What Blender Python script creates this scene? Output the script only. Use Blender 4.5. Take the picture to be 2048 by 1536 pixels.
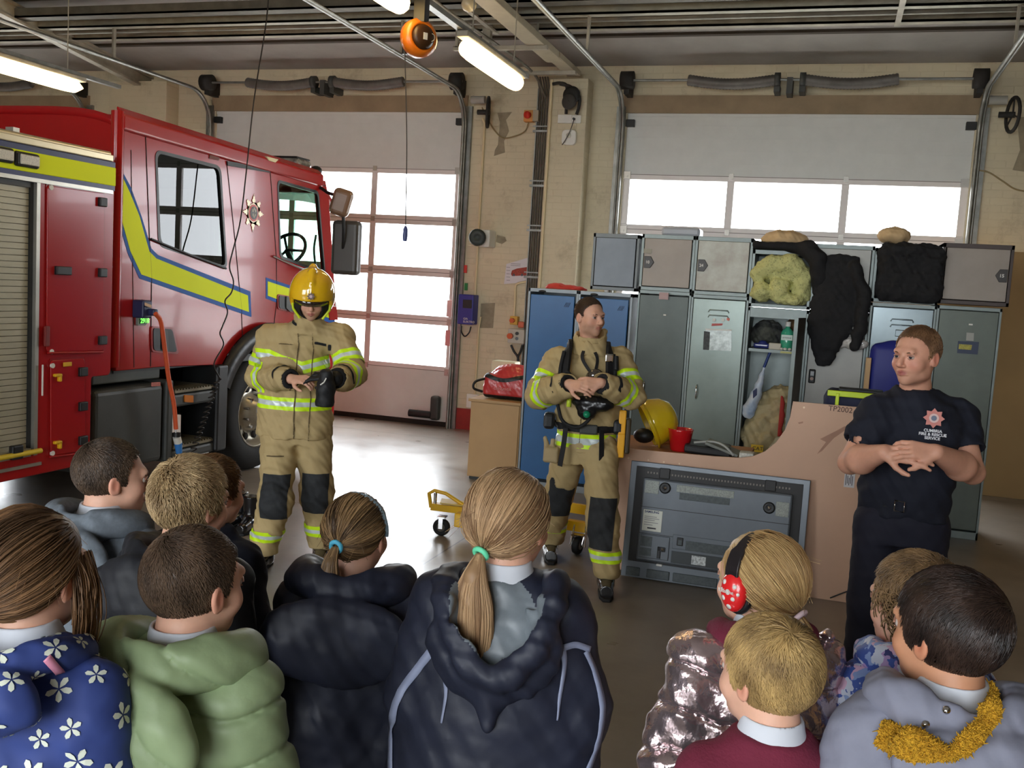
import bpy, bmesh, math, random
import numpy as np
from mathutils import Vector, Matrix
for o in list(bpy.data.objects): bpy.data.objects.remove(o)
SC = bpy.context.scene
COL = SC.collection
random.seed(7); RNG = np.random.default_rng(11)
PI = math.pi
# ------------------------------------------------------------ camera
F_PX, YAW, PITCH, ROLL, CAMH = 1970., -0.30717, 0.09954, 0.06044, 1.8
def cam_axes():
    cy, sy = math.cos(YAW), math.sin(YAW); cp, sp = math.cos(PITCH), math.sin(PITCH); cr, sr = math.cos(ROLL), math.sin(ROLL)
    f = np.array([sy, cy, 0.]); r = np.array([cy, -sy, 0.]); u = np.array([0, 0, 1.])
    f2 = f*cp - u*sp; u2 = u*cp + f*sp
    return r*cr + u2*sr, -r*sr + u2*cr, f2
CR, CU, CF = cam_axes()
cd = bpy.data.cameras.new('camera'); cam = bpy.data.objects.new('camera', cd); COL.objects.link(cam)
cd.sensor_width = 36; cd.lens = F_PX/2048*36; cd.clip_start = 0.05; cd.clip_end = 200
cam.matrix_world = Matrix(((CR[0], CU[0], -CF[0], 0), (CR[1], CU[1], -CF[1], 0), (CR[2], CU[2], -CF[2], CAMH), (0, 0, 0, 1)))
SC.camera = cam
# ------------------------------------------------------------ world and exposure
w = bpy.data.worlds.new('daylight'); SC.world = w; w.use_nodes = True
bg = w.node_tree.nodes['Background']; bg.inputs[0].default_value = (0.90, 0.95, 1.0, 1); bg.inputs[1].default_value = 9.0
SC.view_settings.view_transform = 'Standard'; SC.view_settings.look = 'None'
SC.view_settings.gamma = 1; SC.view_settings.use_curve_mapping = False
SC.view_settings.exposure = 0.6
def area(name, loc, rot, sx, sy, power, color=(1, 1, 1), portal=False):
    l = bpy.data.lights.new(name, 'AREA'); l.shape = 'RECTANGLE'; l.size = sx; l.size_y = sy; l.energy = power; l.color = color
    if portal: l.cycles.is_portal = True
    o = bpy.data.objects.new(name, l); COL.objects.link(o); o.location = loc; o.rotation_euler = rot
    return o
# window portals: the glazed rows of the two bay doors ahead and the three behind
for cx in (-6.15, -0.6): area('window_portal', (cx, 11.5, 1.9), (-PI/2, 0, 0), 3.5, 2.6, 1, portal=True)
for cx in (-6.15, -0.6): area('window_portal', (cx, -4.7, 2.2), (PI/2, 0, 0), 3.5, 3.2, 1, portal=True)
# ------------------------------------------------------------ pixel helper: a pixel of the 2048x1536 photograph -> a point on a plane
def ray(x, y): return CF + CR*(x-1024)/F_PX - CU*(y-768)/F_PX
def P(x, y, X=None, Y=None, Z=None):
    d = ray(x, y)
    if Y is not None: t = Y/d[1]
    elif X is not None: t = X/d[0]
    else: t = (Z-CAMH)/d[2]
    return d*t + np.array([0, 0, CAMH])
# ------------------------------------------------------------ materials
def srgb(c):
    if isinstance(c, str):
        c = [int(c[i:i+2], 16)/255 for i in (0, 2, 4)]
    elif max(c) > 1: c = [v/255 for v in c]
    return tuple(v/12.92 if v <= .04045 else ((v+.055)/1.055)**2.4 for v in c)
MATS = {}
def mat(name, c, rough=.6, metal=0, vary=0.0, vscale=6, bump=0, bscale=60, emit=None, es=0, spec=.5, coat=0, trans=0, c2=None, ior=1.45, sheen=0, alpha=1, attr=None, aniso=0):
    if name in MATS: return MATS[name]
    m = bpy.data.materials.new(name); MATS[name] = m; m.use_nodes = True
    nt = m.node_tree; N = nt.nodes; L = nt.links; b = N['Principled BSDF']
    c = srgb(c); b.inputs['Base Color'].default_value = (*c, 1)
    b.inputs['Roughness'].default_value = rough; b.inputs['Metallic'].default_value = metal
    b.inputs['Specular IOR Level'].default_value = spec; b.inputs['Coat Weight'].default_value = coat; b.inputs['Coat Roughness'].default_value = .04
    b.inputs['Transmission Weight'].default_value = trans; b.inputs['IOR'].default_value = ior
    b.inputs['Sheen Weight'].default_value = sheen; b.inputs['Alpha'].default_value = alpha
    if emit: b.inputs['Emission Color'].default_value = (*srgb(emit), 1); b.inputs['Emission Strength'].default_value = es
    tc = None
    if vary or bump or c2:
        tc = N.new('ShaderNodeTexCoord')
    if vary or c2:
        nz = N.new('ShaderNodeTexNoise'); nz.inputs['Scale'].default_value = vscale; nz.inputs['Detail'].default_value = 5; nz.inputs['Roughness'].default_value = .6
        L.new(tc.outputs['Object'], nz.inputs['Vector'])
        rp = N.new('ShaderNodeMapRange'); rp.inputs['From Min'].default_value = .33; rp.inputs['From Max'].default_value = .67
        L.new(nz.outputs['Fac'], rp.inputs['Value'])
        mx = N.new('ShaderNodeMix'); mx.data_type = 'RGBA'
        L.new(rp.outputs['Result'], mx.inputs['Factor'])
        d = srgb(c2) if c2 else tuple(v*(1-vary) for v in c)
        e = c if c2 else tuple(min(1, v*(1+vary)) for v in c)
        mx.inputs['A'].default_value = (*e, 1); mx.inputs['B'].default_value = (*d, 1)
        L.new(mx.outputs['Result'], b.inputs['Base Color'])
    if bump:
        n2 = N.new('ShaderNodeTexNoise'); n2.inputs['Scale'].default_value = bscale; n2.inputs['Detail'].default_value = 4
        L.new(tc.outputs['Object'], n2.inputs['Vector'])
        bp = N.new('ShaderNodeBump'); bp.inputs['Strength'].default_value = bump; bp.inputs['Distance'].default_value = .01
        L.new(n2.outputs['Fac'], bp.inputs['Height']); L.new(bp.outputs['Normal'], b.inputs['Normal'])
    return m
def glass(name, c=(1, 1, 1), rough=0, tint=1.0):
    if name in MATS: return MATS[name]
    m = bpy.data.materials.new(name); MATS[name] = m; m.use_nodes = True
    nt = m.node_tree; N = nt.nodes; L = nt.links; N.remove(N['Principled BSDF'])
    t = N.new('ShaderNodeBsdfTransparent'); t.inputs[0].default_value = (*[v*tint for v in srgb(c)], 1)
    g = N.new('ShaderNodeBsdfGlossy'); g.inputs['Roughness'].default_value = rough
    fr = N.new('ShaderNodeFresnel'); fr.inputs[0].default_value = 1.5
    ge = N.new('ShaderNodeNewGeometry'); iv = N.new('ShaderNodeMath'); iv.operation = 'SUBTRACT'; iv.inputs[0].default_value = 1; L.new(ge.outputs['Backfacing'], iv.inputs[1])
    ml = N.new('ShaderNodeMath'); ml.operation = 'MULTIPLY'; L.new(fr.outputs[0], ml.inputs[0]); L.new(iv.outputs[0], ml.inputs[1])
    mx = N.new('ShaderNodeMixShader'); L.new(ml.outputs[0], mx.inputs[0]); L.new(t.outputs[0], mx.inputs[1]); L.new(g.outputs[0], mx.inputs[2])
    L.new(mx.outputs[0], N['Material Output'].inputs[0]); return m
# ------------------------------------------------------------ object helpers
def tag(o, label=None, cat=None, group=None, kind=None):
    if label: o['label'] = label
    if cat: o['category'] = cat
    if group: o['group'] = group
    if kind: o['kind'] = kind
    return o
def thing(name, label, cat, loc=(0, 0, 0), group=None):
    o = bpy.data.objects.new(name, None); COL.objects.link(o); o.location = loc; o.empty_display_size = .1
    return tag(o, label, cat, group)
def link(name, me, parent=None):
    o = bpy.data.objects.new(name, me); COL.objects.link(o)
    if parent is not None:
        o.parent = parent
        # geometry is written in world coordinates: shift it into the parent's frame
        w_ = Vector((0, 0, 0)); p = parent
        while p is not None: w_ += p.location; p = p.parent
        o.location = -w_ if w_.length > 0 else (0, 0, 0)
        if w_.length > 0:
            me.transform(Matrix.Translation(-w_)); o.location = (0, 0, 0)
    return o
def np_mesh(name, V, Fc, mats, mi=None, smooth=True, attrs=None):
    me = bpy.data.meshes.new(name)
    V = np.asarray(V, dtype=np.float32); Fc = np.asarray(Fc, dtype=np.int32)
    k = Fc.shape[1]
    me.vertices.add(len(V)); me.vertices.foreach_set('co', V.ravel())
    me.loops.add(Fc.size); me.loops.foreach_set('vertex_index', Fc.ravel())
    me.polygons.add(len(Fc)); me.polygons.foreach_set('loop_start', np.arange(len(Fc), dtype=np.int32)*k)
    for m in (mats if isinstance(mats, (list, tuple)) else [mats]): me.materials.append(m)
    if mi is not None: me.polygons.foreach_set('material_index', np.asarray(mi, dtype=np.int32))
    if attrs:
        for an, av in attrs.items():
            a = me.attributes.new(an, 'FLOAT', 'POINT'); a.data.foreach_set('value', np.asarray(av, dtype=np.float32))
    me.update(calc_edges=True)
    if smooth: me.polygons.foreach_set('use_smooth', np.ones(len(Fc), dtype=bool))
    return me
class MB:
    """collects shapes into one mesh"""
    def __init__(s): s.v = []; s.f = []; s.m = []; s.sm = []
    def add(s, V, Fs, mi=0, smooth=False):
        o = len(s.v); s.v += [tuple(map(float, q)) for q in V]
        for f in Fs: s.f.append(tuple(i+o for i in f)); s.m.append(mi); s.sm.append(smooth)
        return s
    def box(s, a, b, mi=0):
        x0, y0, z0 = a; x1, y1, z1 = b
        V = [(x, y, z) for x in (x0, x1) for y in (y0, y1) for z in (z0, z1)]
        return s.add(V, [(0, 1, 3, 2), (4, 6, 7, 5), (0, 4, 5, 1), (2, 3, 7, 6), (0, 2, 6, 4), (1, 5, 7, 3)], mi)
    def obox(s, c, size, U=(1, 0, 0), W=(0, 0, 1), mi=0):
        U = np.array(U, float); U /= np.linalg.norm(U); W = np.array(W, float); W -= U*(W@U); W /= np.linalg.norm(W); Vv = np.cross(W, U)
        c = np.array(c, float); hx, hy, hz = [q/2 for q in size]
        V = [c+U*x+Vv*y+W*z for x in (-hx, hx) for y in (-hy, hy) for z in (-hz, hz)]
        return s.add(V, [(0, 1, 3, 2), (4, 6, 7, 5), (0, 4, 5, 1), (2, 3, 7, 6), (0, 2, 6, 4), (1, 5, 7, 3)], mi)
    def tube(s, pts, r, n=8, mi=0, caps=True, closed=False):
        pts = [np.array(p, float) for p in pts]; k = len(pts)
        rs = r if hasattr(r, '__len__') else [r]*k
        V = []; up = None
        for i, p in enumerate(pts):
            a = pts[(i-1) % k] if (i > 0 or closed) else p; b = pts[(i+1) % k] if (i < k-1 or closed) else p
            t = b-a; t = t/(np.linalg.norm(t)+1e-12)
            if up is None:
                up = np.array([0, 0, 1.]) if abs(t[2]) < .9 else np.array([1., 0, 0])
            u = up - t*(up@t); nu = np.linalg.norm(u)
            if nu < 1e-6: u = np.cross(t, [1, 0, 0]); nu = np.linalg.norm(u)
            u /= nu; up = u; w_ = np.cross(t, u)
            for j in range(n):
                an = 2*PI*j/n; V.append(p+(u*math.cos(an)+w_*math.sin(an))*rs[i])
        Fs = [(i*n+j, i*n+(j+1) % n, ((i+1) % k)*n+(j+1) % n, ((i+1) % k)*n+j) for i in range(k if closed else k-1) for j in range(n)]
        s.add(V, Fs, mi, True)
        if caps and not closed: s.add(V[:n], [tuple(range(n))[::-1]], mi); s.add(V[-n:], [tuple(range(n))], mi)
        return s
    def cyl(s, a, b, r, n=20, mi=0, r2=None): return s.tube([a, b], [r, r if r2 is None else r2], n, mi)
    def lathe(s, c, axis, prof, n=24, mi=0, smooth=True):
        """prof = [(radius, height along axis)]"""
        ax = np.array(axis, float); ax /= np.linalg.norm(ax); t = np.array([1, 0, 0]) if abs(ax[0]) < .9 else np.array([0, 0, 1.])
        u = t-ax*(t@ax); u /= np.linalg.norm(u); w_ = np.cross(ax, u); c = np.array(c, float)
        V = [c+ax*h+(u*math.cos(2*PI*j/n)+w_*math.sin(2*PI*j/n))*r for r, h in prof for j in range(n)]
        Fs = [(i*n+j, i*n+(j+1) % n, (i+1)*n+(j+1) % n, (i+1)*n+j) for i in range(len(prof)-1) for j in range(n)]
        return s.add(V, Fs, mi, smooth)
    def prism(s, poly, d, mi=0, dirv=None):
        """closed polygon of 3D points swept along vector d"""
        k = len(poly); poly = [np.array(p, float) for p in poly]; d = np.array(d, float)
        V = poly+[p+d for p in poly]
        return s.add(V, [tuple(range(k))[::-1], tuple(range(k, 2*k))]+[(i, (i+1) % k, k+(i+1) % k, k+i) for i in range(k)], mi)
    def mesh(s, name, mats):
        me = bpy.data.meshes.new(name); me.from_pydata(s.v, [], s.f)
        for m in (mats if isinstance(mats, (list, tuple)) else [mats]): me.materials.append(m)
        me.polygons.foreach_set('material_index', s.m); me.polygons.foreach_set('use_smooth', s.sm)
        bm = bmesh.new(); bm.from_mesh(me); bmesh.ops.recalc_face_normals(bm, faces=bm.faces); bm.to_mesh(me); bm.free()
        me.update(); return me
    def build(s, name, mats, parent=None, bevel=0, seg=2, weld=False):
        o = link(name, s.mesh(name, mats), parent)
        if weld:
            q = o.modifiers.new('weld', 'WELD'); q.merge_threshold = .0001
        if bevel:
            q = o.modifiers.new('bevel', 'BEVEL'); q.width = bevel; q.segments = seg; q.limit_method = 'ANGLE'; q.angle_limit = .6; q.harden_normals = False
        return o
def plate(name, outline, holes, org, U, V, th, mats, parent=None, bevel=0.0):
    """flat sheet with holes: outline/holes in (u,v) coordinates, thickness th along -(U x V)"""
    cu = bpy.data.curves.new(name, 'CURVE'); cu.dimensions = '2D'; cu.fill_mode = 'BOTH'; cu.extrude = max(th/2-bevel, .0005); cu.bevel_depth = bevel; cu.bevel_resolution = 1
    for pl in [outline]+list(holes):
        sp = cu.splines.new('POLY'); sp.points.add(len(pl)-1); sp.use_cyclic_u = True
        for i, (a, b) in enumerate(pl): sp.points[i].co = (a, b, 0, 1)
    t = bpy.data.objects.new('tmp', cu); COL.objects.link(t)
    dg = bpy.context.evaluated_depsgraph_get(); me = bpy.data.meshes.new_from_object(t.evaluated_get(dg))
    bpy.data.objects.remove(t); bpy.data.curves.remove(cu)
    U = Vector(U).normalized(); V = Vector(V).normalized(); Nn = U.cross(V); o = Vector(org)-Nn*(th/2)
    me.transform(Matrix(((U.x, V.x, Nn.x, o.x), (U.y, V.y, Nn.y, o.y), (U.z, V.z, Nn.z, o.z), (0, 0, 0, 1))))
    me.materials.clear()
    for m in (mats if isinstance(mats, (list, tuple)) else [mats]): me.materials.append(m)
    me.name = name
    return link(name, me, parent)
def text(name, body, org, U, V, size, m, parent=None, th=.001, align='LEFT', bold=0):
    cu = bpy.data.curves.new(name, 'FONT'); cu.body = body; cu.size = size; cu.extrude = th/2; cu.align_x = align; cu.offset = bold
    t = bpy.data.objects.new('tmp', cu); COL.objects.link(t)
    dg = bpy.context.evaluated_depsgraph_get(); me = bpy.data.meshes.new_from_object(t.evaluated_get(dg))
    bpy.data.objects.remove(t); bpy.data.curves.remove(cu)
    U = Vector(U).normalized(); V = Vector(V); V = (V-U*V.dot(U)).normalized(); Nn = U.cross(V); o = Vector(org)
    me.transform(Matrix(((U.x, V.x, Nn.x, o.x), (U.y, V.y, Nn.y, o.y), (U.z, V.z, Nn.z, o.z), (0, 0, 0, 1))))
    me.materials.clear(); me.materials.append(m); me.name = name
    return link(name, me, parent)
def rpoly(pts, r, n=5):
    """round the corners of a 2D polygon"""
    out = []; k = len(pts)
    for i in range(k):
        p = np.array(pts[i], float); a = np.array(pts[i-1], float)-p; b = np.array(pts[(i+1) % k], float)-p
        la, lb = np.linalg.norm(a), np.linalg.norm(b); q = min(r, la*.45, lb*.45)
        p0 = p+a/la*q; p1 = p+b/lb*q
        for j in range(n+1):
            t = j/n; out.append(tuple(p0*(1-t)**2+2*p*t*(1-t)+p1*t*t))
    return out
def rect(a, b, c, d): return [(a, b), (c, b), (c, d), (a, d)]
def spline(pts, n=8):
    """Catmull-Rom through points"""
    pts = [np.array(p, float) for p in pts]; Q = [2*pts[0]-pts[1]]+pts+[2*pts[-1]-pts[-2]]; out = []
    for i in range(1, len(Q)-2):
        for j in range(n):
            t = j/n; a, b, c, d = Q[i-1:i+3]
            out.append(.5*((2*b)+(c-a)*t+(2*a-5*b+4*c-d)*t*t+(3*b-a-3*c+d)*t**3))
    out.append(pts[-1]); return out
def blob(c, rad, n=16, m=10, jit=0, seed=0):
    """rounded lump as verts/faces"""
    rg = random.Random(seed); V = []; Fs = []
    for i in range(m+1):
        th = PI*i/m
        for j in range(n):
            ph = 2*PI*j/n; k = 1+jit*math.sin(3*ph+seed+2*th)*math.sin(2*th+seed)+jit*.6*math.sin(7*ph+5*th+seed)
            V.append((c[0]+rad[0]*k*math.sin(th)*math.cos(ph), c[1]+rad[1]*k*math.sin(th)*math.sin(ph), c[2]+rad[2]*k*math.cos(th)))
    for i in range(m):
        for j in range(n): Fs.append((i*n+j, (i+1)*n+j, (i+1)*n+(j+1) % n, i*n+(j+1) % n))
    return V, Fs
# shared materials
M_red = mat('truck_red', (166, 28, 28), .2, coat=.15, spec=.45)
M_dkred = mat('truck_red_panel', (142, 20, 20), .25, coat=.2)
M_black = mat('black_plastic', (28, 29, 30), .45, vary=.2)
M_dgrey = mat('dark_grey_plastic', (62, 64, 62), .5, vary=.12, vscale=4, bump=.05)
M_rub = mat('rubber', (24, 24, 25), .75, vary=.25)
M_alu = mat('brushed_aluminium', (190, 186, 175), .35, .8, vary=.1)
M_steel = mat('galvanised_steel', (135, 135, 130), .42, .7, vary=.2, vscale=9)
M_chrome = mat('chrome', (220, 220, 222), .08, 1)
M_white = mat('white_plastic', (225, 223, 215), .45, vary=.06)
M_yel = mat('signal_yellow', (234, 250, 24), .5, spec=.12)
M_blue = mat('livery_blue', (28, 92, 180), .45, spec=.15)
M_gold = mat('yellow_paint', (226, 176, 26), .35, vary=.1)
# ============================================================ SOFT SHAPES: signed-distance fields turned into one continuous mesh
def nrm(v): v = np.array(v, float); return v/(np.linalg.norm(v)+1e-12)
def folds(Pn, f=18., seed=0, amp=.006):
    """cloth folds: warped sine bands"""
    f = f*2.9; s = seed*1.7; x, y, z = Pn[..., 0], Pn[..., 1], Pn[..., 2]*.62
    wx = np.sin(y*f*.23+s)+.6*np.sin(z*f*.17+2*s); wy = np.sin(z*f*.21+1.3*s)+.6*np.sin(x*f*.19+s)
    a = np.sin(x*f*.62+wy*1.6+s)*np.sin(z*f*.8+wx*1.8)+.5*np.sin(z*f*1.7+wx*2.2+y*f*.9+s)
    b = np.sin((x+z)*f*2.3+wy*2.+s)*.28
    return amp*(a+b)*.6
class SDF:
    def __init__(s, lo, hi, h):
        s.h = h; s.lo = np.array(lo, float); n = np.ceil((np.array(hi)-s.lo)/h).astype(int)+1
        s.n = n; s.D = np.full(n, 1.0, np.float32)
        s.ax = [s.lo[i]+h*np.arange(n[i]) for i in range(3)]
    def box(s, lo, hi, pad):
        a = np.clip(np.floor((np.array(lo)-pad-s.lo)/s.h).astype(int), 0, s.n-1); b = np.clip(np.ceil((np.array(hi)+pad-s.lo)/s.h).astype(int)+1, 1, s.n)
        sl = tuple(slice(a[i], b[i]) for i in range(3))
        g = np.stack(np.meshgrid(*[s.ax[i][sl[i]] for i in range(3)], indexing='ij'), -1).astype(np.float32)
        return sl, g
    def comb(s, sl, d, k, op='add'):
        D = s.D[sl]
        if op == 'sub': d = -d; D2 = -D; 
        else: D2 = D
        if op == 'sub':
            # max(D, -d)
            if k > 0:
                h_ = np.clip(.5+.5*(D2-(-d))/k*1.0, 0, 1) if False else None
                a, b = -D, -d   # smooth min of negatives, negated
                m = np.maximum(k-np.abs(a-b), 0)/k; r = np.minimum(a, b)-m*m*k*.25; s.D[sl] = -r
            else: s.D[sl] = np.maximum(D, d)
        else:
            if k > 0:
                m = np.maximum(k-np.abs(D-d), 0)/k; s.D[sl] = np.minimum(D, d)-m*m*k*.25
            else: s.D[sl] = np.minimum(D, d)
    def cap(s, a, b, ra, rb=None, k=.01, op='add'):
        rb = ra if rb is None else rb; a = np.array(a, float); b = np.array(b, float); R_ = max(ra, rb)
        sl, g = s.box(np.minimum(a, b)-R_, np.maximum(a, b)+R_, k+3*s.h)
        if g.size == 0: return s
        ab = b-a; t = np.clip(((g-a)@ab)/max(ab@ab, 1e-12), 0, 1)
        d = np.linalg.norm(g-(a+t[..., None]*ab), axis=-1)-(ra+(rb-ra)*t); s.comb(sl, d, k, op); return s
    def chain(s, pts, rs, k=.01, op='add'):
        for i in range(len(pts)-1): s.cap(pts[i], pts[i+1], rs[i], rs[i+1], k, op)
        return s
    def ell(s, c, r, M=None, k=.01, op='add'):
        """ellipsoid; rows of M are its local axes"""
        c = np.array(c, float); r = np.array(r, float); M = np.eye(3) if M is None else np.array(M)
        ext = np.sqrt(((M*r[:, None])**2).sum(0))
        sl, g = s.box(c-ext, c+ext, k+3*s.h)
        if g.size == 0: return s
        q = (g-c)@M.T; k0 = np.linalg.norm(q/r, axis=-1); k1 = np.linalg.norm(q/(r*r), axis=-1)
        s.comb(sl, (k0*(k0-1)/np.maximum(k1, 1e-6)).astype(np.float32), k, op); return s
    def rbox(s, c, hs, M=None, rad=.01, k=.01, op='add'):
        c = np.array(c, float); hs = np.array(hs, float); M = np.eye(3) if M is None else np.array(M); ext = (np.abs(M)*hs[:, None]).sum(0)
        sl, g = s.box(c-ext, c+ext, k+3*s.h)
        if g.size == 0: return s
        q = np.abs((g-c)@M.T)-(hs-rad); d = np.linalg.norm(np.maximum(q, 0), axis=-1)+np.minimum(q.max(-1), 0)-rad; s.comb(sl, d, k, op); return s
    def loft(s, O, U, V, W, secs, k=.02, op='add', pw=2.0):
        """secs: (h, centre u, centre v, half width, half depth) along W"""
        O = np.array(O, float); U, V, W = nrm(U), nrm(V), nrm(W); secs = sorted(secs); hh = [q[0] for q in secs]
        cs = []
        for q in secs:
            for su in (-1, 1):
                for sv in (-1, 1): cs.append(O+W*q[0]+U*(q[1]+su*q[3])+V*(q[2]+sv*q[4]))
        cs = np.array(cs); sl, g = s.box(cs.min(0)-.03, cs.max(0)+.03, k+3*s.h)
        if g.size == 0: return s
        q = g-O; h = q@W; u = q@U; v = q@V; hc = np.clip(h, hh[0], hh[-1])
        I = lambda i: np.interp(hc, hh, [c[i] for c in secs])
        # soften the interpolation
        u = u-I(1); v = v-I(2); a = I(3); b = I(4)
        kk = ((np.abs(u)/a)**pw+(np.abs(v)/b)**pw)**(1/pw); r = np.sqrt(u*u+v*v); rd = r*(1-1/np.maximum(kk, 1e-4)); rd = np.where(kk < 1e-3, -np.minimum(a, b), rd)
        rd = np.maximum(rd, -np.minimum(a, b)); dh = np.abs(h-hc)
        edge = np.minimum(np.abs(h-hh[0]), np.abs(h-hh[-1]))
        d = np.where(dh > 0, np.sqrt(np.maximum(rd, 0)**2+dh**2), np.maximum(rd, -edge)); s.comb(sl, d.astype(np.float32), k, op); return s
    def halfspace(s, p, n):
        """keep the side the normal points away from"""
        n = nrm(n); g = sum(np.reshape(s.ax[i], [-1 if j == i else 1 for j in range(3)])*n[i] for i in range(3))-np.array(p)@n
        s.D = np.maximum(s.D, g.astype(np.float32)); return s
    def disp(s, fn, band=.03):
        idx = np.nonzero(np.abs(s.D) < band)
        if len(idx[0]) == 0: return s
        Pn = np.stack([s.ax[i][idx[i]] for i in range(3)], -1); s.D[idx] += fn(Pn).astype(np.float32); return s
    def mesh(s, smooth=1):
        D = s.D; D[0] = D[-1] = 1; D[:, 0] = D[:, -1] = 1; D[:, :, 0] = D[:, :, -1] = 1
        I = D < 0; n = np.array(D.shape)
        c = np.zeros(n-1, np.int8)
        for i in (0, 1):
            for j in (0, 1):
                for k in (0, 1): c += I[i:n[0]-1+i, j:n[1]-1+j, k:n[2]-1+k]
        cell = np.argwhere((c > 0) & (c < 8)); vid = np.full(n-1, -1, np.int32); vid[tuple(cell.T)] = np.arange(len(cell))
        acc = np.zeros((len(cell), 3)); cnt = np.zeros(len(cell))
        corner = np.array([(i, j, k) for i in (0, 1) for j in (0, 1) for k in (0, 1)])
        val = np.stack([D[tuple((cell+o).T)] for o in corner], 1)
        for a in range(8):
            for b in range(a+1, 8):
                if np.abs(corner[a]-corner[b]).sum() != 1: continue
                va, vb = val[:, a], val[:, b]; m = (va < 0) != (vb < 0); t = np.where(m, va/np.where(m, va-vb, 1), 0)
                p = corner[a]+t[:, None]*(corner[b]-corner[a]); acc += p*m[:, None]; cnt += m
        V = (cell+acc/cnt[:, None])*s.h+s.lo
        quads = []
        for ax in range(3):
            o = [0, 0, 0]; o[ax] = 1; sl0 = tuple(slice(1 if i != ax else 0, n[i]-1) for i in range(3)); sl1 = tuple(slice(1 if i != ax else 1, n[i]-1 if i != ax else n[i]) for i in range(3))
            A = I[sl0]; B = I[sl1]; e = np.argwhere(A != B)
            base = e+np.array([1 if i != ax else 0 for i in range(3)]); b1, b2 = [i for i in range(3) if i != ax]
            d1 = np.zeros(3, int); d1[b1] = 1; d2 = np.zeros(3, int); d2[b2] = 1
            q = np.stack([vid[tuple((base-d1-d2).T)], vid[tuple((base-d2).T)], vid[tuple(base.T)], vid[tuple((base-d1).T)]], 1)
            fl = A[tuple(e.T)] == (ax == 1); q[fl] = q[fl][:, ::-1]; quads.append(q)
        Q = np.concatenate(quads); Q = Q[(Q >= 0).all(1)]
        for _ in range(smooth):
            S = np.zeros_like(V); C = np.zeros(len(V))
            for a, b in ((0, 1), (1, 2), (2, 3), (3, 0)):
                for p, q in ((a, b), (b, a)):
                    for d in range(3): S[:, d] += np.bincount(Q[:, p], V[Q[:, q], d], len(V))
                    C += np.bincount(Q[:, p], minlength=len(V))
            V = V*.4+.6*S/np.maximum(C, 1)[:, None]
        return V, Q
def sobj(s, name, m, parent, smooth=1, attrs=None, mi=None):
    V, Q = s.mesh(smooth); at = {k: f(V) for k, f in attrs.items()} if attrs else None
    mm = mi(V[Q].mean(1)) if mi else None
    o = link(name, np_mesh(name, V, Q, m, mm, True, at), parent); return o
def vnormals(V, Q):
    N_ = np.cross(V[Q[:, 2]]-V[Q[:, 0]], V[Q[:, 3]]-V[Q[:, 1]]) if Q.shape[1] == 4 else np.cross(V[Q[:, 1]]-V[Q[:, 0]], V[Q[:, 2]]-V[Q[:, 0]])
    out = np.zeros_like(V)
    for j in range(Q.shape[1]):
        for d in range(3): out[:, d] += np.bincount(Q[:, j], N_[:, d], len(V))
    return out/(np.linalg.norm(out, axis=1)[:, None]+1e-12)
def clip_tris(T, S, lo, hi):
    """T: (n,3,3) triangles, S: (n,3) scalars -> triangles with lo<=S<=hi"""
    out = []
    for sgn, lim in ((1, lo), (-1, -hi)):
        if out: T, S = np.array([o[0] for o in out]), np.array([o[1] for o in out]); out = []
        if len(T) == 0: return T, S
        A = S*sgn-lim; ok = (A >= 0).all(1); no = (A < 0).all(1)
        out = [(T[i], S[i]) for i in np.nonzero(ok)[0]]
        for i in np.nonzero(~ok & ~no)[0]:
            pl = []
            for j in range(3):
                a, b = A[i, j], A[i, (j+1) % 3]; pa, pb = T[i, j], T[i, (j+1) % 3]; sa, sb = S[i, j], S[i, (j+1) % 3]
                if a >= 0: pl.append((pa, sa))
                if (a >= 0) != (b >= 0): t = a/(a-b); pl.append((pa+(pb-pa)*t, sa+(sb-sa)*t))
            for j in range(1, len(pl)-1): out.append((np.array([pl[0][0], pl[j][0], pl[j+1][0]]), np.array([pl[0][1], pl[j][1], pl[j+1][1]])))
        if not out: return np.zeros((0, 3, 3)), np.zeros((0, 3))
    return np.array([o[0] for o in out]), np.array([o[1] for o in out])
def band(o, name, fn, bands, mats, parent, off=.002, mask=None, frame=None):
    """strip lifted off a garment mesh where lo<=fn<=hi; bands = [(lo, hi, material index)]"""
    me = o.data; n = len(me.vertices); V = np.empty(n*3, np.float32); me.vertices.foreach_get('co', V); V = V.reshape(-1, 3).astype(float)
    w_ = np.zeros(3); p = o.parent
    while p is not None: w_ += np.array(p.location); p = p.parent
    V += w_
    k = len(me.polygons[0].vertices); Q = np.empty(len(me.polygons)*k, np.int32); me.polygons.foreach_get('vertices', Q); Q = Q.reshape(-1, k)
    N_ = vnormals(V, Q); Vo = V+N_*off; T3 = np.concatenate([Q[:, [0, 1, 2]], Q[:, [0, 2, 3]]]) if k == 4 else Q
    S = fn(V); S3 = S[T3]; lo, hi = min(b[0] for b in bands), max(b[1] for b in bands)
    keep = (S3.max(1) > lo) & (S3.min(1) < hi)
    if mask is not None: keep &= mask(V, N_)[T3].all(1)
    T3 = T3[keep]; S3 = S3[keep]; allT = []; mi = []
    for b in bands:
        T_, _ = clip_tris(Vo[T3], S3, b[0], b[1]); allT.append(T_.reshape(-1, 3)); mi += [b[2]]*len(T_)
    Vv = np.concatenate(allT)
    if len(Vv) == 0: return None
    key = np.round(Vv*20000).astype(np.int64); _, idx, inv = np.unique(key, axis=0, return_index=True, return_inverse=True); inv = inv.reshape(-1)
    me2 = np_mesh(name, Vv[idx], inv.reshape(-1, 3), mats, mi, True); return link(name, me2, parent)
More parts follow.
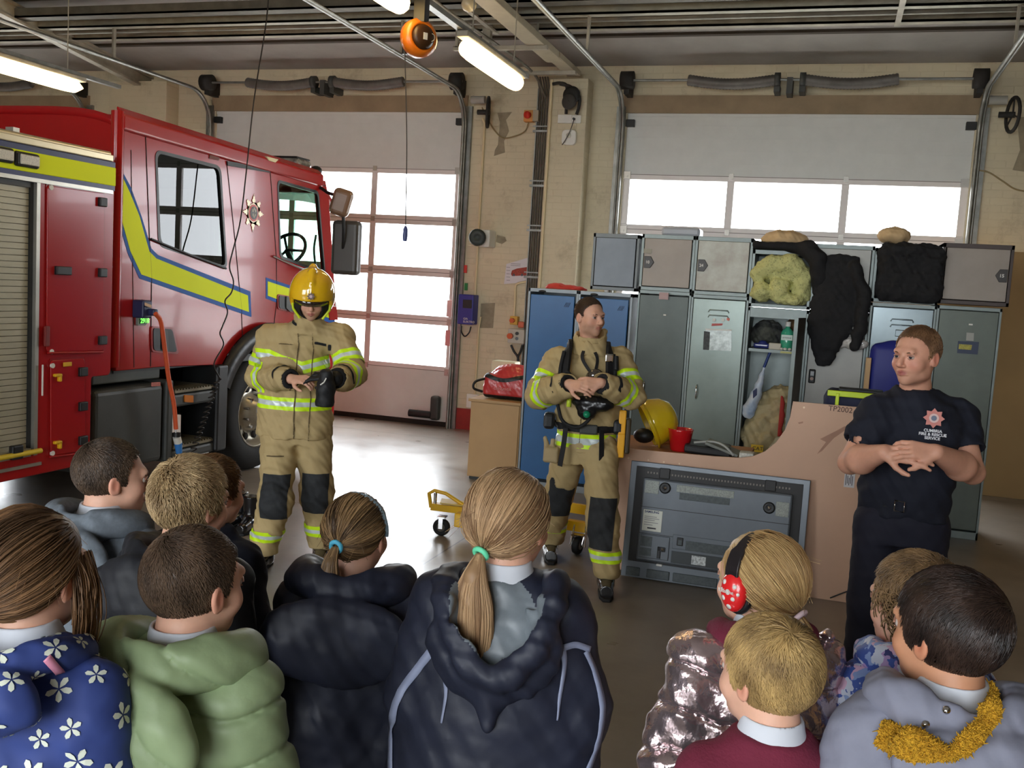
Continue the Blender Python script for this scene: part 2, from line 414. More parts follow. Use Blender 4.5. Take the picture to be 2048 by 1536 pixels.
# ============================================================ THE SETTING
WY = 11.31
def wall_mat(name, c, dirt):
    m = mat(name, c, .75, vary=.07, vscale=1.3)
    nt = m.node_tree; N = nt.nodes; L = nt.links; b = N['Principled BSDF']
    tc = N.new('ShaderNodeTexCoord'); mp = N.new('ShaderNodeMapping'); mp.inputs['Rotation'].default_value = (PI/2, 0, 0)
    L.new(tc.outputs['Object'], mp.inputs[0])
    br = N.new('ShaderNodeTexBrick'); br.inputs['Scale'].default_value = 1; br.inputs['Brick Width'].default_value = .225; br.inputs['Row Height'].default_value = .075
    br.inputs['Mortar Size'].default_value = .006; br.inputs['Mortar Smooth'].default_value = .5
    br.inputs['Color1'].default_value = (1, 1, 1, 1); br.inputs['Color2'].default_value = (.85, .85, .85, 1); br.inputs['Mortar'].default_value = (0, 0, 0, 1)
    L.new(mp.outputs[0], br.inputs['Vector'])
    bp = N.new('ShaderNodeBump'); bp.inputs['Strength'].default_value = .5; bp.inputs['Distance'].default_value = .004
    L.new(br.outputs['Color'], bp.inputs['Height']); L.new(bp.outputs[0], b.inputs['Normal'])
    # grime: blotches of soot in the paint
    nz = N.new('ShaderNodeTexNoise'); nz.inputs['Scale'].default_value = 2.2; nz.inputs['Detail'].default_value = 8; nz.inputs['Roughness'].default_value = .7
    L.new(tc.outputs['Object'], nz.inputs[0])
    mr = N.new('ShaderNodeMapRange'); mr.inputs['From Min'].default_value = .55; mr.inputs['From Max'].default_value = .8; mr.inputs['To Max'].default_value = dirt
    L.new(nz.outputs[0], mr.inputs[0])
    mx = N.new('ShaderNodeMix'); mx.data_type = 'RGBA'; src = b.inputs['Base Color'].links[0].from_socket
    L.new(src, mx.inputs['A']); mx.inputs['B'].default_value = (*srgb((120, 100, 72)), 1); L.new(mr.outputs[0], mx.inputs['Factor']); L.new(mx.outputs['Result'], b.inputs['Base Color'])
    return m
M_wall = wall_mat('cream_painted_brick', (208, 196, 168), .65)
M_wall2 = wall_mat('tan_painted_brick', (190, 158, 108), .5)
M_lintel = mat('brown_lintel_paint', (150, 130, 104), .7, vary=.15, vscale=3)
M_skirt = mat('red_skirting_paint', (150, 40, 34), .55, vary=.15)
M_ceil = mat('ceiling_board', (150, 145, 140), .85, vary=.1, vscale=2)
M_beam = mat('galvanised_channel', (158, 152, 138), .5, .35, vary=.2, vscale=5)
M_pipe = mat('grey_service_pipe', (120, 116, 106), .5, .35, vary=.15)
M_dust = mat('sooty_black_cable', (42, 40, 38), .7, vary=.2)
# floor
def floor_mat():
    m = mat('worn_concrete', (150, 138, 122), .5)
    nt = m.node_tree; N = nt.nodes; L = nt.links; b = N['Principled BSDF']
    g = N.new('ShaderNodeNewGeometry')
    nz = N.new('ShaderNodeTexNoise'); nz.inputs['Scale'].default_value = .8; nz.inputs['Detail'].default_value = 9; nz.inputs['Roughness'].default_value = .62
    L.new(g.outputs['Position'], nz.inputs[0])
    cr = N.new('ShaderNodeValToRGB'); e = cr.color_ramp.elements
    e[0].position = .3; e[0].color = (*srgb((112, 102, 90)), 1); e[1].position = .72; e[1].color = (*srgb((158, 149, 138)), 1)
    L.new(nz.outputs[0], cr.inputs[0])
    sp = N.new('ShaderNodeSeparateXYZ'); L.new(g.outputs['Position'], sp.inputs[0])
    prev = None
    def line(sock, pos, wd, per):
        a = N.new('ShaderNodeMath'); a.operation = 'SUBTRACT'; a.inputs[1].default_value = pos; L.new(sock, a.inputs[0])
        q = N.new('ShaderNodeMath'); q.operation = 'PINGPONG'; q.inputs[1].default_value = per/2; L.new(a.outputs[0], q.inputs[0])
        c_ = N.new('ShaderNodeMath'); c_.operation = 'LESS_THAN'; c_.inputs[1].default_value = wd; L.new(q.outputs[0], c_.inputs[0]); return c_.outputs[0]
    l1 = line(sp.outputs[0], -2.325, .006, 9.6); l2 = line(sp.outputs[1], 10.45, .006, 30)
    mm = N.new('ShaderNodeMath'); mm.operation = 'MAXIMUM'; L.new(l1, mm.inputs[0]); L.new(l2, mm.inputs[1])
    mx = N.new('ShaderNodeMix'); mx.data_type = 'RGBA'; L.new(mm.outputs[0], mx.inputs['Factor']); L.new(cr.outputs[0], mx.inputs['A']); mx.inputs['B'].default_value = (.02, .016, .012, 1)
    L.new(mx.outputs['Result'], b.inputs['Base Color'])
    n2 = N.new('ShaderNodeTexNoise'); n2.inputs['Scale'].default_value = 3; n2.inputs['Detail'].default_value = 6; L.new(g.outputs['Position'], n2.inputs[0])
    mr = N.new('ShaderNodeMapRange'); mr.inputs['To Min'].default_value = .20; mr.inputs['To Max'].default_value = .44; L.new(n2.outputs[0], mr.inputs[0]); L.new(mr.outputs[0], b.inputs['Roughness'])
    n3 = N.new('ShaderNodeTexNoise'); n3.inputs['Scale'].default_value = 9; n3.inputs['Detail'].default_value = 3; L.new(g.outputs['Position'], n3.inputs[0])
    bp = N.new('ShaderNodeBump'); bp.inputs['Strength'].default_value = .12; bp.inputs['Distance'].default_value = .01; L.new(n3.outputs[0], bp.inputs['Height']); L.new(bp.outputs[0], b.inputs['Normal'])
    b.inputs['Specular IOR Level'].default_value = 1.0
    return m
def struct(name, mb, m, parent=None, **k):
    o = mb.build(name, m, parent, **k)
    if parent is None: o['kind'] = 'structure'
    return o
struct('floor', MB().box((-16.2, -5.1, -.2), (8.2, 11.6, 0)), floor_mat())
struct('trim_1', MB().box((-60, 11.62, -.25), (60, 90, -.04)).box((-60, -90, -.25), (60, -5.12, -.04)), mat('pale_forecourt', (205, 203, 198), .8, vary=.05))
# back wall: piers, column and headers, one mesh
DX = [(-13.46, -9.93), (-7.87, -4.40), (-2.40, 1.25)]      # door openings
wb = MB()
edges = [-16.2]+[e for d in DX for e in d]+[8.2]
for i in range(0, len(edges), 2): wb.box((edges[i], WY, 0), (edges[i+1], WY+.28, 4.9))
for a, b_ in DX: wb.box((a, WY, 3.90), (b_, WY+.28, 4.9))
wall_back = struct('wall_back', wb, M_wall)
cb = MB().box((-3.27, WY-.26, 0), (-2.82, WY, 4.17)).box((-9.35, WY-.26, 0), (-8.45, WY, 4.17))
o = struct('wall_back_column', cb, M_wall, wall_back, bevel=.008)
# lower red skirting band on the piers, brown steel lintels over the doors
sk = MB()
for a, b_ in ((-9.93, -7.95), (-4.32, -3.27), (-2.82, -2.46), (1.32, 8.2)): sk.box((a, WY-.012, 0), (b_, WY, .26))
sk.build('skirting_paint', M_skirt, wall_back)
lt = MB()
for a, b_ in DX: lt.box((a-.05, WY-.02, 3.835), (b_+.05, WY+.02, 4.03))
lt.build('lintel', M_lintel, wall_back)
# weathered bare patches and repairs on the pier (real stains with an outline)
M_patch = mat('bare_render_patch', (150, 138, 116), .85, vary=.15, vscale=12)
def patch(px, Yp, name='render_patch', m=M_patch, th=.004):
    pts = [P(x, y, Y=Yp) for x, y in px]
    MB().prism([(p[0], Yp, p[2]) for p in pts], (0, -th, 0)).build(name, m, wall_back)
patch([(995, 226), (1024, 224), (1012, 240), (1018, 262), (1008, 282), (1010, 305), (988, 312), (990, 300), (996, 290), (998, 268), (1000, 246)], WY-.001)
patch([(962, 607), (990, 606), (986, 656), (960, 656)], WY-.001)
patch([(994, 470), (1010, 474), (1013, 482), (1004, 488), (992, 484)], WY-.001)
patch([(2034, 235), (2048, 234), (2060, 240), (2060, 345), (2025, 340), (2040, 300)], WY-.001)
struct('wall_left', MB().box((-16.4, -5, 0), (-16.2, 11.6, 6)), M_wall2)
struct('wall_right', MB().box((8.2, -5, 0), (8.4, 11.6, 6)), M_wall2)
# rear wall with three glazed bays (behind the photographer)
rb = MB(); RX = [(-7.95, -4.35), (-2.4, 1.2)]; ed = [-16.2]+[e for d in RX for e in d]+[8.2]
for i in range(0, len(ed), 2): rb.box((ed[i], -5.1, 0), (ed[i+1], -4.8, 6))
for a, b_ in RX: rb.box((a, -5.1, 3.9), (b_, -4.8, 6)); rb.box((a, -5, 0), (b_, -4.92, .65))
for a, b_ in RX:
    for k in range(4): rb.box((a+k*(b_-a)/3-.03, -4.98, .6), (a+k*(b_-a)/3+.03, -4.92, 3.95))
    for k in range(5): rb.box((a, -4.98, .65+k*.63-.03), (b_, -4.92, .65+k*.63+.03))
struct('wall_front', rb, M_wall)
# ceiling: boards rising towards the middle of the hall
sl = (5.55-4.36)/(WY-2.0)
cm = MB()
cm.prism([(-16.2, WY, 4.36), (-16.2, 2.0, 5.55), (-16.2, -5, 5.55), (-16.2, -5, 5.7), (-16.2, 11.6, 5.7), (-16.2, 11.6, 4.36)], (24.4, 0, 0))
ceil = struct('ceiling', cm, M_ceil)
def cz(y): return 4.36+(WY-max(y, 2.0))*sl
jb = MB()
for y in (10.4, 9.05, 7.7, 6.4, 5.1, 3.8): jb.obox((-4, y, cz(y)-.012), (24.4, .05, .03), U=(1, 0, 0), W=(0, sl, 1))
jb.build('board_joint', mat('dark_joint_strip', (70, 62, 55), .8), ceil)
def cat_thing(mb, name, m, label, cat, group=None, bevel=0, parent=None):
    o = mb.build(name, m, parent, bevel=bevel); return tag(o, label, cat, group)
# rafters (sloping steel) seen at the left
for i, x in enumerate((-12.6, -8.9, 3.4, 6.6)):
    q = MB()
    for dz in (0, .28): q.obox((x, 6.6, cz(6.6)-.10-dz*.6), (.10, 9.6, .03), U=(1, 0, 0), W=(0, sl, 1))
    q.obox((x, 6.6, cz(6.6)-.18), (.02, 9.6, .18), U=(1, 0, 0), W=(0, sl, 1))
    cat_thing(q, 'roof_rafter', M_beam, ['steel rafter under the roof boards at the far left end', 'steel rafter under the roof boards above the rear of the fire engine', 'steel rafter under the roof boards just beyond the right bay', 'steel rafter under the roof boards at the far right end'][i], 'rafter')
# cross members running the width of the hall
q = MB(); q.box((-16, 9.86, 4.40), (8.2, 9.96, 4.42)); q.box((-16, 9.86, 4.40), (8.2, 9.875, 4.56)); q.box((-16, 9.86, 4.55), (8.2, 9.96, 4.56))
cat_thing(q, 'roof_channel', M_beam, 'lowest and rearmost steel channel crossing under the roof near the bay doors', 'steel channel')
q = MB().tube([(-16, 9.58, 4.42), (8.2, 9.58, 4.42)], .035, 10); cat_thing(q, 'service_pipe', M_pipe, 'round grey pipe crossing under the roof beside the lowest channel', 'pipe')
q = MB(); q.box((-16, 9.32, 4.39), (8.2, 9.42, 4.41)); q.box((-16, 9.32, 4.39), (8.2, 9.335, 4.5))
for k in range(60):
    x = -15.8+k*.4; q.box((x, 9.325, 4.415), (x+.12, 9.33, 4.44))
cat_thing(q, 'roof_channel', mat('perforated_channel', (150, 146, 132), .5, .5, vary=.15), 'pale slotted channel, second of the channels from the bay doors', 'steel channel')
q = MB(); q.box((-16, 8.98, 4.42), (8.2, 9.14, 4.44)); q.box((-16, 9.13, 4.42), (8.2, 9.14, 4.52)); q.box((-16, 8.98, 4.42), (8.2, 8.99, 4.52))
cat_thing(q, 'cable_tray', mat('dark_cable_tray', (92, 88, 78), .6, .4, vary=.2), 'dark flat cable tray crossing under the roof nearest the camera', 'cable tray')
for i, x in enumerate((-8.9, -3.55, .35)):
    q = MB().box((x-.025, 9.0, 4.38), (x+.025, 9.95, 4.40)); q.box((x-.03, 9.44, 4.4), (x+.03, 9.47, cz(9.47)-.015))
    cat_thing(q, 'channel_bracket', M_beam, ['steel bracket tying the roof channels above the left bay', 'steel bracket tying the roof channels beside the column', 'steel bracket tying the roof channels above the right bay door'][i], 'bracket')
# ------------------------------------------------------------ bay doors
M_panel = mat('door_panel_white', (212, 213, 210), .5, vary=.03)
M_pink = mat('door_frame_pale', (228, 222, 220), .4, vary=.03)
M_pane = glass('clear_pane', tint=.97)
M_seal = mat('black_seal', (34, 30, 27), .8)
RZ = [0.0, .69, 1.31, 1.90, 2.53, 3.15, 3.84]
def bay_door(n, a, b_, rows=6):
    d = thing('door_%d' % n, None, None, ((a+b_)/2, WY, 0)); d['kind'] = 'structure'
    y0, y1 = WY+.03, WY+.075
    lo = MB(); lo.box((a, y0, .05), (b_, y1, RZ[1])); lo.build('lower_panel', M_panel, d, bevel=.004)
    up = MB(); up.box((a, y0, RZ[5]), (b_, y1, RZ[6]))
    for k in range(1, 5): up.box((a, y0-.004, RZ[5]+k*.138-.003), (b_, y0, RZ[5]+k*.138+.003))
    up.box((a, y0-.01, 3.80), (b_, y0, 3.84))
    up.build('upper_panel', M_panel, d)
    MB().box((a, y0-.01, 0), (b_, y1, .06)).build('bottom_seal', M_seal, d)
    q = MB()
    for z in RZ[1:6]: q.box((a, y0-.0015, z-.003), (b_, y0+.002, z+.003))
    q.build('panel_joint', mat('joint_grey', (120, 112, 106), .6), d)
    wd = (b_-a)/3
    for r_ in range(1, 5):
        z0, z1 = RZ[r_]+.0, RZ[r_+1]-.0
        fr = MB(); t = .055
        fr.box((a, y0, z0), (b_, y1, z0+t)); fr.box((a, y0, z1-t), (b_, y1, z1))
        for k in range(4):
            x = a+k*wd; w2 = .075 if k in (0, 3) else .04
            xa = x if k == 0 else x-w2; xb = x if k == 3 else x+w2
            fr.box((max(a, xa), y0, z0+t), (min(b_, xb), y1, z1-t))
        fr.build('window_frame', M_pink, d, bevel=.003)
        for k in range(3):
            x0, x1 = a+k*wd+(.075 if k == 0 else .04), a+(k+1)*wd-(.075 if k == 2 else .04)
            MB().box((x0, y0+.02, z0+t), (x1, y0+.026, z1-t)).build('pane', M_pane, d)
    # hinges and roller brackets
    hg = MB()
    for z in RZ[1:6]:
        for k in (1, 2): hg.box((a+k*wd-.025, y0-.012, z-.03), (a+k*wd+.025, y0, z+.03))
        for x in (a, b_-.08): hg.box((x, y0-.02, z-.05), (x+.08, y0, z+.03)); hg.cyl((x+.04, y0-.03, z-.02), (x+.04, y0, z-.02), .012, 8)
    hg.build('hinge', mat('hinge_steel', (176, 172, 165), .4, .6), d)
    for x in (a-.01, b_-.09): MB().box((x, y0-.06, 3.68), (x+.1, y0, 3.76)).build('top_roller_bracket', M_black, d, bevel=.004)
    # tracks: vertical, bend, horizontal
    for s, x in ((-1, a-.03), (1, b_+.03)):
        pts = [(x, WY-.07, 0), (x, WY-.07, 3.62)]+[(x, WY-.07-.42*(1-math.cos(t)), 3.62+.42*math.sin(t)) for t in np.linspace(.1, PI/2, 9)]+[(x, 6.0, 4.07)]
        tk = MB(); tk.tube(pts, .022, 6)
        tk.tube([(p[0]+s*.03, p[1], p[2]) for p in pts], .012, 6)
        tk.box((x-.05+s*.04, WY-.04, 0), (x+.05+s*.04, WY, 3.9))
        tk.build('track', M_steel, d)
        hb = MB()
        for y in (9.4, 7.2): hb.box((x-.012, y-.02, 4.07), (x+.012, y+.02, cz(y)))
        hb.build('track_hanger', M_beam, d)
    # torsion spring shaft
    sp = MB(); sp.tube([(a-.05, 11.08, 4.15), (b_+.05, 11.08, 4.15)], .014, 10); sp.build('spring_shaft', M_steel, d)
    c = (a+b_)/2-.05
    for s in (-1, 1):
        x0, x1 = c+s*.13, c+s*1.08; m_ = MB(); N_ = 56
        pts = []
        prof = []
        for i in range(N_+1):
            t = i/N_; sag = -.045*math.sin(PI*t)
            pts.append((x0+(x1-x0)*t, 11.08, 4.15+sag)); prof.append(.056+.006*(i % 2))
        m_.tube(pts, prof, 14); m_.build('torsion_spring', mat('dusty_spring_steel', (108, 104, 100), .55, .5, vary=.2), d)
        m_ = MB(); m_.lathe((x0, 11.08, 4.15), (1, 0, 0), [(0, -.03), (.075, -.03), (.075, .03), (0, .03)], 14); m_.box((x0-.03, 11.06, 4.02), (x0+.03, WY, 4.1)); m_.build('spring_bracket', M_dgrey, d)
        xd = a+.02 if s < 0 else b_-.02
        m_ = MB(); m_.lathe((xd, 11.08, 4.15), (1, 0, 0), [(0, -.07), (.1, -.07), (.1, .07), (0, .07)], 16); m_.box((xd-.03, 11.06, 4.0), (xd+.03, WY, 4.2)); m_.build('cable_drum', M_dust, d)
    m_ = MB(); m_.box((c-.03, 11.05, 4.0), (c+.03, WY, 4.17)); m_.build('centre_bracket', M_dgrey, d)
    return d
for i, (a, b_) in enumerate(DX): bay_door(i+1, a, b_)
# chain hoist wheels beside the doors
def hoist(x, label, px):
    t = thing('door_hoist', label, 'chain hoist', (x, WY-.2, 3.8))
    MB().cyl((x-.05, WY-.16, 3.95), (x+.12, WY-.16, 3.95), .045).cyl((x-.03, WY-.16, 3.97), (x-.03, WY, 3.97), .03).build('gearbox', mat('pale_gearbox', (160, 158, 150), .5), t)
    q = MB(); ring = [(x+.18+.04*math.sin(a_), WY-.2-.14*math.sin(a_), 3.80+.17*math.cos(a_)) for a_ in np.linspace(0, 2*PI, 21)[:-1]]
    q.tube(ring, .018, 8, closed=True)
    for a_ in (0, 2.1, 4.2): q.tube([(x+.18, WY-.2, 3.8), ring[int(a_/2/PI*20)]], .009, 6)
    q.cyl((x+.05, WY-.2, 3.8), (x+.2, WY-.2, 3.8), .03); q.build('chain_wheel', M_dust, t)
hoist(-4.2, 'black chain wheel hoist on the wall right of the left bay door', None)
hoist(1.38, 'black chain wheel hoist on the wall right of the right bay door', None)

# ------------------------------------------------------------ fittings on the pier
def pw(x, y, Y=11.05): return P(x, y, Y=Y)
# cable tray with bundled cables
q = MB(); xs = -3.38
t = thing('cable_tray', 'vertical bundle of grey cables on a wall tray left of the column', 'cable tray', (xs, WY, 0))
for k in range(5):
    xx = xs-.06+k*.03; q.tube([(xx, WY-.05, .3), (xx+.004*math.sin(k*3), WY-.05, 2.), (xx, WY-.05, 4.05), (xx, WY-.2, 4.2)], .011, 8)
q.build('cable', mat('grey_cable', (98, 92, 84), .6, vary=.15), t)
q = MB()
for z in (1.9, 2.45, 2.97, 3.6): q.box((xs-.12, WY-.07, z), (xs+.12, WY-.035, z+.025)); q.box((xs-.12, WY-.07, z+.06), (xs+.12, WY-.06, z+.075))
for sx in (-.085, .085): q.box((xs+sx-.006, WY-.06, .3), (xs+sx+.006, WY, 4.1))
q.build('tray_rung', M_steel, t)
# white conduit on column's left edge
cat_thing(MB().tube([(-3.235, WY-.285, 0.2), (-3.235, WY-.285, 4.15)], .014, 8), 'white_conduit', mat('cream_conduit', (222, 205, 165), .5), 'thin cream conduit running up the left edge of the column', 'conduit')
cat_thing(MB().tube([(-4.12, WY-.02, 1.3), (-4.12, WY-.02, 3.7), (-4.12, WY-.1, 3.75)], .014, 8), 'white_conduit', mat('cream_conduit', (222, 205, 165), .5), 'thin cream conduit beside the left bay door track', 'conduit')
cat_thing(MB().tube([(-4.05, WY-.02, .3), (-4.05, WY-.02, 1.25), (-4.02, WY-.05, 1.4)], .012, 8), 'white_conduit', mat('cream_conduit', (222, 205, 165), .5), 'cream conduit below the blue control box', 'conduit')
# trunking under the roof, from above the camera side to the column top
t = thing('trunking', 'pale lidded trunking running under the roof to the column top', 'trunking', (-3.1, 9, 4.2))
MB().obox((-3.02, 8.35, 4.22), (.19, 4.0, .07), U=(1, 0, 0)).build('trunking_body', mat('trunking_grey', (158, 148, 126), .5, vary=.08), t, bevel=.005)
MB().obox((-2.99, 10.6, 4.22), (.15, .9, .06), U=(1, 0, 0)).build('trunking_lid', mat('trunking_grey', (158, 148, 126), .5), t, bevel=.004)
for y in (9.62, 10.75): q = MB(); q.box((-3.9, y, 4.15), (-2.9, y+.05, 4.19)); q.box((-3.88, y, 4.18), (-3.85, y+.04, cz(y)-.01)); q.build('support_arm', M_beam, t)
cat_thing(MB().tube(spline([(-3.55, 7.2, 4.3), (-3.6, 8.6, 4.28), (-3.5, 9.8, 4.25), (-3.4, 10.8, 4.18), (-3.36, 11.2, 4.0)], 5), .016, 8), 'roof_conduit', M_pipe, 'thin conduit running under the roof beside the trunking', 'conduit')
t = thing('dome_camera', 'small clear dome sensor hanging under the roof by the trunking', 'dome sensor', (-3.35, 8.6, 4.2))
q = MB(); q.lathe(P(938, 10, Y=8.4), (0, 0, -1), [(0, -.06), (.06, -.06), (.07, 0), (.065, .02), (.045, .05), (0, .065)]); q.build('dome', mat('dome_clear', (190, 180, 155), .1, coat=.6), t)
# bracket lumps
for k, (x, y) in enumerate(((975, 75), (1068, 65))):
    p = P(x, y, Y=9.8); cat_thing(MB().box((p[0]-.04, 9.75, p[2]-.1), (p[0]+.04, 9.83, cz(9.8))), 'hanger_strap', M_beam, ['steel hanger strap left of the trunking', 'steel hanger strap right of the trunking'][k], 'hanger')
# siren / sounder
def wall_box(name, label, cat, px, Yf, dep, m, bevel=.004, parent=None):
    a = P(px[0], px[1], Y=Yf); b_ = P(px[2], px[3], Y=Yf)
    q = MB().box((min(a[0], b_[0]), Yf, min(a[2], b_[2])), (max(a[0], b_[0]), Yf+dep, max(a[2], b_[2])))
    o = q.build(name, m, parent, bevel=bevel)
    return tag(o, label, cat) if parent is None else o
t = thing('wall_speaker', 'dark round wall speaker on a pale bracket right of the left door', 'speaker', pw(955, 475))
c = P(955, 475, Y=11.0); q = MB(); q.lathe(c, (.25, -1, 0), [(0, -.1), (.075, -.1), (.10, -.02), (.10, .04), (.085, .06), (.03, .03), (0, .03)], 20); q.build('horn', mat('speaker_green_black', (42, 50, 46), .5), t)
MB().box((c[0]-.02, c[1]+.08, c[2]-.1), (c[0]+.12, WY, c[2]+.1)).build('bracket', M_white, t, bevel=.01)
# blue door control box
t = thing('door_controller', 'blue door control box with dark keypad and looped cable', 'control box', pw(930, 620, 11.1))
wall_box('casing', None, None, (917, 588, 944, 650), 11.12, .19, mat('controller_blue', (52, 56, 140), .4), .012, t)
wall_box('keypad', None, None, (926, 599, 943, 617), 11.112, .01, M_black, .002, t)
a = P(926, 639, Y=11.11); text('lettering', 'GfA\nELEKTRO', (a[0], 11.115, a[2]), (1, 0, 0), (0, 0, 1), .035, M_white, t)
a = P(922, 652, Y=11.15); MB().tube(spline([(a[0], 11.17, a[2]), (a[0]+.01, 11.15, a[2]-.07), (a[0]+.06, 11.14, a[2]-.12), (a[0]+.11, 11.15, a[2]-.07), (a[0]+.12, 11.17, a[2])]), .009).build('cable_loop', M_black, t)
wall_box('push_button', 'small red tag on the wall conduit by the left bay door', 'tag', (927, 530, 933, 546), WY-.03, .02, mat('tag_red', (200, 60, 50), .5))
wall_box('push_button', 'small green tag on the wall conduit by the left bay door', 'tag', (929, 566, 934, 581), WY-.03, .02, mat('tag_green', (40, 130, 70), .5))
# red emergency stop high up with box and looping flex
t = thing('stop_switch', 'red stop button on an orange and grey box high on the wall', 'switch', pw(1060, 232, 11.2))
wall_box('switch_box', None, None, (1048, 220, 1065, 243), 11.22, .09, mat('switch_orange', (214, 150, 80), .5), .006, t)
wall_box('switch_backbox', None, None, (1066, 220, 1076, 242), 11.2, .11, mat('backbox_grey', (170, 160, 140), .5), .004, t)
c = P(1055, 230, Y=11.2); q = MB(); q.lathe(c, (0, -1, 0), [(0, -.02), (.03, -.02), (.042, .0), (.042, .02), (0, .025)]); q.build('stop_button', mat('stop_red', (210, 50, 36), .4), t)
pts = [P(x, y, Y=11.27) for x, y in ((964, 215), (985, 255), (1005, 275), (1030, 272), (1050, 262), (1057, 245))]
cat_thing(MB().tube(spline(pts), .008), 'loose_flex', mat('khaki_flex', (150, 132, 96), .6), 'thin loose flex looping from the left door hoist to the red stop switch', 'cable')
pts = [P(x, y, Y=11.27) for x, y in ((1955, 340), (1978, 345), (2005, 362), (2030, 378), (2060, 384))]
cat_thing(MB().tube(spline(pts), .008), 'loose_flex', mat('khaki_flex', (150, 132, 96), .6), 'thin loose flex drooping on the wall right of the right bay door', 'cable')
# socket pair, cable loop, detector on the column (front face 11.05)
t = thing('wall_socket', 'white double socket strip high on the column', 'socket', pw(1138, 237))
wall_box('socket_plate', None, None, (1116, 229, 1143, 246), 11.01, .04, M_white, .004, t); wall_box('spur_plate', None, None, (1144, 230, 1160, 246), 11.01, .04, M_white, .004, t)
c = P(1148, 238, Y=11.0); MB().cyl((c[0], 10.98, c[2]), (c[0], 11.01, c[2]), .014).build('plug', M_black, t)
pts = [P(x, y, Y=10.97) for x, y in ((1148, 238), (1141, 260), (1132, 278), (1124, 290))]
MB().tube(spline(pts), .005).build('flex', M_black, t)
t = thing('cable_loop', 'thick black cables looping down to the sockets on the column', 'cable', pw(1140, 195))
for k, px in enumerate((((1105, 168), (1120, 166), (1133, 172), (1133, 200), (1132, 228)), ((1120, 168), (1142, 174), (1158, 192), (1158, 212), (1153, 229)))):
    MB().tube(spline([P(x, y, Y=10.98) for x, y in px]), .018).build('cable', M_dust, t)
c = P(1143, 190, Y=10.95); q = MB(); q.lathe(c, (0, -1, .0), [(0, -.04), (.09, -.04), (.1, 0), (.07, .03), (0, .03)]); q.build('reel_drum', M_dust, t)
c = P(1138, 203, Y=10.9); q = MB(); q.lathe(c, (-.2, -1, 0), [(0, -.1), (.05, -.09), (.09, 0), (.07, .03), (.02, .01), (0, .02)]); q.build('plug_head', mat('sooty_plug', (60, 56, 52), .6), t)
c = P(1138, 275, Y=11.02); pl = rpoly(rect(-.083, -.085, .083, .085), .05)
t = thing('detector', 'white square rounded detector with glossy lens on the column', 'detector', c)
q = MB(); q.prism([(c[0]+a_, 11.0, c[2]+b_) for a_, b_ in pl], (0, .05, 0)); q.build('detector_body', M_white, t, bevel=.008)
q = MB(); q.add(*blob((c[0]+.0, 11.0, c[2]+.02), (.03, .02, .03))); q.build('lens', mat('lens_clear', (210, 205, 190), .1, coat=1), t)
# poster of a fire engine, switches, isolators
a = P(1012, 522, Y=11.28); b_ = P(1058, 566, Y=11.28)
t = thing('vehicle_poster', 'white laminated sheet with a picture of a red vehicle', 'poster', ((a[0]+b_[0])/2, 11.28, a[2]))
MB().prism([P(x, y, Y=11.29) for x, y in ((1013, 528), (1058, 515), (1062, 564), (1008, 568))], (0, -.004, 0)).build('sheet', mat('laminated_sheet', (214, 208, 212), .3), t)
MB().prism([P(x, y, Y=11.284) for x, y in ((1022, 548), (1024, 541), (1034, 537), (1055, 534), (1056, 548), (1052, 551), (1024, 552))], (0, -.002, 0)).build('vehicle_picture', mat('picture_red', (160, 62, 44), .5, vary=.4, vscale=60), t)
mp_ = mat('print_grey', (90, 88, 96), .6)
for k in range(5): u = P(1013, 534+k*6.5, Y=11.284); MB().box((u[0], 11.282, u[2]-.004), (u[0]+.045, 11.284, u[2])).build('print_line', mp_, t)
u = P(1022, 527, Y=11.284)
for k in range(2): MB().box((u[0], 11.282, u[2]-.004-k*.02), (u[0]+.12, 11.284, u[2]-k*.02)).build('print_line', mp_, t)
for x in (1028, 1044): u = P(x, 550, Y=11.284); MB().cyl((u[0], 11.279, u[2]), (u[0], 11.283, u[2]), .014, 10).build('picture_wheel', mp_, t)
t = thing('isolator_switch', 'small yellow isolator switch with red knob above the grey box', 'switch', pw(1028, 640, 11.2))
wall_box('yellow_box', None, None, (1020, 632, 1034, 650), 11.22, .09, mat('isolator_yellow', (214, 168, 70), .5), .006, t)
c = P(1025, 641, Y=11.21); MB().cyl((c[0], 11.17, c[2]), (c[0], 11.22, c[2]), .028).build('knob', mat('knob_orange', (205, 90, 40), .4), t)
wall_box('alarm_point', 'small red and cream call point beside the yellow isolator', 'call point', (1036, 643, 1047, 656), 11.23, .08, mat('call_point_salmon', (205, 110, 80), .5), .01)
t = thing('control_box', 'pale grey wall box with orange rotary switch and two cables', 'control box', pw(1030, 670, 11.2))
wall_box('box_body', None, None, (1016, 657, 1047, 688), 11.18, .13, mat('control_grey', (188, 184, 172), .5), .008, t)
c = P(1021, 672, Y=11.17); MB().cyl((c[0], 11.13, c[2]), (c[0], 11.18, c[2]), .034).build('rotary_switch', mat('knob_orange', (205, 90, 40), .4), t)
for y in (667, 677):
    c = P(1034, y, Y=11.17); MB().cyl((c[0], 11.16, c[2]), (c[0], 11.18, c[2]), .02).build('indicator', M_chrome if y > 670 else M_dgrey, t)
for px in (((1022, 690), (1028, 703), (1036, 716), (1036, 740)), ((1045, 690), (1041, 703), (1036, 716), (1036, 740))):
    MB().tube(spline([P(x, y, Y=11.22) for x, y in px], 5), .014).build('cable', M_black, t)
pts = [P(x, y, Y=11.28) for x, y in ((1028, 632), (1030, 600), (1031, 575), (1036, 567), (1054, 563))]
cat_thing(MB().tube(spline(pts, 5), .014), 'white_conduit', mat('cream_conduit', (222, 205, 165), .5), 'bent cream conduit rising from the yellow isolator', 'conduit')
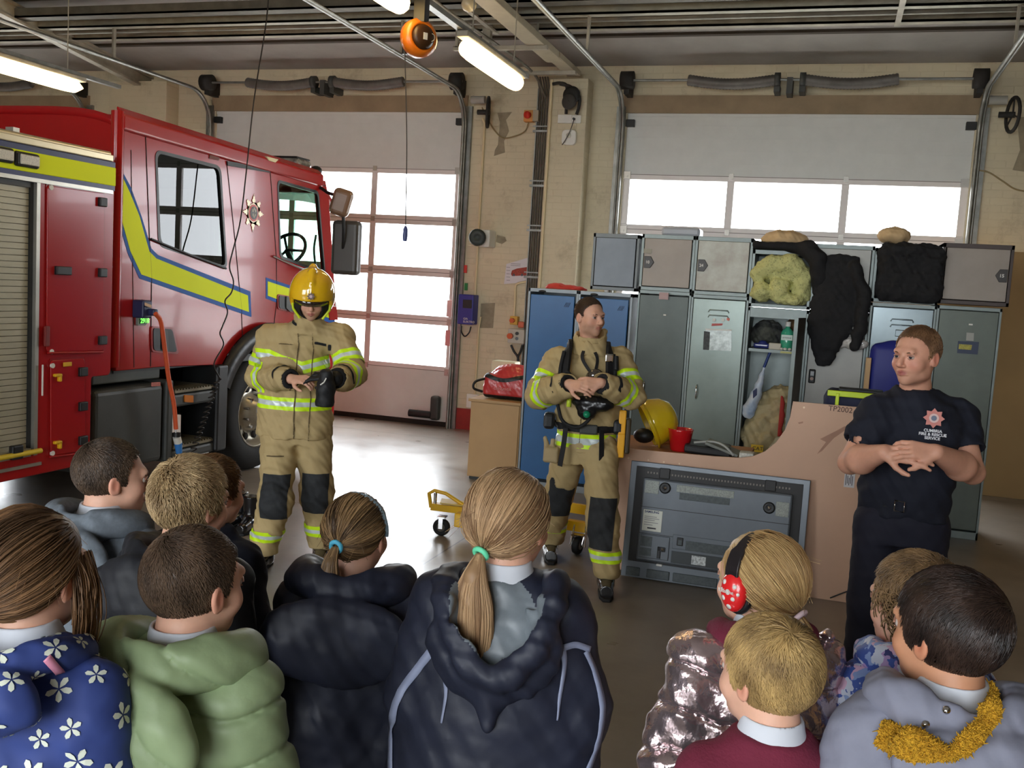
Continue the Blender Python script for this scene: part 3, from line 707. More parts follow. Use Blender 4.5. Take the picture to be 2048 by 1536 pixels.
q = MB().box((-4.15, 11.27, .28), (-4.0, WY, .45)); cat_thing(q, 'floor_socket', M_white, 'white socket low on the wall beside the left door track', 'socket', bevel=.006)
# door motor foot at the door base
t = thing('door_bolt', 'grey handle gear at the foot of the left bay door', 'door bolt', (-4.55, 11.25, 0))
MB().box((-4.62, 11.24, .08), (-4.5, 11.34, .38)).build('gear_case', M_dgrey, t, bevel=.03); MB().cyl((-4.9, 11.27, .14), (-4.6, 11.27, .14), .045).build('handle', M_black, t)
wall_box('door_notice', 'pink notice strip on the frame of the left bay door', 'notice', (891, 660, 899, 692), WY-.005, .03, mat('notice_pink', (228, 150, 152), .5))
wall_box('door_notice', 'pale pink notice on the left bay door frame above the pink strip', 'notice', (894, 600, 905, 634), WY-.005, .03, mat('notice_palepink', (232, 190, 190), .5))
# ------------------------------------------------------------ lamps
def lamp(cx, cy, z, half, label, long_=True):
    t = thing('ceiling_lamp', label, 'ceiling lamp', (cx, cy, z), 'warm fluorescent lamps under the roof' if False else None)
    em = mat('lamp_diffuser', (255, 220, 150), .4, emit=(255, 218, 150), es=9)
    q = MB(); pts = []; rs = []
    for i in range(13):
        s = -1+2*i/12; pts.append((cx, cy+half*s, z)); rs.append(.075*(1-abs(s)**8)**.5+.005)
    q.tube(pts, rs, 16); o = q.build('diffuser', em, t)
    MB().box((cx-.05, cy-half, z+.06), (cx+.05, cy+half, z+.11)).build('lamp_body', M_beam, t, bevel=.01)
    for s in (-.7, .7): MB().tube([(cx, cy+half*s, z+.1), (cx, cy+half*s, cz(cy+half*s)-.01)], .006, 6).build('hanging_rod', M_beam, t)
lamp(-2.88, 8.03, 3.62, .76, 'bright warm tube lamp hanging left of the column')
lamp(-2.90, 5.55, 3.62, .76, 'warm orange tube lamp at the top edge above the helmeted person')
lamp(-7.82, 8.08, 3.62, .76, 'warm tube lamp hanging over the fire engine roof')
cat_thing(MB().box((-2.93, 4.5, 3.73), (-2.87, 9.0, 3.77)), 'lamp_rail', M_steel, 'straight steel rail carrying the tube lamps beside the cable reel', 'rail')
cat_thing(MB().box((-7.85, 4.2, 3.73), (-7.79, 9.4, 3.77)), 'lamp_rail', M_steel, 'straight steel rail carrying the tube lamps over the fire engine', 'rail')
# orange cable reel with its pendant
t = thing('cable_reel', 'orange and black cable reel hanging beside the tube lamp', 'cable reel', (-2.87, 6.4, 3.5))
c = np.array([-2.84, 6.4, 3.45]); ax = np.array([.8, -.6, 0]); ax /= np.linalg.norm(ax)
q = MB(); q.lathe(c-ax*.02, ax, [(0, -.06), (.10, -.06), (.13, -.03), (.13, .03), (.10, .06), (.085, .06), (.08, .02), (0, .02)], 28); q.build('reel_case', mat('reel_orange', (226, 118, 24), .35, coat=.3), t)
q = MB(); q.lathe(c, ax, [(0, .0), (.082, .0), (.082, .05), (.06, .07), (0, .07)], 24); q.build('reel_hub', mat('reel_brown', (66, 42, 22), .4), t)
q = MB().obox(c+ax*.072, (.045, .03, .004), U=(0, 0, 1), W=ax); q.build('hub_label', M_white, t)
MB().box((-2.88, 6.36, 3.55), (-2.80, 6.44, 3.74)).build('hanger', M_black, t)
MB().tube(spline([c+[-.11, 0, -.05], c+[-.11, 0, -.11]], 3), .022).build('cable_guide', M_black, t)
p0 = c+np.array([-.11, 0, -.1]); p1 = P(811, 458, Y=6.4)
MB().tube(spline([p0, (p0+p1)/2+[.012, 0, 0], p1], 6), .004, 6).build('pendant_cable', mat('cable_grey', (60, 56, 52), .6), t)
q = MB(); q.tube([p1+[0, 0, .02], p1, p1-[0, 0, .05], p1-[0, 0, .085]], [.008, .016, .018, .014], 12); q.build('pendant_plug', mat('plug_blue', (70, 80, 130), .4), t)
cat_thing(MB().tube([P(x, y, Y=6.4) for x, y in [(862+8*math.cos(a_), 75+8*math.sin(a_)) for a_ in np.linspace(0, 2*PI, 15)]], .003, 6), 'wire_ring', M_steel, 'thin wire ring hanging beside the orange cable reel', 'wire ring')

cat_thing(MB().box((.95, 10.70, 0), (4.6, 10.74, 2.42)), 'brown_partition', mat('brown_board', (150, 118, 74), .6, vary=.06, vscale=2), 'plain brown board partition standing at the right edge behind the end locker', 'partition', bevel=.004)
# ============================================================ FIRE ENGINE
XT, XB, XF = -4.80, -4.73, -7.28
truck = thing('fire_engine', 'red fire engine with yellow and blue side stripes parked facing the left bay door', 'fire engine', (-6.04, 5.6, 0))
def T(px, py, X=XT):
    p = P(px, py, X=X); return (p[1], p[2])
def TP(pts, X=XT): return [T(a, b, X) for a, b in pts]
Uy, Vz = (0, 1, 0), (0, 0, 1)
def decal(name, px, m, X=XT, th=.003, lift=.003, holes=(), parent=None, r=0):
    out = TP(px, X+lift); out = rpoly(out, r) if r else out
    return plate(name, out, [TP(h, X+lift) for h in holes], (X+lift, 0, 0), Uy, Vz, th, m, parent or truck)
AR = (7.72, .51)
arc = [(AR[0]+.80*math.cos(t), AR[1]+.80*math.sin(t)) for t in np.linspace(PI*.79, PI*.03, 22)]
side = [(5.80, 1.03), (6.3, 1.03)]+arc+[(8.98, .50), (9.02, .8), (9.03, 1.5), (8.98, 1.75), (8.80, 2.55), (8.72, 2.70), (5.80, 2.80)]
w1 = rpoly(TP([(311, 301), (440, 334), (453, 537), (318, 490)]), .07)
w2 = rpoly(TP([(555, 361), (636, 384), (650, 548), (560, 514)]), .06)
for nm, X, dirn in (('cab_side', XT, 1), ('cab_side', XF, -1)):
    o = plate(nm, side, [w1, w2], (X if dirn > 0 else X+.04, 0, 0), Uy, Vz, .04, M_red, truck, bevel=.006)
def grow(poly, d):
    c = np.mean(poly, 0); out = []
    for p in poly:
        v = np.array(p)-c; n_ = np.linalg.norm(v); out.append(tuple(c+v*(1+d/n_)))
    return out
M_rubtrim = mat('window_rubber', (26, 28, 26), .4)
M_tint = glass('green_tinted_glass', (222, 240, 232), tint=.95)
M_tdark = glass('dark_tinted_glass', (150, 165, 150), tint=.5)
for i, w_ in enumerate((w1, w2)):
    for X in (XT, XF+.04):
        plate('window_seal', grow(w_, .012), [grow(w_, -.02)], (X+.004, 0, 0), Uy, Vz, .02, M_rubtrim, truck)
        plate('side_window', grow(w_, -.015), [], (X-.012, 0, 0), Uy, Vz, .005, M_tdark if i == 0 else M_tint, truck)
# shell: roof, rear wall, floor, front
q = MB(); ny, nx = 16, 22; V = []
for j in range(ny):
    y = 5.80+(8.95-5.80)*j/(ny-1); base = 2.80-(y-5.8)*.036; crown = .075
    if y > 8.5: base -= (y-8.5)**2*.9
    for i in range(nx):
        s = i/(nx-1)*2-1; a_ = abs(s)**6
        V.append(((XT+XF+.02)/2+s*(XT-XF)/2, y, base-.10*(1-1)+crown*(1-a_)-.03*a_))
Fs = [(j*nx+i, j*nx+i+1, (j+1)*nx+i+1, (j+1)*nx+i) for j in range(ny-1) for i in range(nx-1)]
q.add(V, Fs, 0, True); o = q.build('cab_roof', M_red, truck)
md = o.modifiers.new('s', 'SOLIDIFY'); md.thickness = .06; md.offset = -1
# upper fairing rib above the doors (raised moulding)
q = MB(); q.prism([(XT-.02, 5.80, 2.70), (XT+.022, 5.80, 2.72), (XT+.022, 5.80, 2.82), (XT-.05, 5.80, 2.88)], (0, 2.85, -.075)); q.build('roof_fairing', M_red, truck, bevel=.012)
q = MB().box((XF+.02, 5.80, 1.03), (XT-.02, 5.85, 2.82)); q.build('cab_rear_wall', M_red, truck, bevel=.01)
q = MB(); q.tube([(XT-.03, 5.80, 1.05), (XT-.03, 5.80, 2.84)], .045, 12); q.build('corner_pillar', M_red, truck)
MB().box((XF+.04, 5.82, 1.0), (XT-.04, 8.9, 1.06)).box((XF+.04, 8.45, 1.06), (XT-.1, 8.95, 1.55)).build('cab_floor', M_dgrey, truck)
MB().box((XF+.04, 5.851, 1.03), (XT-.04, 5.87, 2.8)).box((XF+.05, 5.85, 2.71), (XT-.05, 8.6, 2.74)).build('cab_lining', mat('cab_lining', (48, 50, 46), .8), truck)
q = MB(); q.box((XF+.03, 8.98, .52), (XT-.03, 9.04, 1.52)); q.prism([(XF+.1, 8.70, 2.58), (XT-.1, 8.70, 2.58), (XT-.1, 8.62, 2.76), (XF+.1, 8.62, 2.76)], (0, .14, 0)); q.build('front_panel', M_red, truck, bevel=.02)
MB().prism([(XF+.06, 8.98, 1.52), (XT-.06, 8.98, 1.52), (XT-.1, 8.76, 2.62), (XF+.1, 8.76, 2.62)], (0, .008, 0)).build('windscreen', M_tint, truck)
for x in (XT-.07, XF+.07): MB().obox((x, 8.89, 2.08), (.06, .07, 1.18), U=(1, 0, 0), W=(0, -.21, 1)).build('screen_pillar', M_red, truck, bevel=.01)
MB().box((XF+.0, 8.9, .32), (XT-.0, 9.14, .68)).build('bumper', M_red, truck, bevel=.05)
decal('town_lettering_panel', [(655, 598), (672, 604), (676, 640), (660, 640)], M_red, lift=.012, th=.01)
a = P(656, 611, X=XT+.02); text('lettering', 'VEN', (XT+.03, a[1], a[2]), (0, 1, -.1), (0, 0, 1), .11, M_white, truck)
# cab interior
t = MB()
for y in (6.5,):
    for x in (-5.3, -6.0, -6.7):
        t.box((x-.24, y-.1, 1.35), (x+.24, y+.4, 1.5)); t.obox((x, y-.12, 1.8), (.44, .12, .7), U=(1, 0, 0), W=(0, -.2, 1))
t.build('seat', mat('seat_cloth', (44, 48, 52), .9), truck, bevel=.03)
MB().tube([P(427, 345, X=-5.1), P(424, 530, X=-5.1)], .02).build('grab_pole', mat('pole_yellow', (196, 186, 52), .4), truck)
cc = P(574, 500, X=-5.35); q = MB(); ring = [cc+np.array([.2*math.cos(a_), .12*math.sin(a_), .17*math.sin(a_)]) for a_ in np.linspace(0, 2*PI, 25)[:-1]]
q.tube(ring, .018, 8, closed=True)
for a_ in (0, 8, 16): q.tube([cc, ring[a_]], .014, 6)
q.tube([cc, cc+[0, .3, -.35]], .03); q.build('steering_wheel', M_black, truck)
q = MB().box((-5.6, 8.55, 1.52), (-5.1, 8.8, 1.78)); q.build('dashboard_pod', M_black, truck, bevel=.04)
MB().tube(spline([P(632, 470, X=-5.0), P(628, 500, X=-5.0), P(632, 540, X=-5.0)], 4), .012).build('grab_handle', mat('handle_grey', (130, 130, 110), .4), truck)
# seams
M_seam = mat('seam_black', (30, 12, 10), .6)
def seam(px, X=XT+.001, r=.004, m=M_seam, name='door_seam', parent=None): return MB().tube([P(a_, b_, X=X) for a_, b_ in px], r, 6).build(name, m, parent or truck)
seam([(291, 272), (299, 480), (303, 560), (301, 733)]); seam([(291, 272), (450, 318), (545, 340)]); seam([(453, 322), (470, 480), (483, 620), (485, 680)])
seam([(540, 338), (553, 520), (553, 605), (548, 650)]); seam([(545, 341), (650, 372)]); seam([(262, 300), (268, 735)], r=.003)
decal('gutter_strip', [(455, 322), (543, 336), (541, 345), (456, 331)], M_black, lift=.012, th=.012)
decal('vent_cap', [(420, 310), (440, 314), (438, 321), (419, 317)], mat('vent_grey', (110, 60, 52), .6), lift=.008, th=.006)
decal('marker_lamp', [(534, 313), (557, 319), (551, 325), (538, 321)], mat('lamp_cream', (225, 215, 175), .2), lift=.03, th=.03)
seam([(302, 478), (385, 512), (452, 537)], X=XT+.012, r=.009, m=M_black, name='window_ledge'); seam([(546, 512), (590, 532), (650, 556)], X=XT+.012, r=.010, m=M_chrome, name='window_ledge')
# stripes
decal('blue_stripe', [(241, 335), (262, 375), (283, 432), (303, 497), (316, 510), (501, 583), (503, 634), (279, 557), (256, 507), (241, 455)], M_blue, lift=.0025)
decal('yellow_stripe', [(241, 345), (260, 385), (279, 432), (299, 503), (313, 517), (496, 591), (498, 624), (283, 549), (261, 502), (241, 430)], M_yel, lift=.0045)
decal('blue_stripe', [(532, 555), (664, 598), (671, 650), (532, 597)], M_blue, lift=.0025)
decal('yellow_stripe', [(535.8, 562.5), (664, 605), (669, 640), (535.8, 591.5)], M_yel, lift=.0045)
# badge
bc = P(507, 426, X=XT+.006); by, bz = bc[1], bc[2]
def star(n, r1, r2, c=(0, 0), ph=PI/2): return [(c[0]+(r1 if i % 2 == 0 else r2)*math.cos(ph+PI*i/n), c[1]+(r1 if i % 2 == 0 else r2)*math.sin(ph+PI*i/n)) for i in range(2*n)]
def disc(r, c=(0, 0), n=28): return [(c[0]+r*math.cos(2*PI*i/n), c[1]+r*math.sin(2*PI*i/n)) for i in range(n)]
def badge(org, U, V, s, parent, m0, m1, m2, m3, nm='badge'):
    """eight pointed rayed star badge"""
    pts = []
    for k in range(8):
        R_ = 1.0 if k % 2 == 0 else .88; a0 = PI/2+k*PI/4
        for dd, rr in ((-.26, .60), (-.2, .72), (-.13, .70), (-.09, .86), (-.04, .84), (0, R_), (.04, .84), (.09, .86), (.13, .70), (.2, .72), (.26, .60)): pts.append((s*rr*math.cos(a0-dd), s*rr*math.sin(a0-dd)))
    pts = pts[::-1]
    b_ = plate(nm, pts, [], org, U, V, .003, m0, parent)
    n_ = np.cross(U, V); o = np.array(org)
    for k, (r, m) in enumerate(((.44, m1), (.34, m2))): plate('badge_ring' if k == 0 else 'badge_centre', [(x*s, y*s) for x, y in disc(r)], [], o+n_*(.003+.002*k), U, V, .002, m, b_)
    for k, (x, y, r) in enumerate(((-.12, .12, .09), (.12, .12, .09), (0, .22, .08), (-.1, -.1, .08), (.1, -.1, .08), (0, -.2, .07))): plate('badge_device', [(x_*s, y_*s) for x_, y_ in disc(r, (x, y), 8)], [], o+n_*.007, U, V, .002, m3, b_)
    return b_
badge((XT+.006, by, bz), Uy, Vz, .165, truck, mat('badge_silver', (212, 198, 170), .35, .3), mat('badge_pink', (206, 70, 66), .4), mat('badge_dark', (60, 56, 54), .4), mat('badge_device', (160, 155, 140), .4))
# socket, display, plug and orange lead
decal('charging_plate', [(277, 603), (293, 603), (292, 651), (276, 651)], mat('socket_grey', (130, 136, 130), .5), lift=.02, th=.02, r=.01)
a = P(285, 618, X=XT+.06); q = MB().obox((XT+.05, a[1]+.01, a[2]), (.1, .1, .13)); q.obox((XT+.11, a[1]+.04, a[2]-.02), (.08, .05, .05)); q.build('charging_plug', mat('plug_dark_blue', (44, 52, 90), .45), truck, bevel=.012)
decal('plug_label', [(290, 605), (303, 610), (303, 616), (290, 611)], mat('label_tan', (196, 160, 120), .5), lift=.115, th=.004)
decal('display_screen', [(280, 637), (294, 637), (294, 648), (280, 648)], M_black, lift=.024, th=.004)
a = P(281, 646, X=XT+.03); text('display_digits', '2918', (XT+.03, a[1], a[2]), Uy, Vz, .048, mat('display_green', (120, 255, 90), .5, emit=(110, 255, 80), es=1.2), truck, bold=.001)
pts = [P(x, y, X=XT+.17) for x, y in ((311, 627), (322, 645), (330, 700), (338, 760), (348, 810), (352, 858))]
lead = thing('charging_lead', 'orange charging lead hanging from the plug on the fire engine side', 'cable', tuple(pts[0]))
MB().tube(spline(pts, 6), .017, 10).build('lead_sleeve', mat('lead_orange', (214, 92, 52), .45, vary=.1), lead)
p0 = pts[-1]; q = MB().tube([p0, p0-[0, 0, .07]], .006); q.build('hook', M_chrome, lead)
p1 = p0+[0, .01, -.06]; MB().tube([p1, p1+[0, .02, -.05]], .03, 12).build('connector_cap', M_white, lead); MB().tube([p1+[0, .0, .03], p1], .03, 12).build('connector_collar', M_black, lead)
MB().tube([p1+[0, .02, -.05], p1+[0, .035, -.13]], [.03, .024], 12).build('connector', mat('connector_blue', (60, 130, 205), .4), lead)
# dark recessed handles
for px in ([(303, 652), (347, 655), (358, 708), (304, 704)], [(555, 588), (590, 594), (596, 628), (556, 618)]):
    decal('handle_bezel', px, mat('handle_rim', (150, 40, 36), .3), lift=.012, th=.012, r=.03)
    q = TP(px, XT+.016); c = np.mean(q, 0); plate('door_handle', rpoly([tuple(c+(np.array(p)-c)*.86) for p in q], .03), [], (XT+.018, 0, 0), Uy, Vz, .006, M_black, truck)
    plate('handle_grip', rpoly([tuple(c+np.array([.0, 0])+(np.array(p)-c)*[.22, .8]) for p in q], .01), [], (XT+.03, 0, 0), Uy, Vz, .012, M_dgrey, truck)
# wheel arch and wheels
q = MB(); n_ = 24
ang = np.linspace(PI*.86, PI*.0, n_)
Vv = []
for t_ in ang:
    c_, s_ = math.cos(t_), math.sin(t_)
    for r_, x in ((.80, XT+.01), (.83, XT+.05), (.66, XT+.06), (.62, XT+.0), (.62, XT-.35)): Vv.append((x, AR[0]+r_*c_, AR[1]+r_*s_))
q.add(Vv, [(i*5+j, i*5+j+1, (i+1)*5+j+1, (i+1)*5+j) for i in range(n_-1) for j in range(4)], 0, True); q.build('wheel_arch', mat('arch_black', (36, 37, 38), .4, vary=.2), truck)
MB().box((XT-.25, 6.98, .32), (XT+.05, 7.08, 1.0)).build('mudguard', M_black, truck, bevel=.02)
def wheel(x, y, s):
    wq = link('wheel', MB().lathe((x, y, .52), (s, 0, 0), [(.29, -.14), (.44, -.15), (.50, -.12), (.522, -.06), (.522, .06), (.50, .12), (.44, .15), (.37, .145), (.30, .13), (.29, .10)], 48).mesh('wheel', M_rub), truck)
    MB().lathe((x, y, .52), (s, 0, 0), [(.30, .13), (.315, .135), (.29, .125), (.27, .07), (.24, .05), (.17, .04), (.155, .11), (.12, .125), (.11, .16), (.06, .17), (0, .17)], 48).build('rim', mat('wheel_alloy', (172, 166, 152), .3, .75, vary=.15), wq)
    for k in range(10):
        q = MB(); q2 = MB()
        a_ = 2*PI*k/10; q.lathe((x+s*.058, y+.225*math.cos(a_), .52+.225*math.sin(a_)), (s, 0, 0), [(0, .004), (.033, .004), (.033, -.02)], 14)
        q2.cyl((x+s*.05, y+.15*math.cos(a_+.3), .52+.15*math.sin(a_+.3)), (x+s*.13, y+.15*math.cos(a_+.3), .52+.15*math.sin(a_+.3)), .014, 6)
        q.build('rim_hole', M_seal, wq); q2.build('wheel_nut', M_chrome, wq)
for x, s in ((XT-.17, 1), (XF+.17, -1)):
    wheel(x, AR[0], s); wheel(x, 3.6, s)
MB().box((XF+.35, 2.2, .55), (XT-.4, 8.8, .95)).build('chassis', M_black, truck)
MB().cyl((XF+.3, AR[0], .52), (XT-.3, AR[0], .52), .1).build('axle', M_black, truck)
# black locker and steps below the cab
a = T(184, 772); b_ = T(325, 762)
MB().box((XT-.5, 5.56, .30), (XT+.02, 6.31, .90)).build('side_tank', M_dgrey, truck, bevel=.04, seg=3)
decal('tank_sticker', [(303, 765), (321, 764), (321, 772), (303, 773)], mat('sticker_red', (178, 96, 84), .5, vary=.3, vscale=90), lift=.03)
q = MB().box((XT-.45, 5.62, .93), (XT-.05, 6.35, 1.03)); q.build('top_plate', mat('dark_plate', (74, 78, 72), .5, vary=.1), truck, bevel=.01)
q = MB(); q.box((XT-.45, 6.38, .28), (XT-.40, 7.0, .92)); q.box((XT-.45, 6.34, .28), (XT+.03, 6.42, .92)); q.box((XT-.45, 6.42, .28), (XT+.03, 6.98, .36)); q.box((XT-.45, 6.42, .70), (XT+.03, 6.98, .80)); q.build('step_unit', M_dgrey, truck, bevel=.02)
for z in (.37, .81, .86):
    q = MB().box((XT-.4, 6.44, z), (XT+.025, 6.97, z+.02))
    for k in range(14): q.box((XT-.38, 6.45+k*.037, z+.02), (XT+.02, 6.46+k*.037, z+.03))
    if z != .86: q.build('step_tread', mat('tread_metal', (120, 112, 92), .45, .4, vary=.2), truck)
decal('side_marker', [(370, 790), (387, 791), (387, 805), (370, 804)], mat('marker_amber', (206, 120, 40), .25), lift=.04, th=.015, r=.008)
MB().box((XT-.3, 6.95, .28), (XT+.06, 7.1, 1.0)).build('mudguard', M_black, truck, bevel=.02)
for k in range(3): MB().box((XT-.1, 6.42, .3-.0), (XT+.0, 6.43, .35)).build('step_bolt', M_black, truck) if k == 0 else None
# mirrors
mr = P(686, 495, X=-4.5); q = MB(); q.prism([(p[1]*0-4.66, p[0], p[1]) for p in []] or [(-4.62, mr[1]-.03, mr[2]-.26), (-4.36, mr[1]+.02, mr[2]-.26), (-4.36, mr[1]+.02, mr[2]+.26), (-4.62, mr[1]-.03, mr[2]+.26)], (0, .12, 0)); q.build('mirror_housing', mat('mirror_black', (70, 68, 66), .35), truck, bevel=.04, seg=3)
mu = P(683, 405, X=-4.5); q = MB(); q.obox(mu, (.19, .13, .26), U=(.9, .3, -.25), W=(.2, 0, 1)); q.build('wide_mirror', mat('mirror_amber_brown', (132, 104, 84), .3, coat=.4), truck, bevel=.05, seg=4)
MB().tube(spline([P(640, 375, X=XT), P(655, 385, X=-4.7), mu, mr, P(668, 545, X=-4.75)], 5), .016).build('mirror_arm', M_black, truck)
MB().add(*blob(P(632, 342, X=-4.9), (.06, .06, .05)), 0, True).build('roof_lamp', M_black, truck)
# roof light bar
lp = P(548, 307, X=-5.3); q = MB(); q.prism([(XT-.15, lp[1]-.14, 0+2.80), (XT-.15, lp[1]+.14, 2.80), (XF+.15, lp[1]+.14, 2.80), (XF+.15, lp[1]-.14, 2.80)], (0, 0, .09)); q.build('light_bar', mat('lightbar_clear', (150, 150, 146), .12, .3, coat=1, vary=.5, vscale=14), truck, bevel=.04, seg=3)
q = MB().prism([(XT-.17, lp[1]-.13, 2.885), (XT-.17, lp[1]+.13, 2.885), (XF+.17, lp[1]+.13, 2.885), (XF+.17, lp[1]-.13, 2.885)], (0, 0, .02)); q.build('light_bar_lid', M_black, truck, bevel=.015)
# ------------------------------------------------------------ rear body
Tb = lambda a_, b2: T(a_, b2, XB)
yR = Tb(225, 500)[0]; zt = Tb(227, 320)[1]; zb = Tb(222, 748)[1]; y2 = Tb(180, 850)[0]
zbot = Tb(100, 942)[1]
yL = 2.3; yS0 = Tb(77, 600)[0]; zs1 = Tb(60, 358)[1]; zs0 = Tb(60, 912)[1]
out = rpoly([(yL, zbot), (y2, zbot), (y2, zb), (yR, zb), (yR, zt), (yL, zt)], .03)
hole = rect(yL+.15, zs0, yS0-.01, zs1)
plate('body_side', out, [hole], (XB, 0, 0), Uy, Vz, .05, M_red, truck, bevel=.008)
MB().box((XF+.02, yL, zbot+.02), (XB-.22, y2-.02, zt-.06)).box((XF+.02, y2-.02, zb), (XB-.05, yR-.01, zt-.06)).build('body_box', M_dkred, truck)
# roller shutter
q = MB(); sy0, sy1 = yL+.16, Tb(63, 600)[0]; n_ = 44; h = (zs1-.05-zs0)/n_
for k in range(n_):
    z = zs0+k*h; q.prism([(XB-.05, 0, z+.002), (XB-.028, 0, z+.006), (XB-.028, 0, z+h-.006), (XB-.05, 0, z+h-.002)], (0, 0, 0)) if False else q.box((XB-.06, sy0, z+.003), (XB-.03, sy1, z+h-.001))
q.box((XB-.1, sy0, zs0), (XB-.055, sy1, zs1)); q.build('roller_shutter', mat('shutter_slats', (172, 166, 144), .45, .3, vary=.05), truck)
MB().box((XB-.06, sy1, zs0), (XB-.02, Tb(70, 600)[0], zs1)).build('shutter_channel', M_black, truck); MB().box((XB-.05, Tb(70, 600)[0], zs0), (XB+.006, yS0, zs1)).build('shutter_trim', M_alu, truck)
MB().box((XB-.05, sy0, zs1-.05), (XB-.015, sy1, zs1)).build('shutter_head', M_dgrey, truck)
MB().box((XB-.06, sy0, zs0), (XB+.01, sy1, zs0+.05)).build('shutter_foot', M_alu, truck)
MB().tube([(XB+.03, yL+.2, zs0+.03), (XB+.03, Tb(78, 600)[0], zs0+.03)], .017).build('shutter_bar', mat('bar_yellow', (220, 190, 50), .4), truck)
MB().box((XB, Tb(24, 905)[0]-.03, zs0), (XB+.04, Tb(38, 905)[0], zs0+.09)).build('shutter_latch', M_black, truck, bevel=.01)
MB().box((XB-.0, yL, Tb(78, 926)[1]-.012), (XB+.012, Tb(80, 926)[0], Tb(78, 926)[1]+.008)).build('sill_trim', M_alu, truck)
# awning rail, livery band, lamps
q = MB().box((XB-.12, yL, zt-.015), (XB+.02, yR-.03, zt+.03)); q.tube([(XB-.02, yL, zt+.035), (XB-.02, yR-.03, zt+.035)], .02, 8); q.build('roof_rail', mat('rail_silver', (205, 192, 160), .3, .6), truck, bevel=.006)
zy1, zy0 = Tb(200, 330)[1], Tb(200, 368)[1]
MB().box((XB-.02, yL, zy0-.035), (XB+.012, yR, zt-.015)).build('livery_blue_band', mat('navy_band', (44, 52, 100), .35), truck, bevel=.004)
MB().box((XB-.02, yL, zy0+.0), (XB+.016, yR+.001, zy1-.002)).build('livery_yellow_band', M_yel, truck, bevel=.004)
MB().box((XB-.02, yL, zy0-.055), (XB+.014, yR-.02, zy0-.03)).build('drip_rail', M_alu, truck)
for px in (48, -5):
    c = Tb(px, 320 if px > 0 else 308); q = MB().obox((XB+.02, c[0], c[1]), (.03, .19, .09)); o = q.build('warning_lamp', M_black, truck, bevel=.02)
    q = MB().obox((XB+.036, c[0]+.01, c[1]), (.012, .15, .06)); q.build('lamp_lens', mat('led_lens', (210, 208, 196), .3, vary=.2, vscale=120), o, bevel=.01)
q = MB().box((XB-.2, Tb(30, 280)[0], zt+.05), (XB-.17, Tb(62, 280)[0], zt+.06)); q.obox((XB-.15, Tb(64, 280)[0], zt+.07), (.06, .05, .05)); q.build('roof_lamp_arm', M_alu, truck)
# hatches
def hatch(px, nm):
    pts = rpoly(TP(px, XB), .02)
    o = plate(nm, pts, [], (XB+.012, 0, 0), Uy, Vz, .012, M_red, truck, bevel=.004)
    plate('hatch_frame', grow(pts, .02), [pts], (XB+.005, 0, 0), Uy, Vz, .006, M_dkred, o)
    return o
h1 = hatch([(93, 372), (206, 388), (204, 700), (92, 703)], 'upper_hatch'); h2 = hatch([(100, 722), (166, 718), (168, 900), (100, 910)], 'lower_hatch')
def hb_(c, size, m, nm, par, X=XB+.02):
    p = T(c[0], c[1], XB); return MB().obox((X, p[0], p[1]), size).build(nm, m, par, bevel=.006)
for y in (404, 545, 680): hb_((200, y), (.03, .07, .06), M_black, 'hinge', h1)
for y in (743, 812, 880): hb_((161, y), (.03, .07, .06), M_black, 'hinge', h2)
hb_((121, 541), (.03, .13, .055), M_black, 'hatch_latch', h1)
for y in (750, 884): hb_((110, y), (.03, .06, .02), M_gold, 'latch_arm', h2); hb_((114, y+5), (.03, .02, .05), M_gold, 'latch_arm', h2)
for x, y, h_ in ((99, 375, h1), (100, 703, h1), (102, 731, h2), (102, 906, h2)):
    p = T(x, y, XB); MB().cyl((XB+.0, p[0], p[1]), (XB+.018, p[0], p[1]), .016, 12).build('vent_plug', M_white, h_)
hb_((130, 728), (.006, .075, .028), M_gold, 'warning_label', h2)
hb_((88, 672), (.02, .04, .13), mat('latch_red', (120, 30, 24), .5), 'side_latch', truck); hb_((80, 760), (.008, .012, .2), M_white, 'reflector_strip', truck)
seam([(96, 706), (206, 704)], X=XB+.016, r=.008, m=M_red, name='hatch_lip', parent=h1); seam([(100, 914), (168, 906)], X=XB+.016, r=.008, m=M_red, name='hatch_lip', parent=h2)
# hanging coiled lead from the roof to the step
cp = [(540, -60), (533, 40), (508, 200), (494, 330), (481, 440), (466, 500), (459, 534), (467, 562), (463, 585), (450, 602), (455, 625), (444, 655), (440, 668), (447, 690), (428, 728), (440, 758)]
cpt = [P(x, y, X=XT+.22) for x, y in cp]
coil = thing('coiled_lead', 'thin black coiled lead hanging from the roof down the fire engine side', 'cable', tuple(cpt[-1]))
MB().tube(spline(cpt, 5), .006, 6).build('lead', mat('lead_black', (30, 24, 22), .5), coil)
q0, q1 = P(436, 758, X=XT+.12), P(385, 905, X=XT+.12); pts = []
for i in range(150):
    t_ = i/149; a_ = i*.62; c = q0+(q1-q0)*t_; pts.append(c+np.array([.0+.02*math.cos(a_), .035*math.sin(a_), .01*math.cos(a_)]))
MB().tube(pts, .005, 6).build('coil', mat('lead_black', (30, 24, 22), .5), coil)
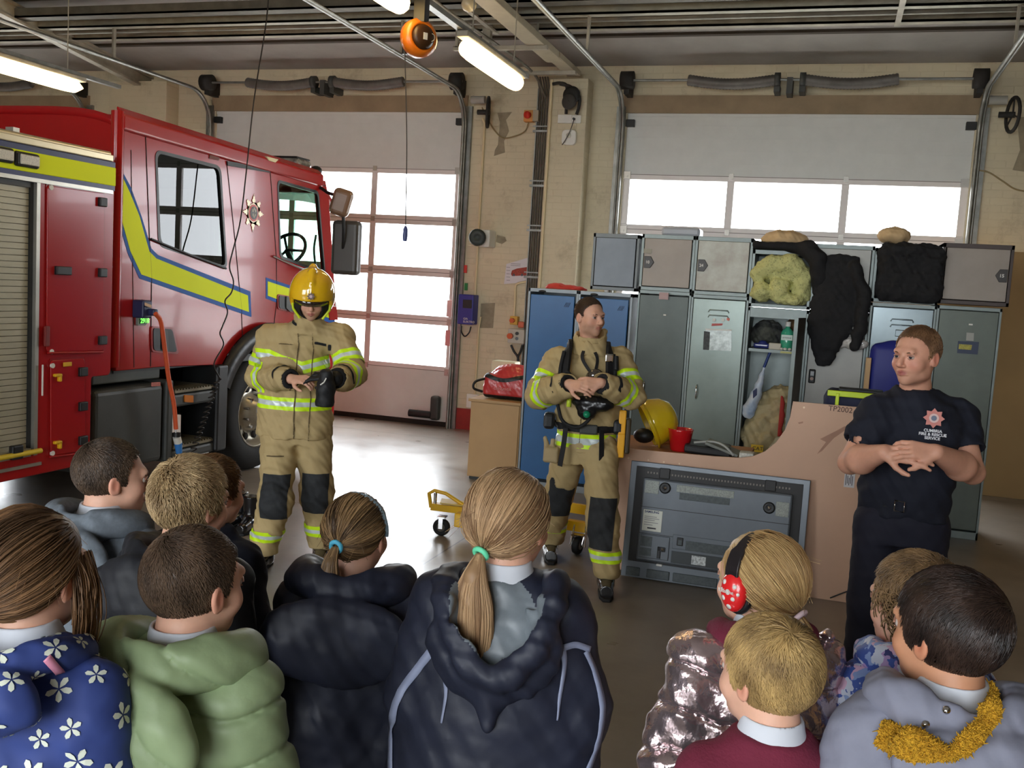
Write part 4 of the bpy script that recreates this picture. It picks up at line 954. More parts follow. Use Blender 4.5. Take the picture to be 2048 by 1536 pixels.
# ============================================================ LOCKERS, BENCH AND EQUIPMENT
M_lk = [mat('locker_dark_green_grey', (88, 96, 92), .42, .25, vary=.08), mat('locker_sage_grey', (128, 140, 134), .28, .35, vary=.1, vscale=3), mat('locker_pale_grey', (164, 164, 158), .4, .1, vary=.05), mat('locker_steel_blue_grey', (120, 132, 136), .22, .5, vary=.12, vscale=3), mat('locker_olive_grey', (96, 104, 96), .38, .25, vary=.08)]
M_frame = mat('locker_frame', (128, 138, 136), .4, .3, vary=.1)
M_in = mat('locker_inside', (70, 74, 74), .6)
M_cube = mat('cube_door_taupe', (152, 142, 132), .45, .15, vary=.07, vscale=4)
YF, YBk = 8.50, 8.96
def shell(x0, x1, z0, z1, y0=YF, y1=YBk, t=.018, m=None, name='locker_body', parent=None, kick=.06):
    q = MB(); q.box((x0, y0, z0), (x0+t, y1, z1)).box((x1-t, y0, z0), (x1, y1, z1)).box((x0, y0, z1-t*1.6), (x1, y1, z1)).box((x0, y0, z0), (x1, y1, z0+(kick or t))).box((x0, y1-t, z0), (x1, y1, z1))
    return q.build(name, m or M_frame, parent, bevel=.002)
def louvre(x, z, w_, parent, m, y=YF-.012):
    q = MB(); q.tube([(x-w_/2, y, z-.012), (x-w_/2+.01, y-.006, z+.006), (x+w_/2-.01, y-.006, z+.006), (x+w_/2, y, z-.012)], .006, 6)
    q.box((x-w_/2, y-.004, z-.008), (x+w_/2, y, z)); q.build('vent_louvre', m, parent)
def locker(x0, x1, h, m, label, vents=0, handle=-1, ajar=0, open_=False):
    t = thing('tall_locker', label, 'locker', ((x0+x1)/2, YF, 0))
    shell(x0, x1, 0, h, parent=t)
    if open_: return t
    if ajar:
        a = ajar; xh = x1-.02; w_ = x1-x0-.045; U = (-math.cos(a), -math.sin(a), 0)
        q = MB(); c = np.array([xh, YF-.004, (.08+h-.03)/2])+np.array(U)*w_/2; q.obox(c, (w_, .014, h-.13), U=U); d = q.build('locker_door', m, t, bevel=.003)
    else:
        q = MB().box((x0+.022, YF-.010, .075), (x1-.022, YF+.006, h-.034)); d = q.build('locker_door', m, t, bevel=.004)
    xc = (x0+x1)/2
    for k in range(vents): louvre(xc, h-.13-k*.045, .17, d, m)
    if handle >= 0:
        xx = x0+handle*(x1-x0); MB().tube(spline([(xx, YF-.012, 1.05), (xx, YF-.04, 1.03), (xx, YF-.04, .95), (xx, YF-.012, .93)], 4), .006).build('handle', M_chrome, d)
    return t, d
LX = [-1.60, -1.14, -.66, -.17, .30, .80, 1.27]
l1, d1 = locker(LX[0], LX[1]-.001, 1.83, M_lk[0], 'dark green-grey locker with door ajar beside the blue lockers', 0, .25, ajar=.05)
c = P(1328, 592, Y=YF-.03); MB().box((c[0]-.04, YF-.045, c[2]-.03), (c[0]+.04, YF-.036, c[2]+.03)).build('name_card', mat('card_pink', (190, 160, 158), .5), d1); c = P(1330, 630, Y=YF-.03); MB().box((c[0]-.012, YF-.045, c[2]-.006), (c[0]+.012, YF-.036, c[2]+.006)).build('sticker', M_white, d1)
l2, d2 = locker(LX[1]+.001, LX[2]-.001, 1.82, M_lk[1], 'glossy sage-grey locker with two louvres, stickers and a handle', 2, .22)
def sheet(px, Yp, name, m, par, th=.004):
    return MB().prism([P(x, y, Y=Yp) for x, y in px], (0, -th, 0)).build(name, m, par)
sheet([(1411, 657), (1463, 659), (1463, 702), (1406, 700)], YF-.014, 'sticker_sheet', mat('foil_sheet', (150, 156, 152), .25, .4, vary=.3, vscale=30), d2)
sheet([(1411, 657), (1463, 659), (1463, 662), (1411, 660)], YF-.02, 'sticker_tape', M_white, d2); sheet([(1408, 662), (1420, 664), (1418, 700), (1406, 699)], YF-.02, 'sticker_sheet', mat('sheet_dark', (50, 52, 50), .5, vary=.5, vscale=60), d2)
sheet([(1424, 647), (1446, 647), (1444, 651), (1423, 652)], YF-.014, 'sticker', mat('sticker_redwhite', (196, 90, 84), .5), d2)
for x, y in ((1428, 640), (1446, 640)): c = P(x, y, Y=YF-.02); MB().cyl((c[0], YF-.026, c[2]), (c[0], YF-.012, c[2]), .014, 12).build('eye_sticker', M_white, d2)
sheet([(1454, 635), (1460, 637), (1458, 642), (1453, 640)], YF-.014, 'sticker', mat('sticker_salmon', (220, 120, 100), .5), d2)
l3 = locker(LX[2]+.001, LX[3]-.001, 1.74, None, 'open locker stuffed with clothes, sacks and a green bottle', open_=True)
zs = P(1550, 700, Y=YF)[2]; x0, x1 = LX[2]+.03, LX[3]-.03
MB().box((x0, YF+.01, zs-.025), (x1, YBk-.02, zs)).build('shelf', M_frame, l3); MB().box((x0-.01, YF-.004, 1.66), (x1+.01, YF+.01, 1.72)).build('top_rail', M_frame, l3)
c = P(1573, 706, Y=YF); MB().box((c[0]-.05, YF+.002, zs-.022), (c[0]+.04, YF+.009, zs-.006)).build('shelf_label', mat('label_yellowish', (196, 196, 120), .5), l3)
U = nrm((-.13, -1, 0)); q = MB().obox(np.array([x1+.005, YF, .88])+U*.21, (.42, .016, 1.6), U=U); q.build('locker_door', mat('door_inside_dark', (84, 78, 72), .5, vary=.15), l3, bevel=.003)
q = MB().obox(np.array([x1+.005, YF, .88])+U*.42, (.012, .03, 1.6), U=U); q.build('door_edge', M_frame, l3)
l4, d4 = locker(LX[3]+.001, LX[4]-.001, 1.75, M_lk[2], 'pale grey locker with a combination lock and black coat hanging over it')
c = P(1624, 752, Y=YF); q = MB().box((c[0]-.027, YF-.03, c[2]-.058), (c[0]+.027, YF-.01, c[2]+.058)); o = q.build('combination_lock', M_black, d4, bevel=.01)
for dz, r in ((-.02, .014),): MB().cyl((c[0], YF-.034, c[2]+dz), (c[0], YF-.029, c[2]+dz), r, 12).build('key_cylinder', M_chrome, o)
MB().box((c[0]-.014, YF-.034, c[2]+.005), (c[0]+.014, YF-.029, c[2]+.04)).build('dial_window', mat('dial_grey', (160, 165, 170), .3), o)
l5, d5 = locker(LX[4]+.001, LX[5]-.001, 1.84, M_lk[3], 'shiny blue-grey locker with louvres behind the person in the navy shirt', 2)
q = MB(); xx = (LX[4]+LX[5])/2; q.tube([(xx-.04, YF-.014, 1.63), (xx-.04, YF-.014, 1.58), (xx+.04, YF-.014, 1.58), (xx+.04, YF-.014, 1.63)], .004, 6, closed=True); q.build('card_holder', M_frame, d5)
l6, d6 = locker(LX[5]+.001, LX[6], 1.85, M_lk[4], 'olive-grey end locker with a small navy and yellow sticker', 0)
sheet([(1916, 682), (1958, 684), (1955, 709), (1914, 706)], YF-.014, 'sticker_sheet', mat('sticker_navy', (40, 52, 80), .4), d6); sheet([(1918, 688), (1944, 690), (1942, 700), (1917, 698)], YF-.019, 'sticker_band', mat('sticker_gold', (170, 160, 60), .4, vary=.3, vscale=80), d6); sheet([(1933, 665), (1948, 666), (1947, 682), (1932, 681)], YF-.014, 'card', mat('card_grey', (165, 165, 158), .5), d6)
c = P(1941, 649, Y=YF); MB().box((c[0]-.014, YF-.016, c[2]-.006), (c[0]+.014, YF-.01, c[2]+.006)).build('sticker', M_white, d6)
# cube lockers on top
def cube(x0, x1, z0, z1, label, m, lock=None, fm=M_frame, y0=YF, open_=False, num='', par=None):
    t = thing('cube_locker', label, 'cube locker', ((x0+x1)/2, y0, z0)); shell(x0, x1, z0, z1, y0, YBk, .022, fm, 'cube_body', t, kick=.03)
    if open_: return t
    d = MB().box((x0+.028, y0-.008, z0+.036), (x1-.028, y0+.008, z1-.036)).build('cube_door', m, t, bevel=.003)
    if lock:
        s = 1 if lock < 0 else -1; xx = x0+.07 if lock < 0 else x1-.07; zz = (z0+z1)/2+.0
        pl = [(xx-s*.035, zz-.05), (xx+s*.02, zz-.05), (xx+s*.05, zz), (xx+s*.02, zz+.05), (xx-s*.035, zz+.05)]
        o = MB().prism([(a_, y0-.022, b_) for a_, b_ in pl], (0, .014, 0)).build('lock_plate', mat('lock_plate', (58, 54, 52), .4), d, bevel=.003)
        text('number', num, (xx-.022, y0-.0235, zz-.012), (1, 0, 0), (0, 0, 1), .035, M_white, o, bold=.001)
    return t
c1 = cube(LX[0], LX[1]-.001, 1.831, 2.31, 'taupe cube locker with black lock plate above the dark locker', M_cube, -1, num='10')
c2 = cube(LX[1]+.0, LX[2]-.002, 1.821, 2.31, 'blotchy taupe cube locker above the sage-grey locker', mat('cube_door_blotchy', (150, 142, 130), .4, .15, c2=(178, 180, 168), vscale=5), -1, num='24')
sheet([(1288, 497), (1304, 498), (1303, 507), (1287, 506)], YF-.010, 'blank_label', mat('label_grey', (160, 156, 140), .5), c1)
c3 = cube(LX[2]+.0, LX[3]-.002, 1.745, 2.22, 'open cube locker holding a yellow knitted hi-vis bundle', None, open_=True)
c4 = cube(LX[3]+.0, LX[4]-.002, 1.755, 2.29, 'grey cube locker half hidden by the hanging black coat', M_lk[2])
c5 = cube(LX[4]+.0, LX[5]-.002, 1.845, 2.28, 'cube locker covered by a bulging black sack', None, open_=True)
c6 = cube(LX[5]+.0, LX[6]+.04, 1.865, 2.34, 'end cube locker with dark brown frame and taupe door', M_cube, 1, fm=mat('brown_frame', (74, 62, 58), .45, vary=.1), num='15')
c0 = cube(-2.03, -1.62, 1.81, 2.30, 'dark slate cube locker with plain panel on the blue lockers', mat('slate_panel', (88, 92, 96), .35, .4, vary=.15, vscale=3), fm=mat('slate_frame', (100, 104, 104), .4, .3))
# blue lockers
M_bl = mat('blue_locker_door', (28, 98, 160), .35, vary=.05)
M_bf = mat('blue_locker_frame', (142, 150, 156), .4, .2)
for i, (x0, x1, lb) in enumerate(((-2.57, -2.11, 'left bright blue locker with grey frame behind the person in the breathing harness'), (-2.11, -1.63, 'right bright blue locker with grey frame beside the dark locker'))):
    t = thing('blue_locker', lb, 'locker', ((x0+x1)/2, 8.4, 0)); shell(x0, x1, 0, 1.79, 8.42, 8.88, .02, M_bf, 'locker_body', t)
    d = MB().box((x0+.03, 8.405, .09), (x1-.03, 8.425, 1.735)).build('locker_door', M_bl, t, bevel=.004)
    MB().add(*blob(((x0+x1)/2-.12+.02, 8.415, 1.765), (.035, .008, .011), 12, 6), 0, True).build('badge', M_black, t)
    q = MB()
    for k in range(4): q.tube([(x1-.12+k*.012, 8.403, 1.64), (x1-.10+k*.012, 8.403, 1.68)], .002, 5)
    q.build('vent_slits', M_black, d)
# beech cupboard, bag, cream box, red cloth
M_beech = mat('beech_laminate', (196, 160, 112), .45, vary=.06, vscale=3)
t = thing('beech_cupboard', 'beech laminate cupboard standing left of the blue lockers', 'cupboard', (-2.83, 8.45, 0))
MB().box((-3.06, 8.44, .03), (-2.58, 9.05, .725)).build('carcass', M_beech, t, bevel=.003); MB().box((-3.08, 8.42, .725), (-2.575, 9.07, .75)).build('top_board', M_beech, t, bevel=.003)
MB().box((-3.05, 8.425, .04), (-2.59, 8.44, .72)).build('cupboard_door', M_beech, t, bevel=.002); MB().box((-3.05, 8.47, 0), (-2.59, 9.03, .03)).build('plinth', M_dgrey, t)
t = thing('kit_bag', 'red and pink holdall with black straps lying on the beech cupboard', 'bag', (-2.8, 8.7, .75))
s = SDF((-3.08, 8.40, .70), (-2.5, 9.05, 1.2), .008)
s.rbox((-2.78, 8.70, .87), (.22, .16, .11), rad=.05); s.ell((-2.74, 8.72, .99), (.20, .14, .085), k=.05); s.disp(lambda p: folds(p, 22, 3, .006)); s.halfspace((0, 0, .752), (0, 0, -1))
M_bag = mat('bag_red', (200, 62, 62), .3, coat=.2, vary=.06)
bag = sobj(s, 'bag_body', M_bag, t)
band(bag, 'bag_strap', lambda V: V[:, 2]-(.955+.02*np.sin(V[:, 0]*14)), [(-.022, .014, 0)], M_black, t, .004, mask=lambda V, N_: N_[:, 1] < .3)
band(bag, 'bag_base', lambda V: V[:, 2], [(.74, .79, 0)], M_black, t, .003)
MB().tube(spline([(-2.98, 8.56, .93), (-3.05, 8.5, .9), (-3.06, 8.49, .84), (-2.99, 8.54, .81)], 5), .012).build('bag_handle', M_black, t)
text('bag_lettering', 'GENSAVER', (-2.88, 8.532, .84), (1, 0, 0), (0, 0, 1), .035, mat('lettering_pinkwhite', (236, 170, 168), .5), t, th=.004)
t = thing('cream_box', 'cream metal box standing behind the red holdall', 'box', (-2.98, 9.2, .75))
MB().box((-3.10, 9.072, .45), (-2.86, 9.25, 1.06)).build('box_case', mat('cream_metal', (206, 200, 168), .5), t, bevel=.01)
MB().box((-3.08, 9.06, .79), (-3.0, 9.072, .86)).build('box_label', mat('label_dark', (120, 116, 100), .5, vary=.5, vscale=60), t)
MB().box((-3.08, 9.08, 0), (-2.9, 9.24, .45)).build('box_pedestal', M_dgrey, t)
s = SDF((-2.6, 8.4, 1.77), (-2.0, 8.95, 1.95), .008); s.ell((-2.28, 8.62, 1.80), (.19, .14, .035)); s.ell((-2.36, 8.58, 1.81), (.07, .09, .035), k=.03); s.disp(lambda p: folds(p, 34, 5, .007)); s.halfspace((0, 0, 1.792), (0, 0, -1))
tag(sobj(s, 'red_cloth', mat('cloth_red', (196, 60, 52), .7), None), 'crumpled red cloth lying on top of the left blue locker', 'cloth')
# bundles
M_hi = mat('hivis_knit', (196, 194, 130), .8, vary=.08)
nt = M_hi.node_tree; N = nt.nodes; tcx = N.new('ShaderNodeTexCoord'); vz = N.new('ShaderNodeTexVoronoi'); vz.inputs['Scale'].default_value = 55; nt.links.new(tcx.outputs['Object'], vz.inputs['Vector'])
mxh = N.new('ShaderNodeMix'); mxh.data_type = 'RGBA'; mrh = N.new('ShaderNodeMapRange'); mrh.inputs['From Min'].default_value = .0; mrh.inputs['From Max'].default_value = .35; nt.links.new(vz.outputs['Distance'], mrh.inputs[0]); nt.links.new(mrh.outputs[0], mxh.inputs['Factor']); mxh.inputs['A'].default_value = (*srgb((120, 122, 84)), 1); mxh.inputs['B'].default_value = (*srgb((206, 206, 140)), 1); nt.links.new(mxh.outputs['Result'], N['Principled BSDF'].inputs['Base Color'])
bpn = N.new('ShaderNodeBump'); bpn.inputs['Strength'].default_value = .8; bpn.inputs['Distance'].default_value = .006; nt.links.new(vz.outputs['Distance'], bpn.inputs['Height']); nt.links.new(bpn.outputs[0], N['Principled BSDF'].inputs['Normal'])
s = SDF((-.68, 8.36, 1.74), (-.13, 8.95, 2.2), .008)
s.ell((-.40, 8.62, 2.03), (.19, .2, .12)); s.chain([(-.60, 8.50, 2.02), (-.5, 8.47, 2.10), (-.35, 8.47, 2.12), (-.25, 8.5, 2.02), (-.25, 8.52, 1.86)], [.07, .075, .085, .085, .08], k=.02); s.ell((-.56, 8.5, 1.87), (.09, .1, .085), k=.012); s.ell((-.42, 8.48, 1.90), (.09, .1, .12), k=.012); s.ell((-.32, 8.48, 1.82), (.12, .1, .05), k=.01)
s.disp(lambda p: folds(p, 20, 2, .014)); s.disp(lambda p: folds(p, 50, 3, .005)); s.halfspace((0, 0, 1.777), (0, 0, -1))
tag(sobj(s, 'hivis_bundle', M_hi, None), 'yellow-green knitted hi-vis bundle stuffed in the open cube locker', 'clothing bundle')
M_bkc = mat('black_cloth', (30, 30, 32), .85, vary=.2, vscale=20)
s = SDF((-.70, 8.3, 1.78), (-.02, 9.0, 2.38), .009); s.rbox((-.42, 8.68, 2.255), (.24, .26, .03), rad=.025); s.chain([(-.36, 8.5, 2.24), (-.22, 8.46, 2.24), (-.14, 8.44, 2.16), (-.11, 8.44, 2.02), (-.135, 8.44, 1.90)], [.03, .06, .07, .06, .03], k=.05); s.disp(lambda p: folds(p, 18, 8, .008))
tag(sobj(s, 'black_jacket', M_bkc, None), 'black jacket draped over the top of the open cube locker', 'jacket')
s = SDF((-.68, 8.38, 2.2), (-.14, 8.95, 2.46), .009); s.ell((-.42, 8.62, 2.31), (.19, .18, .085)); s.disp(lambda p: folds(p, 26, 4, .014)); s.halfspace((0, 0, 2.285), (0, 0, -1))
tag(sobj(s, 'cream_cloth', mat('cloth_cream', (214, 184, 140), .8, vary=.1), None), 'crumpled cream cloth on top of the black jacket', 'cloth')
# hanging black coat
s = SDF((-.26, 8.28, 1.22), (.36, 8.52, 2.26), .009)
s.loft((0, 8.42, 0), (1, 0, 0), (0, 1, 0), (0, 0, 1), [(1.30, -.015, 0, .05, .03), (1.42, -.02, 0, .10, .04), (1.6, .0, 0, .175, .045), (1.8, .02, 0, .19, .045), (2.05, .05, 0, .15, .045), (2.2, .055, .01, .14, .03)], k=.01)
s.chain([(.15, 8.40, 2.12), (.24, 8.40, 1.9), (.24, 8.40, 1.62), (.20, 8.40, 1.48)], [.05, .055, .05, .04], k=.02); s.disp(lambda p: folds(p, 17, 9, .012)); s.disp(lambda p: folds(p, 40, 10, .006))
coat = sobj(s, 'hanging_coat', M_bkc, None); tag(coat, 'long black coat hanging down over the pale grey locker', 'coat')
s = SDF((.0, 8.30, 1.38), (.34, 8.5, 1.60), .008); s.ell((.2, 8.45, 1.5), (.12, .035, .05)); s.ell((.06, 8.46, 1.47), (.05, .02, .03), k=.03); s.disp(lambda p: folds(p, 50, 2, .010)); tag(sobj(s, 'plastic_bag', mat('clear_plastic_wrap', (186, 182, 176), .15, coat=.6, vary=.3, vscale=30), None), 'crinkled clear plastic bag below the hanging black coat', 'plastic bag')
s = SDF((.26, 8.26, 1.80), (.90, 9.0, 2.42), .009); s.rbox((.57, 8.62, 2.08), (.245, .26, .225), rad=.07); s.ell((.55, 8.5, 2.27), (.2, .16, .05), k=.05); s.disp(lambda p: folds(p, 20, 12, .014)); s.disp(lambda p: folds(p, 46, 13, .007)); s.halfspace((0, 0, 1.852), (0, 0, -1))
tag(sobj(s, 'black_sack', M_bkc, None), 'bulging black sack on top of the blue-grey locker', 'sack')
s = SDF((.22, 8.34, 2.26), (.68, 8.9, 2.52), .009); s.ell((.43, 8.56, 2.38), (.13, .14, .07)); s.disp(lambda p: folds(p, 28, 6, .011)); tag(sobj(s, 'cream_cloth', mat('cloth_cream', (214, 184, 140), .8, vary=.1), None), 'crumpled peach cloth on top of the bulging black sack', 'cloth')
c = P(1364, 452, Y=8.7); t = tag(MB().box((c[0]-.16, 8.6, 2.311), (c[0]+.17, 8.85, 2.385)).build('plastic_tray', mat('tray_grey', (170, 176, 186), .35), None, bevel=.02), 'pale grey plastic tray on top of the taupe cube lockers', 'tray')
# contents of the open locker
yb = 8.62
def bottle():
    c = P(1573, 690, Y=yb); x = c[0]; z = zs
    t = thing('mouthwash_bottle', 'green mouthwash bottle with clear cap on the open locker shelf', 'bottle', (x, yb, z))
    MB().lathe((x, yb, z), (0, 0, 1), [(0, 0), (.05, .002), (.054, .02), (.054, .14), (.045, .165), (.02, .185), (.018, .2), (0, .2)], 16).build('bottle_body', mat('bottle_green', (70, 176, 140), .12, coat=.6), t)
    MB().lathe((x, yb, z+.2), (0, 0, 1), [(.022, 0), (.022, .04), (0, .04)], 12).build('bottle_cap', M_white, t)
    o = MB().box((x-.045, yb-.057, z+.085), (x+.045, yb-.05, z+.13)).build('bottle_label', mat('label_white', (206, 226, 216), .4), t)
    text('label_text', 'LISTERINE', (x-.04, yb-.058, z+.1), (1, 0, 0), (0, 0, 1), .017, mat('text_black', (24, 24, 24), .5), o)
bottle()
c = P(1550, 690, Y=8.56); tag(MB().box((c[0]-.05, 8.55, zs), (c[0]+.05, 8.62, zs+.055)).build('small_box', mat('box_cream', (206, 200, 184), .5), None, bevel=.006), 'small cream box beside the green bottle', 'box')
for k, dx in enumerate((-.03, .0, .035, .07)):
    c = P(1573, 697, Y=8.54); tag(MB().add(*blob((c[0]+dx-.01, 8.54, zs+.012), (.016, .014, .012), 10, 6), 0, True).build('white_token', M_white, None), 'small white token on the shelf edge in front of the green bottle', 'token', 'white tokens on the locker shelf')
c = P(1523, 690, Y=8.6); s = SDF((c[0]-.08, 8.5, zs-.005), (c[0]+.08, 8.7, zs+.09), .005); s.rbox((c[0], 8.6, zs+.025), (.065, .03, .022), rad=.015); s.ell((c[0]+.01, 8.6, zs+.05), (.035, .024, .02)); tag(sobj(s, 'toy_car', mat('car_blue', (44, 54, 120), .2, coat=.8), None), 'small shiny blue toy car on the open locker shelf', 'toy car')
s = SDF((-.66, 8.55, zs-.02), (-.16, 8.95, 1.72), .008); s.ell((-.5, 8.76, zs+.12), (.14, .13, .12)); s.ell((-.3, 8.78, zs+.08), (.13, .12, .08), k=.02); s.disp(lambda p: folds(p, 26, 14, .016)); s.disp(lambda p: folds(p, 55, 15, .006)); s.halfspace((0, 0, zs+.003), (0, 0, -1))
tag(sobj(s, 'dark_clothes', mat('clothes_dark', (38, 40, 46), .85, c2=(92, 94, 84), vscale=9), None), 'dark clothes heaped behind the green bottle', 'clothing heap')
s = SDF((-.36, 8.6, 1.50), (-.18, 8.95, 1.72), .008); s.ell((-.27, 8.77, 1.61), (.08, .12, .07)); s.disp(lambda p: folds(p, 26, 17, .009)); tag(sobj(s, 'brown_jumper', mat('jumper_brown', (112, 84, 54), .9), None), 'brown jumper bundled at the top right of the open locker', 'jumper')
s = SDF((-.72, 8.46, .38), (-.12, 8.95, 1.22), .009); s.ell((-.40, 8.66, .78), (.215, .16, .27), nrm((1, 0, .25))[None].repeat(1, 0) if False else None); s.ell((-.46, 8.64, .66), (.18, .14, .2), k=.05); s.ell((-.32, 8.66, .98), (.12, .12, .12), k=.06)
s.disp(lambda p: folds(p, 13, 20, .024)); s.disp(lambda p: folds(p, 36, 21, .012)); s.disp(lambda p: folds(p, 75, 22, .004))
M_sack = mat('sack_beige', (192, 178, 138), .55, vary=.08)
tag(sobj(s, 'beige_sack', M_sack, None), 'large crumpled beige laundry sack inside the open locker', 'sack')
s = SDF((-.44, 8.40, .36), (-.10, 8.7, .72), .008); s.ell((-.29, 8.54, .54), (.11, .08, .14)); s.disp(lambda p: folds(p, 24, 3, .012)); tag(sobj(s, 'pale_sack', mat('sack_pale', (200, 196, 174), .5), None), 'smaller pale sack behind the curve of the plywood panel', 'sack')
s = SDF((-.34, 8.36, .62), (-.12, 8.6, 1.06), .007); s.loft((-.225, 8.475, 0), (1, 0, .15), (0, 1, 0), (0, 0, 1), [(.68, -.03, 0, .05, .02), (.8, -.02, 0, .075, .025), (.95, .02, 0, .05, .02), (1.02, .05, 0, .015, .014)]); s.disp(lambda p: folds(p, 26, 30, .007)); tag(sobj(s, 'red_rag', mat('rag_red', (198, 66, 60), .7), None), 'red rag hanging at the edge of the open locker', 'rag')
t = thing('carrier_bag', 'pale blue and white carrier bag hanging by its strap in the open locker', 'bag', (-.57, 8.52, 1.0))
a_ = [P(x, y, Y=8.53) for x, y in ((1538, 705), (1528, 735), (1512, 790), (1500, 815))]
s = SDF((-.70, 8.44, .68), (-.38, 8.62, 1.26), .007); s.chain([a_[1], a_[2], a_[3]], [.012, .045, .05], k=.02); s.ell(a_[3]-[.01, 0, .04], (.055, .03, .06), k=.03); s.disp(lambda p: folds(p, 30, 31, .006)); sobj(s, 'bag_body', mat('bag_paleblue', (150, 180, 216), .3, c2=(222, 230, 238), vscale=8), t)
MB().tube([P(1541, 702, Y=8.53), a_[1]], .012, 6).build('bag_strap', mat('strap_blue', (40, 66, 130), .5), t)
sheet([(1506, 782), (1514, 776), (1514, 790), (1506, 797)], 8.47, 'bag_print', mat('print_navy', (30, 40, 90), .5), t)
s = SDF((-.66, 8.45, .06), (-.16, 8.95, .46), .009); s.rbox((-.41, 8.72, .21), (.21, .2, .15), rad=.05); s.disp(lambda p: folds(p, 18, 40, .008)); s.halfspace((0, 0, .075), (0, 0, -1))
bb = sobj(s, 'black_holdall', M_bkc, None); tag(bb, 'black holdall with a yellow tag at the foot of the open locker', 'bag')
c = P(1514, 897, Y=8.49); o = MB().box((c[0]-.05, 8.49, c[2]-.03), (c[0]+.05, 8.50, c[2]+.03)).build('tag', mat('tag_yellow', (228, 190, 40), .5), bb); text('tag_text', 'CAT', (c[0]-.04, 8.488, c[2]-.014), (1, 0, 0), (0, 0, 1), .045, mat('text_black', (24, 24, 24), .5), o)
# blue board behind the man
s = SDF((.22, 8.2, .62), (.72, 8.5, 1.62), .01); s.rbox((.50, 8.38, 1.1), (.17, .06, .42), rad=.06); s.ell((.50, 8.38, 1.30), (.18, .07, .25), k=.03); tag(sobj(s, 'blue_case', mat('case_blue', (36, 44, 130), .5, vary=.05), None), 'rounded deep blue case standing behind the head of the person in the navy shirt', 'case')
cat_thing(MB().box((.30, 8.30, .0), (.34, 8.36, 1.40)), 'wooden_pole', M_beech, 'pale wooden pole standing beside the blue case', 'pole', bevel=.004)
cat_thing(MB().box((.24, 8.0, 0), (.72, 8.42, .68)), 'grey_crate', M_dgrey, 'dark grey crate under the blue case', 'crate', bevel=.02)
# ------------------------------------------------------------ plywood panel, television, bench
YP = 6.22
M_ply = mat('plywood_pink_brown', (206, 168, 142), .55, vary=.05, vscale=2.5)
pts = [(1193, 1118), (1202, 1000), (1236, 897), (1252, 897), (1340, 905), (1430, 913), (1480, 916), (1505, 913), (1530, 903), (1552, 885), (1570, 860), (1580, 835), (1586, 803)]
pp = [tuple(P(x, y, Y=YP)[[0, 2]]) for x, y in pts]
pp[0] = (-1.335, .002); pp = pp+[(.30, 1.20), (.42, 1.12), (.46, .96), (.76, .94), (.76, .002)]
pan = plate('plywood_panel', pp[::-1] if False else pp, [], (0, YP, 0), (1, 0, 0), (0, 0, 1), .018, M_ply); tag(pan, 'tall pinkish plywood panel with a curved cut-out standing on the floor', 'plywood panel')
for x, y in ((1257, 916), (1297, 920), (1328, 924), (1359, 927), (1608, 815)):
    c = P(x, y, Y=YP); MB().cyl((c[0], YP-.004, c[2]), (c[0], YP+.001, c[2]), .006, 10).build('screw_head', mat('screw_pale', (226, 200, 170), .4, .3), pan)
for k, (px) in enumerate(([(1640, 878), (1672, 862), (1690, 852), (1694, 858), (1668, 876), (1644, 902), (1634, 908), (1652, 884)], [(1596, 845), (1606, 843), (1606, 846), (1598, 848)])):
    MB().prism([P(x, y, Y=YP-.0005) for x, y in px], (0, -.0012, 0)).build('scuff_mark', mat('scuff_brown', (168, 128, 106), .6, vary=.1), pan)
c = P(1657, 811, Y=YP); text('stencil', 'TP2002 41', (c[0], YP-.001, c[2]-.03), (1, 0, -.02), (0, 0, 1), .045, mat('stencil_brown', (80, 54, 44), .6), pan)
c = P(1699, 959, Y=YP); o = MB().box((c[0]-.03, YP-.004, c[2]-.048), (c[0]+.03, YP, c[2]+.048)).build('delivery_label', mat('label_paper', (206, 204, 206), .5), pan)
q = MB()
for k in range(5): q.box((c[0]-.022+k*.009, YP-.0055, c[2]-.035+.01*(k % 2)), (c[0]-.018+k*.009, YP-.004, c[2]+.035-.012*(k % 3)))
q.build('label_print', mat('print_dark', (80, 80, 86), .6), o)
cat_thing(MB().tube(spline([P(x, y, Y=YP-.02) for x, y in ((1660, 1196), (1680, 1188), (1702, 1180))], 4), .004), 'cable_end', M_black, 'short black cable end lying against the foot of the plywood panel', 'cable')
# television seen from the back, leaning on the panel
tv = thing('television', 'large flat television turned to show its grey back, leaning on the plywood', 'television', (-.57, 6.1, 0))
O3 = P(1248, 1147, Y=6.10); O3[2] = .005; TL = P(1277, 927, Y=6.19); TR = P(1621, 971, Y=6.19)
Ux = nrm((1, .0, -.0)); Wz = nrm(TL-O3); Wz = nrm((0, Wz[1], Wz[2])); Nv = nrm(np.cross(Ux, Wz)); TW = 1.10; TH = np.linalg.norm(TL-O3)
O3 = np.array([-1.125, 6.10, .004]); TH = .735
def tvp(u, v, n=0): return O3+Ux*(u*TW)+Wz*(v*TH)+Nv*n
def tvbox(u0, v0, u1, v1, n0, n1, name, m, par=tv, bevel=.004):
    q = MB(); P0 = [tvp(u0, v0, n0), tvp(u1, v0, n0), tvp(u1, v1, n0), tvp(u0, v1, n0)]; q.prism(P0, Nv*(n1-n0)); return q.build(name, m, par, bevel=bevel)
M_tv = mat('tv_back_grey', (96, 102, 108), .42, .3, vary=.08, vscale=5); M_tvd = mat('tv_recess_black', (26, 24, 24), .5); M_tvl = mat('tv_light_grid', (150, 156, 150), .5, vary=.25, vscale=120); M_tvm = mat('tv_mid', (74, 82, 84), .5, vary=.2, vscale=70)
tvbox(0, 0, 1, 1, 0, .03, 'bezel', mat('tv_bezel', (104, 110, 116), .35, .4))
tvbox(.035, .14, .965, .96, .028, .034, 'recess', M_tvd, bevel=.002)
